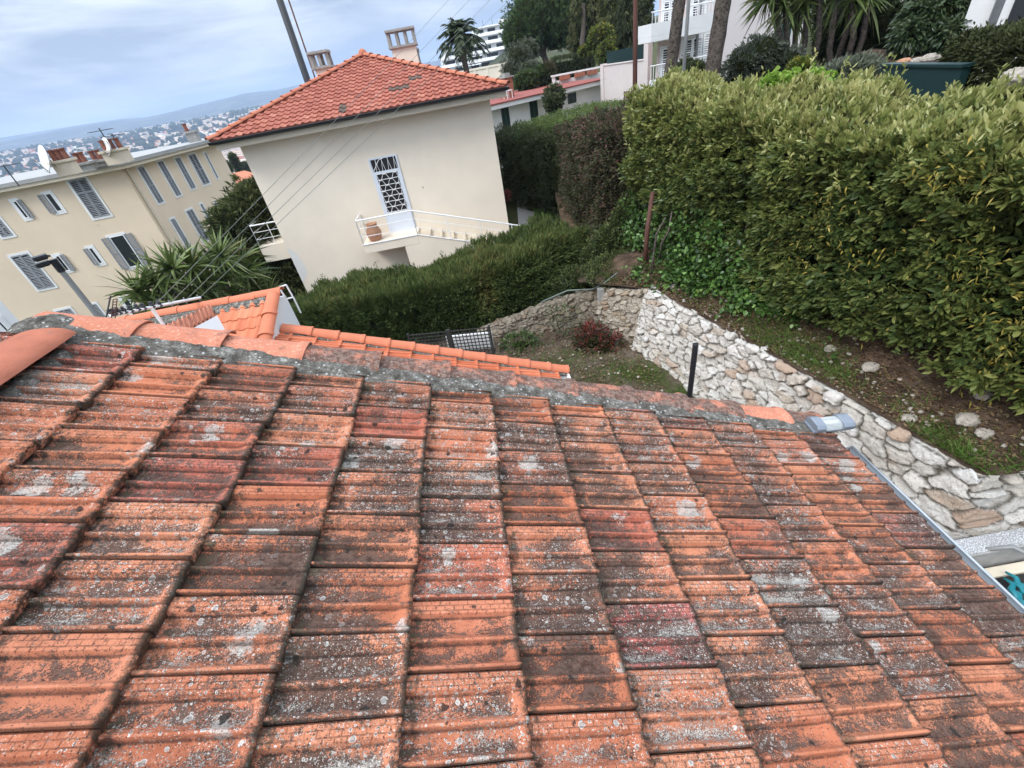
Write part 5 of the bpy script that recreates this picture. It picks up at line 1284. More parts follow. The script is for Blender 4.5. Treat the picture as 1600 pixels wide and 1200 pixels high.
def hedge_hull(name, line, zb, zt, thick, inset, mat, parent, lean=0.0, amp=.1, ls=1.3):
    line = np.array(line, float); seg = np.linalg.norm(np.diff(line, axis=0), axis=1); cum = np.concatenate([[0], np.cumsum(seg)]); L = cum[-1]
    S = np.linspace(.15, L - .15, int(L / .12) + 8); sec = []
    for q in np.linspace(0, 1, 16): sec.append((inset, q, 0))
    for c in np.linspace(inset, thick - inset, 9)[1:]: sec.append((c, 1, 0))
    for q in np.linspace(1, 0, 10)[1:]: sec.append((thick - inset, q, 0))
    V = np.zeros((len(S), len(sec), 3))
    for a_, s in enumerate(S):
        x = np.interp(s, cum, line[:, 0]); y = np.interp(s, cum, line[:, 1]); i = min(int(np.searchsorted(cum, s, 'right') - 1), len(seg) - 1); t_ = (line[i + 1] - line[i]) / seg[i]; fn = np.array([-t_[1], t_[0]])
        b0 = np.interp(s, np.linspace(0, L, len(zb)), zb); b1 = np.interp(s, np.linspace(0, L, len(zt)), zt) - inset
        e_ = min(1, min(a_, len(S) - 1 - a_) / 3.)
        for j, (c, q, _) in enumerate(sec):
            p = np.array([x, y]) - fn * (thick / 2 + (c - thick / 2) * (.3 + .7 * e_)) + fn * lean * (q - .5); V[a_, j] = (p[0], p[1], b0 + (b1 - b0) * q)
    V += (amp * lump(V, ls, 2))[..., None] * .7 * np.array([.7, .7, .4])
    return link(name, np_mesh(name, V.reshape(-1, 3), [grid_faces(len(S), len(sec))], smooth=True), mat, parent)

# the big laurel hedge on the right
M['laurel'] = leafm('laurel_leaves', [(.034, .060, .020), (.076, .112, .034), (.135, .172, .050), (.21, .24, .066), (.33, .335, .11), (.48, .46, .19)], .34, .32, .5)
r_ = np.random.default_rng(31)
LINE = [(5.28, 2.32), (5.05, 3.0), (4.78, 3.9), (3.95, 7.4), (3.40, 9.9)]
ZB, ZTp = [-3.40, -3.42, -3.45, -3.0, -2.3], [-1.33, -1.31, -1.24, -1.13, -1.05]
lh = thing('laurel_hedge', 'large laurel hedge of glossy yellow-green leaves on the bank above the stone wall', 'hedge', (4.6, 5, -3.7))
n = 19000; C, N, K = hedge_points(LINE, ZB, ZTp, 1.5, n, r_, .44, .85, .16, .10, lean=-.25)
m = 7; P, D = tufts(C, N, m, .09, .03, .75, r_, .35, .018)
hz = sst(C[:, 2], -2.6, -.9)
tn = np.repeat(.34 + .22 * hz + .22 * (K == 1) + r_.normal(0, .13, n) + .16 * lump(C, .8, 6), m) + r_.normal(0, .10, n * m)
LL = np.repeat(np.clip(r_.normal(.092, .024, n), .045, .15), m)
top = np.where((K == 1) | ((K == 0) & (C[:, 2] > -1.9)))[0]; pick = r_.choice(top, 420)      # young shoots standing out of the clipped surface
for i_ in pick:
    k = 11; hh_ = r_.uniform(.10, .34); ax = N[i_] * .5 + np.array([0, 0, .8]) + r_.normal(0, .18, 3); ax /= np.linalg.norm(ax); tt_ = np.linspace(0, 1, k)
    P = np.concatenate([P, C[i_] + ax * (tt_ * hh_)[:, None]]); D = np.concatenate([D, runit(k, r_) * .8 + ax * .9]); LL = np.concatenate([LL, np.full(k, .078)]); tn = np.concatenate([tn, r_.normal(.78, .12) + r_.normal(0, .06, k)])
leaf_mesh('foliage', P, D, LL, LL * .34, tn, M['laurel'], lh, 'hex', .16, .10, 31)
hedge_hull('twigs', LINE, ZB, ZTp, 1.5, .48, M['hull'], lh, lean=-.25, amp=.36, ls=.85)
b = MB()
for k in range(16):
    s_ = r_.uniform(0, 1); i = int(s_ * 3.99); f_ = s_ * 4 - i; p = np.array(LINE[i]) * (1 - f_) + np.array(LINE[i + 1]) * f_; x, y = p[0] + r_.uniform(.05, .35), p[1]
    zb_ = float(bank_z(np.array([x]), np.array([y]))[0]); q = [np.array([x, y, zb_ - .05])]
    for j in range(4): q.append(q[-1] + np.array([r_.normal(-.03, .08), r_.normal(0, .12), .28]))
    b = MB(); b.tube(q, list(np.linspace(.022, .008, 5)), 6); b.build('stem', M['bark'], lh, smooth=True)

# ivy climbing the foot of the hedge at its left end, and yellowing creeper on its face
M['ivy'] = leafm('ivy_leaves', [(.022, .042, .012), (.045, .095, .022), (.08, .16, .035), (.14, .25, .06), (.25, .36, .10)], .35, .2, .45)
y = r_.uniform(5.6, 9.8, 900); q = r_.uniform(0, 1, 900) ** 1.4; x = np.interp(y, [3.9, 7.4, 10.6], [4.78, 3.95, 3.15]); zb_ = bank_z(x, y)
C = np.stack([x + .05 - .25 * (1 - q) + r_.normal(0, .06, 900), y, zb_ + q * np.interp(y, [5.6, 7.4, 10.3], [.4, 1.0, 1.5])], 1); P, D = tufts(C, np.tile(unit((-.85, -.4, .3)), (900, 1)), 5, .07, .06, 1.0, r_, -.1, .06)
leaf_mesh('climbing_ivy', P, D, .072, .066, np.repeat(r_.normal(.42, .2, 900), 5), M['ivy'], lh, 'hex', .1, .2, 33)
M['creeper'] = leafm('yellowing_creeper', [(.12, .12, .03), (.22, .19, .04), (.34, .26, .05), (.45, .36, .10)], .6, .25, .2)
PS = []
for yc, zc, sy, sz, k in ((3.2, -3.0, .12, .35, 130), (3.7, -2.4, .15, .3, 90), (4.6, -2.7, .2, .3, 90), (2.9, -1.9, .15, .35, 100), (2.7, -2.6, .12, .4, 100), (4.2, -1.5, .25, .12, 110), (5.4, -3.1, .12, .3, 80), (5.2, -2.1, .2, .25, 70)):
    yy_ = r_.normal(yc, sy, k); PS.append(np.stack([np.interp(yy_, [-1, 1.9, 3.9, 7.4], [6.2, 5.35, 4.78, 3.95]) - .16 + r_.normal(0, .07, k), yy_, zc + r_.normal(0, sz, k)], 1))
P = np.concatenate(PS); leaf_mesh('creeper', P, runit(len(P), r_) + np.array([-.4, -.2, -.4]), .07, .02, r_.normal(.45, .25, len(P)), M['creeper'], lh, 'tri', .2, .3, 34)

# dark cypress hedge before the cream house
M['cypress'] = leafm('cypress_sprays', [(.018, .027, .010), (.038, .057, .019), (.066, .093, .028), (.105, .138, .042), (.15, .16, .052), (.22, .145, .06)], .75, .05, .15)
r_ = np.random.default_rng(41)
CL = [(2.75, 11.0), (1.3, 10.2), (-1.0, 9.6), (-3.2, 9.7), (-5.4, 10.3)]
CB, CT = [-5.0, -5.1, -5.2, -5.25, -5.3], [-3.72, -3.82, -3.95, -4.02, -4.10]
cyh = thing('cypress_hedge', 'dark green cypress hedge running in front of the cream house', 'hedge', (-1, 10.4, -5.3))
n = 12500; C, N, K = hedge_points(CL, CB, CT, 1.9, n, r_, .26, 1.5, .14, .10, lean=-.5)
m = 12; P, D = tufts(C, N, m, .07, .014, .65, r_, .30, .035)
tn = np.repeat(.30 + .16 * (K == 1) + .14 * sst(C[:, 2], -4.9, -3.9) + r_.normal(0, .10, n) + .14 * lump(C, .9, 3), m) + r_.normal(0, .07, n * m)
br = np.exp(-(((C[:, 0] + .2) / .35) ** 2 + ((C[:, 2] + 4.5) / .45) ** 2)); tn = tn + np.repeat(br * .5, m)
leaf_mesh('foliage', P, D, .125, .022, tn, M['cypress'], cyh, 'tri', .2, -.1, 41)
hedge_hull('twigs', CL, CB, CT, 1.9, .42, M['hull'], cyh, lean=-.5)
# a few shoots above it
b_ = []; 
for px, py, h_ in ((590, 420, .45), (597, 425, .3), (503, 432, .25), (778, 385, .45), (770, 392, .3), (690, 392, .2)):
    p = at_d(px, py + 8, 11.0); k = 26; t_ = r_.uniform(0, 1, k); Ps = np.stack([p[0] + r_.normal(0, .03, k) + .05 * t_, p[1] + r_.normal(0, .03, k), p[2] - .1 + h_ * t_], 1); leaf_mesh('shoot', Ps, runit(k, r_) + np.array([0, 0, .6]), .07, .025, r_.normal(.5, .15, k), M['cypress'], cyh, 'tri', seed=5)

# dark and reddish shrub walls to the right of the cream house
M['shrub'] = leafm('dark_shrub_leaves', [(.026, .034, .017), (.055, .070, .033), (.09, .11, .05), (.14, .155, .072)], .7, .1, .2)
M['redshrub'] = leafm('reddish_shrub_leaves', [(.028, .026, .014), (.05, .058, .026), (.075, .08, .038), (.10, .075, .05), (.15, .075, .065), (.22, .10, .11)], .7, .1, .2)
def hedge_plant(name, label, cat, line, zb, zt, thick, n, m, L, W, mat, seed, amp=.2, lean=0., depth=.2, tone=(.45, .16), shape='tri', hull='hull', ls=1.2, topb=.1):
    r2 = np.random.default_rng(seed); th = thing(name, label, cat, (np.mean([p[0] for p in line]), np.mean([p[1] for p in line]), min(zb)))
    C, N, K = hedge_points(line, zb, zt, thick, n, r2, amp, ls, depth, .15, lean); P, D = tufts(C, N, m, L, W, .8, r2, .25, .04)
    tn = np.repeat(r2.normal(tone[0], tone[1], n) + topb * (K == 1) + .14 * lump(C, .8, seed), m) + r2.normal(0, .08, n * m)
    leaf_mesh('foliage', P, D, L, W, tn, mat, th, shape, seed=seed); hedge_hull('twigs', line, zb, zt, thick, .4, M[hull], th, lean=lean); return th
hedge_plant('tall_shrub_hedge', 'tall dark grey-green shrubs along the path right of the cream house', 'hedge', [(4.2, 17.4), (2.75, 19.0), (1.7, 22.5), (1.2, 26)], [-5.4] * 3, [-2.1, -2.4, -2.8], 2.6, 6500, 8, .11, .035, M['shrub'], 51, .35, tone=(.42, .18), ls=.9)
hedge_plant('bougainvillea', 'dull green bougainvillea tinged with red beside the left end of the laurel hedge', 'shrub', [(3.75, 9.8), (2.95, 11.6), (3.0, 14.5), (3.1, 17.6)], [-4.3, -4.6, -5.0], [-1.25, -1.55, -1.95], 2.2, 7500, 8, .085, .035, M['redshrub'], 52, .32, tone=(.36, .19), hull='hull2', ls=1.0)
M['boxleaf'] = leafm('clipped_hedge_leaves', [(.03, .05, .014), (.06, .095, .022), (.10, .15, .035), (.15, .20, .05)], .5, .1, .3)
hedge_plant('clipped_hedge', 'neatly clipped light green hedge before the low white house', 'hedge', [(7.2, 20.3), (3.4, 18.6)], [-4.5], [-1.95, -2.1], 3.0, 5200, 6, .06, .03, M['boxleaf'], 53, .06, tone=(.5, .18), depth=.08, topb=.22)
M['bankleaf'] = leafm('bank_shrub_leaves', [(.022, .034, .012), (.045, .065, .02), (.08, .105, .03), (.14, .15, .05)], .5, .15, .3)
plant('bank_shrub', 'leafy dark shrub between the cypress hedge and the left end of the laurel hedge', 'shrub', [bpx(955, 385, 10.4, 34, 34, 34), bpx(985, 345, 10.8, 34, 34, 40), bpx(1000, 395, 9.9, 22, 22, 26), bpx(930, 400, 10.6, 26, 26, 22), bpx(965, 410, 9.8, 26, 24, 16)], 2000, 7, .06, .032, M['bankleaf'], 60, hull=.75, lumpy=.35, ls=2.0, tone=(.45, .22))
plant('loose_bank_shrub', 'thin pale-stemmed shrub hanging over the garden pipe', 'shrub', [bpx(900, 430, 9.9, 30, 24, 12), bpx(940, 432, 9.5, 22, 20, 12), bpx(870, 450, 10.0, 22, 18, 8)], 420, 6, .05, .022, M['bankleaf'], 65, hull=.3, lumpy=.35, tone=(.4, .22))
plant('bank_weeds', 'low leafy weeds over the bank edge beside the concrete corner post', 'plant', [bpx(945, 428, 9.4, 26, 24, 9), bpx(978, 424, 9.4, 28, 26, 10), bpx(1004, 432, 9.2, 22, 22, 9), bpx(962, 440, 9.1, 20, 18, 7), bpx(985, 440, 9.0, 22, 18, 6), bpx(955, 412, 9.7, 30, 26, 12), bpx(978, 404, 9.9, 24, 24, 14), bpx(935, 420, 9.8, 26, 24, 10)], 2600, 6, .05, .028, M['bankleaf'], 66, hull=0, lumpy=.3, tone=(.5, .22))
# lower shrub, photinia, sapling in the garden
M['photinia'] = leafm('photinia_leaves', [(.022, .038, .014), (.04, .06, .02), (.07, .03, .02), (.16, .03, .025), (.24, .045, .035)], .4, .12, .4)
plant('photinia', 'small photinia bush with dark red new leaves in the garden', 'shrub', [bpx(925, 534, 8.3, 30, 30, 32), bpx(952, 542, 8.2, 20, 20, 24), bpx(938, 556, 8.2, 30, 26, 14)], 620, 6, .08, .028, M['photinia'], 61, hull=.4, tone=(.35, .22), toneup=.35, shape='hex')
M['midleaf'] = leafm('mid_green_leaves', [(.025, .045, .014), (.045, .08, .022), (.08, .125, .035), (.12, .17, .05)], .45, .2, .4)
plant('garden_shrub', 'loose green shrub right of the dark trellis', 'shrub', [bpx(815, 540, 8.6, 34, 30, 20), bpx(850, 553, 8.4, 26, 26, 16)], 330, 6, .075, .035, M['midleaf'], 62, hull=.35, tone=(.45, .2), shape='hex')
sp = at_d(884, 556, 8.7)
def sap(th):
    b = MB()
    for k, (dx, h_) in enumerate(((0, 1.1), (.12, .8), (-.14, .95))): b.tube([sp + np.array([dx * .2, 0, -.1]), sp + np.array([dx * .8, .02, h_ * .55]), sp + np.array([dx * 1.6, .0, h_])], [.014, .010, .004], 6)
    b.build('stem', M['bark'], th, smooth=True)
plant('sapling', 'thin leafy sapling between the garden shrub and the photinia', 'tree', [bpx(885, 500, 8.7, 26, 20, 26), bpx(868, 488, 8.7, 18, 16, 16)], 90, 4, .06, .025, M['shrub'], 63, hull=0, trunk=sap, shape='hex', tone=(.6, .2))
plant('red_shrub', 'tiny red-leaved shrub beside the cream house corner', 'shrub', [bpx(792, 305, 19.5, 6, 6, 7)], 60, 5, .08, .04, M['photinia'], 64, hull=.4, tone=(.85, .15))

# ivy, grass, leaf litter and stones on the bank and the garden floor
r_ = np.random.default_rng(71)
def on_bank(px, py): # measured point put on the bank surface by marching the sight line
    d = ray(px, py); t_ = np.linspace(2, 14, 900); p = d[None, :] * t_[:, None]; z = bank_z(p[:, 0], p[:, 1]); ins = (p[:, 2] < z) & (p[:, 0] > wall_x(p[:, 1])); i = np.argmax(ins) if ins.any() else 450
    return p[i]
cen = []
for px, py, s_, k in ((1060, 425, .30, 110), (1075, 400, .28, 70), (1120, 445, .28, 90), (1150, 470, .26, 80), (1185, 480, .22, 60), (1210, 440, .30, 110), (1240, 470, .26, 70), (1180, 400, .32, 120), (1130, 400, .3, 90), (1245, 420, .3, 70), (1085, 455, .12, 30), (1290, 500, .25, 40), (1095, 375, .3, 80), (1045, 445, .18, 30), (1000, 430, .2, 40), (1170, 440, .28, 150), (1130, 410, .26, 120), (1215, 470, .2, 110), (1075, 440, .2, 90), (1230, 440, .22, 120)):
    p = on_bank(px, py); cc = p + r_.normal(0, 1, (k, 3)) * np.array([s_ * .6, s_, s_ * .45]); zz = bank_z(cc[:, 0], cc[:, 1]); cc[:, 2] = np.maximum(cc[:, 2], zz + r_.uniform(.01, .08, k)); cen.append(cc)
C = np.concatenate(cen); nrm = np.tile(unit((-.7, -.45, .55)), (len(C), 1)); P, D = tufts(C, nrm, 4, .07, .06, 1.1, r_, -.1, .05)
tag(leaf_mesh('ivy', P, D, .075, .068, np.repeat(r_.normal(.5, .2, len(C)), 4), M['ivy'], None, 'hex', .1, .2, 72, ref=np.tile(unit((.3, .2, .9)), (len(P), 1)) + .5 * runit(len(P), r_)), 'glossy green ivy spreading over the bank under the left of the laurel hedge', 'ivy', kind='stuff')
M['grass'] = leafm('grass_blades', [(.045, .075, .016), (.085, .155, .026), (.13, .23, .04), (.20, .25, .075), (.28, .24, .12)], .6, .25, .3)
gp_, gd = [], []
def grass(px, py, sx, sy, n, h=.12, bank=True):
    p = on_bank(px, py) if bank else at_z(px, py, -5.2); x = p[0] + r_.normal(0, sx, n); y = p[1] + r_.normal(0, sy, n)
    z = bank_z(x, y) if bank else np.full(n, -5.22)
    if bank: k = x > wall_x(y) + .1; x, y, z = x[k], y[k], z[k]
    gp_.append(np.stack([x, y, z - .01], 1)); gd.append(np.stack([r_.normal(-.25, .4, len(x)), r_.normal(-.1, .4, len(x)), np.ones(len(x))], 1) * h * r_.uniform(.5, 1.4, len(x))[:, None])
for a_ in ((1215, 530, .18, .28, 1500), (1260, 555, .14, .2, 1100), (1300, 575, .10, .16, 600), (1465, 690, .14, .14, 1100), (1510, 715, .10, .12, 800), (1585, 765, .12, .1, 500), (1180, 505, .15, .2, 500), (1100, 465, .12, .2, 300), (1070, 430, .1, .2, 250), (1340, 600, .12, .2, 200), (1420, 640, .12, .2, 200), (1030, 430, .1, .15, 250)): grass(*a_)
for a_ in ((1040, 590, .22, .35, 2600), (1060, 610, .14, .3, 1800), (960, 585, .5, .25, 2600), (880, 560, .4, .25, 1500), (1000, 575, .35, .3, 1500), (1045, 600, .18, .28, 1300), (1065, 615, .1, .2, 600), (985, 590, .16, .14, 500), (900, 560, .6, .3, 900), (830, 575, .5, .3, 700), (1080, 625, .15, .3, 500)): grass(*a_, h=.09, bank=False)
GP, GD = np.concatenate(gp_), np.concatenate(gd)
tag(leaf_mesh('grass', GP, GD, np.linalg.norm(GD, axis=1), .007, r_.normal(.42, .2, len(GP)), M['grass'], None, 'blade', .1, .3, 73), 'tufts of green grass on the bank and the garden floor', 'grass', kind='stuff')
M['litter'] = leafm('fallen_leaves', [(.04, .026, .016), (.09, .055, .032), (.16, .10, .055), (.24, .18, .11)], .9, 0, .1)
n = 9500; y = r_.uniform(2.55, 8.6, n); x = wall_x(y) + .12 + np.abs(r_.normal(0, .7, n)); z = bank_z(x, y) + .012; y2 = r_.uniform(5.8, 9.2, 3200); x2 = r_.uniform(-.5, 2.9, 3200)
P = np.concatenate([np.stack([x, y, z], 1), np.stack([x2, y2, np.full(3200, -5.17)], 1)]); D = runit(len(P), r_) * np.array([1, 1, .25])
tag(leaf_mesh('leaf_litter', P, D, .055, .024, r_.uniform(0, 1, len(P)), M['litter'], None, 'tri', .3, 0, 74, ref=np.tile((0, 0, 1.), (len(P), 1)) + .5 * runit(len(P), r_)), 'fallen brown leaves scattered over the bank and garden soil', 'leaf litter', kind='stuff')
b = MB()
for k in range(220):
    y = r_.uniform(2.6, 6.0); x = float(wall_x(y)) + r_.uniform(.2, 1.0); z = float(bank_z(np.array([x]), np.array([y]))[0]) + .015; a_ = r_.uniform(0, 3.1); l = r_.uniform(.08, .3); v = np.array([math.cos(a_), math.sin(a_), r_.normal(0, .2)]) * l
    p = np.array([x, y, z]); b.tube([p, p + v * .5 + r_.normal(0, .012, 3), p + v], .0035, 4)
tag(b.build('dead_twigs', M['twig']), 'thin dead twigs lying on the bank under the hedge', 'twigs', kind='stuff')
VS, FS = [], []; n_ = 0
for k in range(330):
    if k < 210: y = r_.uniform(2.55, 8.0); x = float(wall_x(y)) + .12 + abs(r_.normal(0, .35)); z = float(bank_z(np.array([x]), np.array([y]))[0])
    else: y = r_.uniform(5.9, 9.0); x = r_.uniform(-.2, 2.8); z = -5.19
    s_ = r_.uniform(.008, .032); V = IV * s_ * np.array([1.2, 1, .7]) * r_.uniform(.8, 1.2, (1, 3)); V = V * (1 + .3 * lump(V * 60, 1.0, k % 13))[:, None]; VS.append(V + np.array([x, y, z + s_ * .25])); FS.append(IF + n_); n_ += len(V)
tag(link('pebbles', np_mesh('pebbles', np.concatenate(VS), [np.concatenate(FS)]), M['rock']), 'small loose stones scattered on the bank and garden soil', 'pebbles', kind='stuff')
ROCKS = [(1212, 492, .075, 'pale rock on the bank right of the ivy'), (1298, 546, .08, 'flat pale rock at the right end of the bank grass'), (1512, 657, .115, 'largest pale rock on the bare earth at the right'), (1538, 678, .08, 'small pale rock just below the largest bank rock'), (1535, 619, .08, 'pale rock close to the hedge foot at the right edge'),
         (1052, 448, .08, 'white rock at the ivy edge above the wall corner'), (1078, 452, .09, 'greyish rock in the ivy above the wall corner'), (1420, 655, .08, 'lone brownish rock on the earth above the stone wall'), (1360, 575, .10, 'brown rock half hidden under the middle of the hedge')]
for k, (px, py, s_, lab) in enumerate(ROCKS):
    p = on_bank(px, py); crumple('rock', (p[0], p[1], p[2] + s_ * .15), (s_ * 1.05, s_ * .8, s_ * .5), M['rock'], None, None, 30 + k); o = bpy.context.scene.objects[-1] if False else COL.objects[-1]; tag(o, lab, 'rock')
p = on_bank(1012, 405); b = MB(); p = np.array([2.62, 8.6, -4.0]); q0_ = at_d(1010, 395, 9.1); b.tube([q0_ + np.array([-.02, 0, -.35]), q0_ + np.array([.0, 0, .45]), at_d(1020, 300, 9.4)], [.055, .05, .045], 8); o = b.build('wooden_stake', M['rust'], smooth=True); tag(o, 'dark brown wooden stake leaning among leaves at the left end of the laurel hedge', 'stake')
b = MB(); q0_ = at_d(1018, 437, 8.7)
for dx, pts in ((0, ((1018, 437), (1021, 400), (1026, 365), (1040, 340))), (1, ((1030, 405), (1034, 380), (1045, 360), (1050, 330)))):
    b.tube([at_d(x, y, 8.75 + .1 * dx) for x, y in pts], [.026, .022, .02, .014], 7)
o = b.build('vine_stem', M['bark'], smooth=True); tag(o, 'twisted grey vine stems climbing beside the wooden stake', 'vine')
# gravel path and grass verge right of the cream house
xs, ys = np.meshgrid(np.linspace(0, 1, 8), np.linspace(0, 1, 30), indexing='ij'); X = 1.15 + xs * 1.5 + ys * .9; Y = 15.2 + ys * 9; Z = -5.58 + ys * .15 + .02 * lump(np.stack([X, Y, 0 * X], -1), 2)
t = NT('pale_gravel'); g_ = t.new('ShaderNodeNewGeometry').outputs['Position']; t.color(t.ramp(t.noise(30, 5, .8, g_), [(.3, (.22, .21, .20)), (.55, (.38, .37, .35)), (.75, (.5, .49, .47))])); t.rough(1)
tag(link('path', np_mesh('path', np.stack([X, Y, Z], -1).reshape(-1, 3), [grid_faces(8, 30)], smooth=True), t.m), 'pale gravel path beside the cream house', 'path', kind='structure')
n = 2500; P = np.stack([r_.uniform(2.2, 3.2, n), r_.uniform(18.5, 24, n), np.full(n, -5.5)], 1); P[:, 0] += (P[:, 1] - 18) * .08
tag(leaf_mesh('verge_grass', P, r_.normal(0, .4, (n, 3)) + np.array([0, 0, 1]), .22, .02, r_.normal(.5, .15, n), M['grass'], None, 'blade', seed=9), 'green grass edge along the gravel path', 'grass', kind='stuff')

# ---- left: spiky yuccas and a dark conifer below the sand apartment
M['yucca'] = leafm('yucca_leaves', [(.035, .055, .014), (.075, .11, .026), (.13, .175, .045), (.21, .25, .09), (.26, .20, .10)], .45, .1, .35)
def yucca(label, heads, L, W, seed, base, group, trunk_r=.07, k=46, tone=(.45, .2), up=.35, mat='yucca'):
    r2 = np.random.default_rng(seed); th = thing('yucca', label, 'yucca', tuple(base), group=group); PS, DS = [], []
    for c in heads:
        d = runit(k, r2) + np.array([0, 0, up]); PS.append(np.tile(c, (k, 1)) + .05 * d); DS.append(d)
    P = np.concatenate(PS); D = np.concatenate(DS)
    leaf_mesh('crown', P, D, L, W, r2.normal(tone[0], tone[1], len(P)), M[mat], th, 'blade', droop=.16, seed=seed)
    b = MB()
    for c in heads:
        b0 = np.array(base) + r2.normal(0, .12, 3) * np.array([1, 1, 0]); mid = (b0 + np.array(c)) / 2 + r2.normal(0, .1, 3); b.tube([b0, mid, np.array(c) + np.array([0, 0, .05])], [trunk_r * 1.3, trunk_r, trunk_r * .8], 8)
    b.build('trunk', M['bark'], th, smooth=True)
    return th
hd = [((215, 455), (245, 440), (240, 475), (270, 420)), ((285, 445), (300, 415), (320, 440), (275, 480), (300, 470)), ((335, 410), (350, 435), (365, 460), (330, 470), (345, 400)), ((385, 425), (400, 450), (395, 475), (420, 462), (375, 405))]
for k, (h_, lab) in enumerate(zip(hd, ('leftmost of the spiky yuccas below the sand apartment', 'second spiky yucca from the left below the sand apartment', 'third spiky yucca from the left, above the orange roof crest', 'rightmost spiky yucca, under the left balcony of the cream house'))):
    yucca(lab, [at_d(x, y, 14.5 + .3 * k) for x, y in h_], .82, .07, 81 + k, at_d(np.mean([p[0] for p in h_]), 500, 14.6 + .3 * k) + np.array([0, 0, -2.2]), 'yuccas below the apartment', k=75)
M['conifer'] = leafm('conifer_needles', [(.028, .038, .014), (.064, .082, .03), (.11, .13, .045), (.16, .17, .07)], .7, .05, .2)
plant('dark_conifer', 'dark bushy conifer between the sand apartment and the cream house', 'tree', [bpx(395, 330, 20.5, 40, 40, 40), bpx(362, 352, 20, 34, 34, 30), bpx(425, 400, 20.5, 46, 46, 60), bpx(380, 395, 20, 40, 40, 30), bpx(420, 300, 21, 22), bpx(450, 430, 20, 40, 40, 50)], 2400, 9, .30, .055, M['conifer'], 91, lumpy=.4, ls=2.2, spread=.9, hull=.75, tone=(.4, .2), trunk=limb_trunk(at_d(410, 470, 20.3) + np.array([0, 0, -3]), [at_d(400, 340, 20.4)], .16))
M['villa'] = pm('ochre_villa', (.62, .42, .17), .1, .5, .9, 0)
vp = at_d(374, 276, 120); V_ = thing('ochre_villa', 'ochre villa with an orange hipped roof seen between the apartment and the cream house', 'house', (vp[0], vp[1], vp[2] - 12))
vf = fr_rot((vp[0], vp[1], 0), .5); b = MB(); b.box((-4.5, 4.5), (-3.5, 3.5), (vp[2] - 14, vp[2] - 1.2), vf); b.build('wall', M['villa'], V_)
b = MB(); b.add([vf(-5, -4, vp[2] - 1.2), vf(5, -4, vp[2] - 1.2), vf(5, 4, vp[2] - 1.2), vf(-5, 4, vp[2] - 1.2), vf(-1.5, 0, vp[2] + .9), vf(1.5, 0, vp[2] + .9)], [(0, 1, 5, 4), (1, 2, 5), (2, 3, 4, 5), (3, 0, 4), (3, 2, 1, 0)]); b.build('roof', pm('villa_roof', (.5, .19, .11), .15, 1, .9, 0), V_)
b = MB()
for q in (-3, -1, 1, 3): b.box((q - .45, q + .45), (-3.54, -3.5), (vp[2] - 4, vp[2] - 2.3), vf)
b.build('window', M['dark'], V_)
plant('slim_cypress', 'slim dark cypress standing behind the ochre villa', 'tree', [bpx(368, 255, 135, 3.4, 3.4, 12)], 420, 8, .9, .2, M['conifer'], 92, hull=.8, up=.9, trunk=limb_trunk(at_d(368, 268, 135) + np.array([0, 0, -5]), [at_d(368, 255, 135)], .3))
for k, (x, y, D, r2_, lab) in enumerate(((352, 262, 150, 7, 'round dark tree left of the slim cypress'), (385, 262, 140, 6, 'round tree right of the slim cypress, partly behind the cream house'), (392, 292, 90, 9, 'round green tree right of the ochre villa'), (362, 300, 80, 8, 'bushy tree below the ochre villa, above the conifer'))):
    plant('distant_tree', lab, 'tree', [bpx(x, y, D, r2_)], 500, 6, D * .006, D * .002, M['conifer'], 94 + k, hull=.8, group='trees round the ochre villa', trunk=limb_trunk(at_d(x, y, D) + np.array([0, 0, -D * .06]), [at_d(x, y, D)], D * .003))

# ------------------------------------------------------------------ uphill, behind the hedges
# low white house with dark green shutters
WA, WB = at_d(752, 168, 31.2), at_d(948, 122, 38)
WZ = -1.86; WH = Facade(WA[:2], WB[:2]); wfr = WH.fr
wh = thing('white_house', 'low white house with dark green shutters and a flat red roof', 'house', (float(WA[0]) + 4, float(WA[1]) + 3, -5))
b = MB(); b.box((0, WH.L), (-8, WZ - .25), (-7, 0), wfr); b.build('wall', M['white'], wh)
b = MB(); b.box((-.1, WH.L + .1), (WZ - .25, WZ), (-7.1, .55), wfr); b.build('eave', M['white'], wh, bevel=.02)
b = MB(); b.box((-.15, WH.L + .15), (WZ, WZ + .07), (-7.2, .6), wfr); b.build('roof', M['redroof'], wh)
for tl, br, lv in (((781, 166), (802, 203), 2), ((826, 159), (846, 198), 2), ((886, 147), (904, 159), 2)):
    a0, z1 = WH.hit(*tl); a1, z0 = WH.hit(*br); a1 -= (a1 - a0) * .22
    if lv and tl[1] > 150: z0 = z1 - 2.2
    window_part(WH, wh, a0, a1, z0, z1, M['greenshut'], True, leaves=lv, rails=2, band=.07, slat=.08)
cp = WH.hit(820, 138); b = MB(); b.box((cp[0] - .3, cp[0] + .3), (WZ, WZ + 1.15), (-2.2, -1.6), wfr); c_ = b.build('chimney', M['brick'], wh)
b = MB(); b.box((cp[0] - .38, cp[0] + .38), (WZ + 1.15, WZ + 1.22), (-2.3, -1.5), wfr); b.box((cp[0] - .2, cp[0] + .2), (WZ + 1.22, WZ + 1.4), (-2.1, -1.7), wfr); b.build('chimney_cap', M['concrete'], c_)
c_ = WH.hit(808, 146); chr_ = thing('white_chair', 'small white plastic chair standing on the red flat roof', 'chair', tuple(wfr(c_[0], WZ + .07, -1.0)))
cf = Fr(wfr(c_[0], WZ + .072, -1.0), wfr.m[0], wfr.m[1], wfr.m[2])
b = MB(); b.box((-.24, .24), (.40, .45), (-.22, .22), cf); b.build('seat', M['white_paint'], chr_); b = MB(); b.box((-.24, .24), (.45, .85), (-.24, -.20), cf); b.build('backrest', M['white_paint'], chr_)
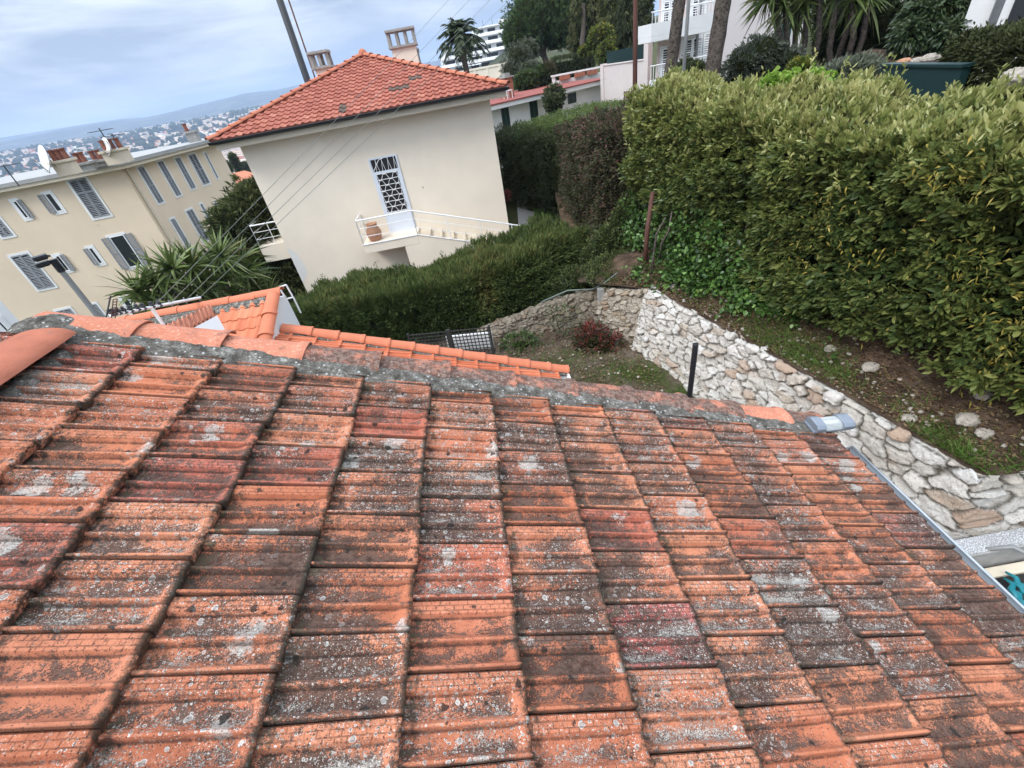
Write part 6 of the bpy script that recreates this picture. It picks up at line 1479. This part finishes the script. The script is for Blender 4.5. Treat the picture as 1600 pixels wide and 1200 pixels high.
for x in (-.22, .18):
    for y in (-.22, .17): b = MB(); b.box((x, x + .04), (0, .40), (y, y + .04), cf); b.build('leg', M['white_paint'], chr_)
plant('round_bush', 'rounded dark bush climbing the front of the low white house', 'shrub', [bpx(866, 150, 32.5, 17, 12, 15), bpx(864, 162, 32, 14, 10, 14)], 700, 6, .16, .07, M['shrub'], 201, hull=.85, lumpy=.1, tone=(.5, .2))
# terrace parapet and long pink garden wall behind it
TA, TB = at_d(868, 128, 40), at_d(948, 108, 41.5)
TF = Facade(TA[:2], TB[:2]); z0 = WZ - .6
tp = thing('terrace_parapet', 'white terrace parapet with planter boxes behind the low white house', 'wall', (float(TA[0]) + 2, float(TA[1]), -3))
b = MB(); za, zb_ = at_d(870, 116, 40)[2], at_d(945, 104, 41.5)[2]; zt = (za + zb_) / 2
b.box((-.2, TF.L + .4), (-4, zt - .35), (-.25, 0), TF.fr); b.box((-.25, TF.L + .45), (zt - .08, zt + .02), (-.3, .05), TF.fr)
x = -.2
while x < TF.L + .3: b.box((x, x + .22), (zt - .35, zt - .08), (-.2, -.03), TF.fr); x += 1.05
b.build('parapet', M['white'], tp)
for q in (.3, 1.5, 2.5): b = MB(); b.box((q, q + .8), (zt - .36, zt - .12), (.02, .26), TF.fr); b.build('planter', M['brick'], tp)
PWa, PWb = at_d(944, 128, 36), at_d(1006, 118, 33.5); PF = Facade(PWa[:2], PWb[:2]); zt = (at_d(946, 103, 36)[2] + at_d(1004, 94, 33.5)[2]) / 2
b = MB(); b.box((0, PF.L), (-6, zt), (-.25, 0), PF.fr); b.box((-.03, PF.L + .03), (zt, zt + .06), (-.3, .05), PF.fr); b.box((-.3, 0), (-6, zt + .1), (-.3, .06), PF.fr); b.box((PF.L, PF.L + .35), (-6, zt + .9), (-.3, .06), PF.fr)
tag(b.build('pink_garden_wall', pm('pale_pink_wall', (.63, .57, .55), .1, .8, .9, .1, 40, ((.45, .39, .37), .6))), 'long pale pink garden wall left of the pink house', 'wall')
fa, fb_ = at_d(975, 150, 27), at_d(1018, 140, 26); FF = Facade(fa[:2], fb_[:2]); pf = thing('picket_fence', 'reddish brown picket fence behind the left end of the laurel hedge', 'fence', (float(fa[0]), float(fa[1]), -4))
b = MB(); zt = fa[2] + .2; x = 0
while x < FF.L: b.box((x, x + .07), (-4.6, zt), (0, .02), FF.fr); x += .11
b.build('pickets', M['rust'], pf); b = MB(); b.box((0, FF.L), (zt - .2, zt - .14), (-.03, -.001), FF.fr); b.build('rail', M['rust'], pf)

# pink house with balconies
KA, KB = at_d(1026, 100, 27), at_d(1250, 60, 31.5); KF = Facade(KA[:2], KB[:2]); kf = KF.fr
pk_ = thing('pink_house', 'pink and white house with balconies behind the two pine trunks', 'house', (float(KA[0]) + 3, float(KA[1]) + 3, -3))
vb = unit(np.array([math.sin(math.radians(27)), math.cos(math.radians(27))])) * 9; b = MB(); b.prism([tuple(KA[:2]), tuple(KB[:2]), tuple(KB[:2] + vb), tuple(KA[:2] + vb)], -7, 8); b.build('wall', M['pink'], pk_)
zb1 = KF.hit(1030, 62)[1]; zb2 = KF.hit(1030, 132)[1]
wx = KF.hit(1092, 60)[0]
b = MB(); b.box((wx, KF.L + .02), (-7.02, 8.02), (-.5, .012), kf); b.build('white_front', pm('pinkish_white', (.66, .60, .59), .06, .8, .9, .1), pk_)
b = MB(); b.box((-1.0, wx * .92), (zb1 - .05, zb1 + .16), (.002, 1.25), kf); bal = b.build('balcony', M['white'], pk_, bevel=.02)
b = MB(); b.box((-1.0, wx * .92), (zb1 + .16, zb1 + .62), (1.17, 1.25), kf); b.box((-1.0, -.92), (zb1 + .16, zb1 + .62), (.002, 1.17), kf); b.build('balcony_parapet', M['white'], bal)
b = MB()
for x in np.arange(-.95, wx * .9, .16): b.tube([kf(x, zb1 + .62, 1.21), kf(x, zb1 + 1.0, 1.21)], .012, 5)
b.tube([kf(-1., zb1 + 1.0, 1.21), kf(wx * .92, zb1 + 1.0, 1.21)], .025, 6); b.build('balcony_railing', M['white_paint'], bal)
b = MB(); b.box((-.9, wx * .95), (zb2 - .22, zb2), (.002, 1.1), kf); b.box((-.9, -.5), (zb2, zb2 + .3), (1.0, 1.1), kf); lbal = b.build('balcony', M['white'], pk_, bevel=.02)
b = MB()
for x in np.arange(-.85, wx * .95, .13): b.tube([kf(x, zb2, 1.05), kf(x, zb2 + .85, 1.05)], .014, 5)
b.tube([kf(-.9, zb2 + .85, 1.05), kf(wx * .95, zb2 + .85, 1.05)], .028, 6); b.build('balcony_railing', M['white_paint'], lbal)
for tl, br in (((1034, 76), (1044, 125)), ((1067, 62), (1092, 122)), ((1100, 52), (1122, 104))):
    a0, z1 = KF.hit(*tl); a1, z0 = KF.hit(*br); a1 = max(a1, a0 + .7)
    window_part(KF, pk_, a0, min(a1, a0 + 1.1), max(z0, zb2), z1, M['white_paint'], True, leaves=2, rails=3, band=.08, slat=.09)
for tl, br in (((1036, 2), (1052, 40)), ((1082, -8), (1100, 22))):
    a0, z1 = KF.hit(*tl); a1, z0 = KF.hit(*br); window_part(KF, pk_, a0, max(a1, a0 + .7), zb1 + .2, z1, M['white_paint'], True, leaves=2, rails=3, band=.08, slat=.09)
a0, z1 = KF.hit(1214, 28); a1, z0 = KF.hit(1228, 70); window_part(KF, pk_, a0, a0 + .9, z1 - 1.6, z1, M['greenshut'], True, band=.08)
b = MB(); b.tube([kf(wx - .12, -6, .07), kf(wx - .12, 8, .07)], .06, 8); b.build('drainpipe', M['polegrey'], pk_)

# two pine trunks rising out of the picture, with their crowns above it
M['pine'] = leafm('pine_needles', [(.032, .056, .022), (.062, .105, .036), (.10, .16, .055), (.15, .21, .08)], .6, .05, .25)
for k, (top, bot, D, r, lab) in enumerate((((1062, 0), (1044, 140), 13.6, .125, 'left of the two thick bare pine trunks behind the laurel hedge'), ((1131, 0), (1110, 128), 13.2, .15, 'right and darker of the two thick bare pine trunks behind the laurel hedge'))):
    p0, p1 = at_d(top[0], top[1], D), at_d(bot[0], bot[1], D); d = (p0 - p1); up_ = p1 + d * 3.6
    th = thing('pine_tree', lab, 'tree', tuple(p1 - d * .9), group=None)
    n = 60; V = []; rr = np.random.default_rng(300 + k); na = 28
    for i in range(n):
        t_ = i / (n - 1); p = p1 - d * .9 + d * 4.4 * t_; R = r * (1.22 - .5 * t_)
        an = np.linspace(0, 2 * math.pi, na, endpoint=False); q = np.stack([np.cos(an), np.sin(an), np.full(na, t_ * 12)], 1)
        rr_ = R * (1 + .10 * lump(q, 3.2, k) + .07 * lump(q * np.array([1, 1, .5]), 8, k + 2)); V.append(p + np.stack([np.cos(an) * rr_, np.sin(an) * rr_, 0 * an], 1))
    V = np.concatenate(V); f = grid_faces(n, na); e = np.array([(i * na + na - 1, (i + 1) * na + na - 1, (i + 1) * na, i * na) for i in range(n - 1)])
    link('trunk', np_mesh('trunk', V, [np.concatenate([f, e])[:, ::-1]], smooth=True), M['bark'], th)
    top_ = p1 + d * 3.5; bl_ = [(top_ + np.array([rr.normal(0, 1.2), rr.normal(0, 1.2), rr.normal(0, .3)]), np.array([1.5, 1.5, .7])) for _ in range(5)]
    C, N = in_blobs(bl_, 900, rr); P, D_ = tufts(C, N, 7, .14, .02, .9, rr, .4, .05); leaf_mesh('crown', P, D_, .16, .03, rr.normal(.5, .2, len(P)), M['pine'], th, 'tri')

# terraced white apartment block on the skyline
tb = thing('terraced_block', 'white stepped apartment block with long balcony bands on the skyline', 'building', tuple(at_d(735, 100, 175) * np.array([1, 1, 0])))
TBA, TBB = at_d(676, 106, 280), at_d(800, 78, 280); TBF = Facade(TBA[:2], TBB[:2]); bf_ = TBF.fr; z0 = at_d(684, 116, 280)[2] - 1.5
for k, (pxl, nw) in enumerate(((676, 0), (680, 0), (686, 0), (712, 0), (738, 0))):
    xl = TBF.hit(pxl, 90)[0]; z = z0 + 3.5 * k; bk = -3.0 * k; xr = TBF.L + 25
    b = MB(); b.box((xl + 2, xr), (z, z + 3.5), (bk - 30, bk - 3), bf_); fl = b.build('storey', M['white'], tb)
    b = MB(); b.box((xl, xr), (z - .25, z + .15), (bk - 3, bk + .0), bf_); b.box((xl, xr), (z + .15, z + 1.15), (bk - .25, bk), bf_); b.build('balcony', M['white_paint'], fl)
    rr = np.random.default_rng(400 + k); x = xl + 4
    while x < xr - 14: w = rr.uniform(3, 6.5); b = MB(); b.box((x, x + w), (z + .2, z + 2.7), (bk - 3.05, bk - 2.94), bf_); b.build('window', M['dark'], fl); x += w + rr.uniform(1.0, 3.5)
    b = MB(); b.box((xl + 2.5, xr), (z + 3.2, z + 3.5), (bk - 3, bk - .8), bf_); b.build('canopy', M['white'], fl)
    if k in (0, 1):
        b = MB(); b.add([bf_(xl + 14, z + 2.4, bk + .3), bf_(xl + 24, z + 2.4, bk + .3), bf_(xl + 24, z + 3.1, bk - 2.5), bf_(xl + 14, z + 3.1, bk - 2.5)], [(0, 1, 2, 3)]); b.build('awning', M['white_paint'], fl)
z = z0 + 3.5 * 5; xl = TBF.hit(750, 60)[0]; b = MB(); b.box((xl + 1, TBF.L + 25), (z, z + .4), (-40, -15), bf_); b.box((xl + 12, xl + 18), (z + .4, z + 2.6), (-30, -22), bf_); b.build('roof', M['white'], tb)
for q in (3, 8, 15, 20): b = MB(); b.tube([bf_(xl + q, z + .3, -18), bf_(xl + q, z + 3.0, -18)], .10, 5); b.build('aerial', M['pole'], tb)
b = MB(); wA = at_d(722, 118, 95); wB = at_d(800, 100, 95); BFq = Facade(wA[:2], wB[:2]); b.box((0, BFq.L), (-4, wA[2] + .4), (-.5, 0), BFq.fr); b.box((-.05, BFq.L + .05), (wA[2] + .4, wA[2] + .7), (-.6, .1), BFq.fr)
x = 0
while x < BFq.L: b.box((x, x + .3), (-4, wA[2] + .39), (.001, .1), BFq.fr); x += 2.2
tag(b.build('cream_terrace_wall', M['cream']), 'cream balustraded terrace wall below the white stepped block', 'wall')

# date palm before it
M['palm'] = leafm('palm_leaflets', [(.018, .030, .012), (.035, .055, .02), (.06, .085, .035), (.10, .12, .06)], .5, .1, .35)
pc = at_d(718, 57, 46); s_ = (pc @ FW) / F_PX; th = thing('palm_tree', 'date palm with an arching crown rising behind the cream house roof', 'palm', (pc[0], pc[1], pc[2] - 8))
r2 = np.random.default_rng(55); PS, DS, SB_ = [], [], MB()
for k in range(64):
    an = r2.uniform(0, 6.28); el = r2.uniform(-.35, 1.35); Lf = 40 * s_ * r2.uniform(.8, 1.08); d0 = np.array([math.cos(an) * math.cos(el), math.sin(an) * math.cos(el), math.sin(el)])
    ts_ = np.linspace(0, 1, 26); cur = pc + d0[None, :] * (ts_ * Lf)[:, None] - np.array([0, 0, 1]) * (ts_ ** 2.1 * Lf * (.55 - .12 * el))[:, None]
    SB_.tube(cur[::5], list(np.linspace(.028, .008, len(cur[::5]))), 5)
    tg_ = np.gradient(cur, axis=0); tg_ /= np.linalg.norm(tg_, axis=1)[:, None]; sd = np.cross(tg_, (0, 0, 1.)); sd /= np.linalg.norm(sd, axis=1)[:, None] + 1e-6
    for sg in (-1, 1): PS.append(cur[3:]); DS.append((sd * sg * .9 + tg_ * .7 + np.array([0, 0, -.1]))[3:])
P, D = np.concatenate(PS), np.concatenate(DS); leaf_mesh('crown', P, D, .52, .085, r2.normal(.45, .2, len(P)), M['palm'], th, 'blade', droop=.2); SB_.build('fronds', M['twig'], th)
b = MB(); tb_ = at_d(729, 112, 46); dd_ = (pc - tb_); pts = [tb_ - dd_ * 1.5, tb_, tb_ + dd_ * .5, pc - np.array([0, 0, .5]), pc]; b.tube(pts, [.26, .24, .24, .34, .22], 12); b.build('trunk', M['bark'], th, smooth=True)

# umbrella pine and its neighbours
plant('umbrella_pine', 'big dense umbrella pine with a rounded dark green crown', 'tree', [bpx(838, 30, 58, 48, 48, 34), bpx(818, 50, 57, 32, 32, 24), bpx(870, 45, 58, 34, 34, 26), bpx(845, 5, 59, 44, 44, 34), bpx(805, 62, 57, 18), bpx(880, 15, 59, 30)], 4200, 9, .36, .06, M['pine'], 210, hull=.86, up=.5, spread=.7, lumpy=.34, ls=2.6, tone=(.42, .2), toneup=.3, trunk=limb_trunk(at_d(862, 100, 57.5) + np.array([0, 0, -2]), [at_d(838, 48, 57.5), at_d(855, 40, 58), at_d(820, 55, 57)], .42, seed=2))
M['olive'] = leafm('grey_olive_leaves', [(.045, .056, .038), (.08, .095, .064), (.13, .145, .105), (.19, .21, .155)], .6, .1, .25)
plant('olive_tree', 'grey-green olive tree in front of the umbrella pine', 'tree', [bpx(812, 98, 44, 24, 22, 24), bpx(800, 118, 43, 18), bpx(826, 80, 45, 16)], 1500, 8, .16, .035, M['olive'], 211, hull=.8, lumpy=.3, trunk=limb_trunk(at_d(812, 130, 44) + np.array([0, 0, -1.5]), [at_d(812, 105, 44)], .14))
plant('round_olive_shrub', 'clipped round grey shrub right of the olive tree', 'shrub', [bpx(830, 112, 42, 20, 20, 15)], 800, 7, .12, .04, M['olive'], 212, hull=.88, lumpy=.1, tone=(.6, .18))
plant('leafy_shrub', 'dark leafy shrub above the brick chimney of the low white house', 'shrub', [bpx(824, 126, 40, 20, 18, 14), bpx(848, 118, 41, 14)], 900, 6, .17, .08, M['midleaf'], 213, hull=.85, tone=(.4, .2))
plant('brown_shrub', 'brownish shrub left of the terrace parapet', 'shrub', [bpx(858, 116, 41, 13, 13, 17)], 500, 7, .13, .05, M['redshrub'], 214, hull=.85, tone=(.4, .12))
hA, hB = at_d(868, 100, 47), at_d(930, 84, 48); zz_ = at_d(900, 88, 47)[2]
hedge_plant('dark_clipped_hedge', 'dark clipped hedge above the white terrace parapet', 'hedge', [tuple(hB[:2]), tuple(hA[:2])], [zz_ - 2.2], [zz_ + .2], 1.6, 1800, 6, .12, .05, M['shrub'], 215, .06, tone=(.45, .15), depth=.1)
M['hang'] = leafm('hanging_branch_leaves', [(.045, .054, .02), (.095, .11, .04), (.16, .17, .065), (.24, .24, .10)], .6, .15, .25)
for k, (bl, sd, lab, mat_, base) in enumerate((
    ([bpx(915, 25, 50, 26, 26, 44), bpx(905, 60, 50, 18, 18, 30), bpx(930, 5, 51, 26)], 220, 'drooping brownish green tree right of the umbrella pine', 'hang', (915, 100)),
    ([bpx(955, 20, 49, 24, 24, 40), bpx(965, 50, 48, 22, 22, 34), bpx(945, -5, 50, 24)], 221, 'drooping tree behind the brown pole, left of the pink house', 'hang', (958, 100)),
    ([bpx(985, 25, 46, 18, 18, 36), bpx(1000, 5, 46, 20, 20, 36), bpx(1010, 50, 44, 10, 10, 24)], 222, 'dark narrow tree between the brown pole and the pink house', 'shrub', (995, 90)))):
    plant('background_tree', lab, 'tree', bl, 1500, 8, .30, .055, M[mat_], sd, hull=.8, lumpy=.4, ls=2.2, up=-.5, droop=.3, tone=(.45, .22), trunk=limb_trunk(at_d(base[0], base[1], 48) + np.array([0, 0, -2]), [at_d(base[0] - 4, 5, 49)], .25, seed=k))
M['yellow'] = leafm('yellow_green_leaves', [(.06, .09, .02), (.11, .15, .03), (.20, .22, .04), (.38, .30, .04)], .5, .2, .3)
plant('yellow_bush', 'yellow-flecked light green bush before the drooping trees', 'shrub', [bpx(938, 62, 44, 20, 20, 18), bpx(948, 84, 43, 16, 16, 18), bpx(915, 80, 44, 12, 10, 8)], 1100, 6, .18, .08, M['yellow'], 223, hull=.8, tone=(.35, .2))
gp0 = at_d(982, 88, 42); gf = fr_rot((gp0[0], gp0[1], 0), -.2); b = MB(); b.box((-1.6, 1.6), (0, .05), (gp0[2] - 1.6, gp0[2] + .5), gf); o = b.build('green_screen', M['greenpanel']); tag(o, 'dark green screen panel behind the pink garden wall', 'screen')

# yuccas, shrubs and retaining planter behind the laurel hedge
for k, (h_, lab) in enumerate(((((1200, -8), (1226, 8), (1212, -28)), 'leftmost tall yucca above the laurel hedge'), (((1262, -5), (1246, 6), (1280, -20)), 'middle tall yucca above the laurel hedge'), (((1330, -12), (1358, -6), (1345, -30), (1310, -20)), 'many-stemmed yucca at the right, above the laurel hedge'))):
    yucca(lab, [at_d(x, y, 17 + .4 * k) for x, y in h_], .85, .07, 230 + k, at_d((1235, 1262, 1318)[k], 96, 17 + .4 * k) + np.array([0, 0, -.6]), 'tall yuccas above the hedge', trunk_r=.075, k=70, tone=(.5, .2), up=.1)
M['darkcyp'] = leafm('dark_cypress_leaves', [(.013, .019, .011), (.026, .038, .018), (.048, .066, .029)], .8, .03, .15)
plant('dark_evergreen', 'very dark evergreen mass behind the many-stemmed yucca', 'tree', [bpx(1350, 40, 19, 42, 36, 60), bpx(1385, 55, 18.5, 30, 26, 40), bpx(1310, 20, 20, 30, 26, 60)], 2600, 8, .18, .035, M['darkcyp'], 240, hull=.88, lumpy=.2, trunk=limb_trunk(at_d(1350, 110, 19) + np.array([0, 0, -1]), [at_d(1350, 60, 19)], .15))
M['magnolia'] = leafm('magnolia_leaves', [(.022, .040, .018), (.045, .075, .032), (.08, .115, .05), (.13, .16, .085)], .3, .08, .5)
plant('magnolia_tree', 'glossy green broad-leaved tree left of the white corner house', 'tree', [bpx(1455, 30, 16, 48, 40, 40), bpx(1425, 55, 15.6, 26, 22, 22), bpx(1480, 55, 15.6, 22, 20, 20), bpx(1470, -10, 16.5, 46, 40, 40)], 1900, 7, .15, .05, M['magnolia'], 241, hull=.82, shape='hex', up=0, droop=.35, lumpy=.25, trunk=limb_trunk(at_d(1445, 105, 15.8) + np.array([0, 0, -.6]), [at_d(1450, 40, 16)], .10))
plant('grey_shrub', 'grey-green shrub behind the right pine trunk', 'shrub', [bpx(1188, 92, 15, 40, 34, 30), bpx(1160, 105, 14.6, 26, 24, 22), bpx(1225, 100, 15, 26, 24, 20)], 1500, 8, .10, .03, M['olive'], 242, hull=.85, tone=(.4, .2), lumpy=.3)
plant('left_trunk_shrub', 'green shrub between the two pine trunks', 'shrub', [bpx(1085, 115, 15, 18, 16, 14), bpx(1070, 108, 15.2, 12, 10, 12)], 600, 7, .09, .035, M['shrub'], 243, hull=.85, tone=(.6, .2))
plant('silver_shrub', 'rounded grey-green shrub left of the dark green planter', 'shrub', [bpx(1328, 112, 13.4, 40, 30, 16), bpx(1305, 118, 13.2, 22, 20, 12)], 1100, 8, .11, .022, M['olive'], 244, hull=.85, tone=(.62, .18), shape='blade')
plant('flowering_shrub', 'small shrub with orange flowers below the leftmost tall yucca', 'shrub', [bpx(1250, 104, 14.2, 18, 16, 10)], 350, 6, .08, .035, M['yellow'], 245, hull=.7, tone=(.4, .3))
plant('bright_vine', 'bright lime green vine leaves lying over the top of the laurel hedge', 'vine', [bpx(1215, 126, 9.6, 26, 20, 9), bpx(1258, 118, 9.7, 18, 16, 8), bpx(1240, 130, 9.4, 30, 20, 7), bpx(1290, 124, 9.3, 14, 12, 5)], 170, 4, .08, .07, leafm('lime_leaves', [(.08, .14, .02), (.15, .26, .03), (.26, .40, .06), (.38, .50, .12)], .4, .25, .3), 246, hull=0, shape='hex', tone=(.5, .2))
g0, g1 = at_d(1372, 124, 11.6), at_d(1500, 118, 10.2); GF = Facade(g0[:2], g1[:2]); gz = at_d(1420, 105, 11)[2]
b = MB(); b.box((0, GF.L), (gz - 2.2, gz), (-.12, 0), GF.fr); b.box((-.02, GF.L + .02), (gz, gz + .04), (-.15, .03), GF.fr); tag(b.build('green_planter', M['greenpanel']), 'long dark green planter wall above the laurel hedge', 'planter')
for k, (px, py, s_, lab) in enumerate(((1432, 96, .10, 'pale stone left of two on the slope above the green planter'), (1452, 92, .13, 'larger pale stone right of its neighbour above the green planter'), (1412, 97, .10, 'flat brown stone on the slope above the green planter'))):
    p = at_d(px, py, 12.6); crumple('rock', tuple(p), (s_ * 1.2, s_, s_ * .6), M['rock'] if k < 2 else M['terracotta'], lab, 'rock', 50 + k)
rr = np.random.default_rng(9); xs, ys = np.meshgrid(np.linspace(0, 1, 40), np.linspace(0, 1, 20), indexing='ij'); q0_ = at_d(1350, 118, 12.0); q1_ = at_d(1520, 112, 11.2); q2 = at_d(1350, 60, 17); q3 = at_d(1520, 50, 16)
Pm = (q0_ * (1 - xs[..., None]) + q1_ * xs[..., None]) * (1 - ys[..., None]) + (q2 * (1 - xs[..., None]) + q3 * xs[..., None]) * ys[..., None]; Pm[..., 2] += .10 * lump(Pm, 1.6, 2) - .25
tag(link('upper_slope', np_mesh('upper_slope', Pm.reshape(-1, 3), [grid_faces(40, 20)], smooth=True), M['bank']), 'dark earth slope above the green planter', 'ground', kind='structure')
M['darkclip'] = leafm('dark_clipped_leaves', [(.018, .022, .008), (.034, .042, .014), (.055, .065, .022), (.085, .09, .035)], .7, .05, .2)
dA, dB = at_d(1602, 70, 9.6), at_d(1474, 92, 11.3); dz0 = at_d(1530, 58, 10.4)[2]
hedge_plant('square_dark_hedge', 'dense square-clipped dark hedge at the upper right edge', 'hedge', [tuple(dA[:2] + (dA - dB)[:2] * 1.2), tuple(dB[:2])], [dz0 - 1.9], [dz0 - .02], 1.5, 9000, 7, .085, .03, M['darkclip'], 250, .05, tone=(.42, .14), depth=.06, topb=.2)
p = at_d(1586, 122, 8.4); crumple('rock', tuple(p), (.14, .12, .10), M['rock'], 'white boulder at the right end of the laurel hedge top', 'rock', 77)
# white corner house
qa, qb = at_d(1504, 40, 15.5), at_d(1640, 15, 15.5); QF = Facade(qa[:2], qb[:2]); qf = QF.fr
cw = thing('white_corner_house', 'white rendered house corner with a blue-grey drainpipe at the top right', 'house', (float(qa[0]), float(qa[1]), -2))
b = MB(); b.box((0, QF.L + 2), (-4, 7), (-6, 0), qf); b.build('wall', M['white'], cw)
aw = QF.hit(1560, 30)[0]; b = MB(); b.box((aw, QF.L + 2.05), (-4.05, 7.05), (-5, .10), qf); b.build('buttress', M['white'], cw)
b = MB(); b.tube([qf(aw - .08, -4, .08), qf(aw - .08, 7, .08)], .075, 10); b.build('drainpipe', M['zinc'], cw, smooth=True)
b = MB(); x0 = QF.hit(1578, 20)[0]; b.box((x0, x0 + .3), (-3.9, 6), (.101, .13), qf); b.build('window_frame', M['gutter_dark'], cw)

# ------------------------------------------------------------------ the air
b = MB(); b.box((-7600, 7600), (-7600, 7600), (-95, 260)); hz_ = b.build('haze', None)
tag(hz_, 'thin even haze filling the valley air', 'haze', kind='stuff')
hm = bpy.data.materials.new('haze'); hm.use_nodes = True; nn_ = hm.node_tree.nodes; nn_.clear(); o_ = nn_.new('ShaderNodeOutputMaterial'); v_ = nn_.new('ShaderNodeVolumePrincipled')
v_.inputs['Color'].default_value = (.54, .69, .95, 1); v_.inputs['Density'].default_value = 0.00021; v_.inputs['Anisotropy'].default_value = .1
hm.node_tree.links.new(v_.outputs[0], o_.inputs['Volume']); hz_.data.materials.append(hm)
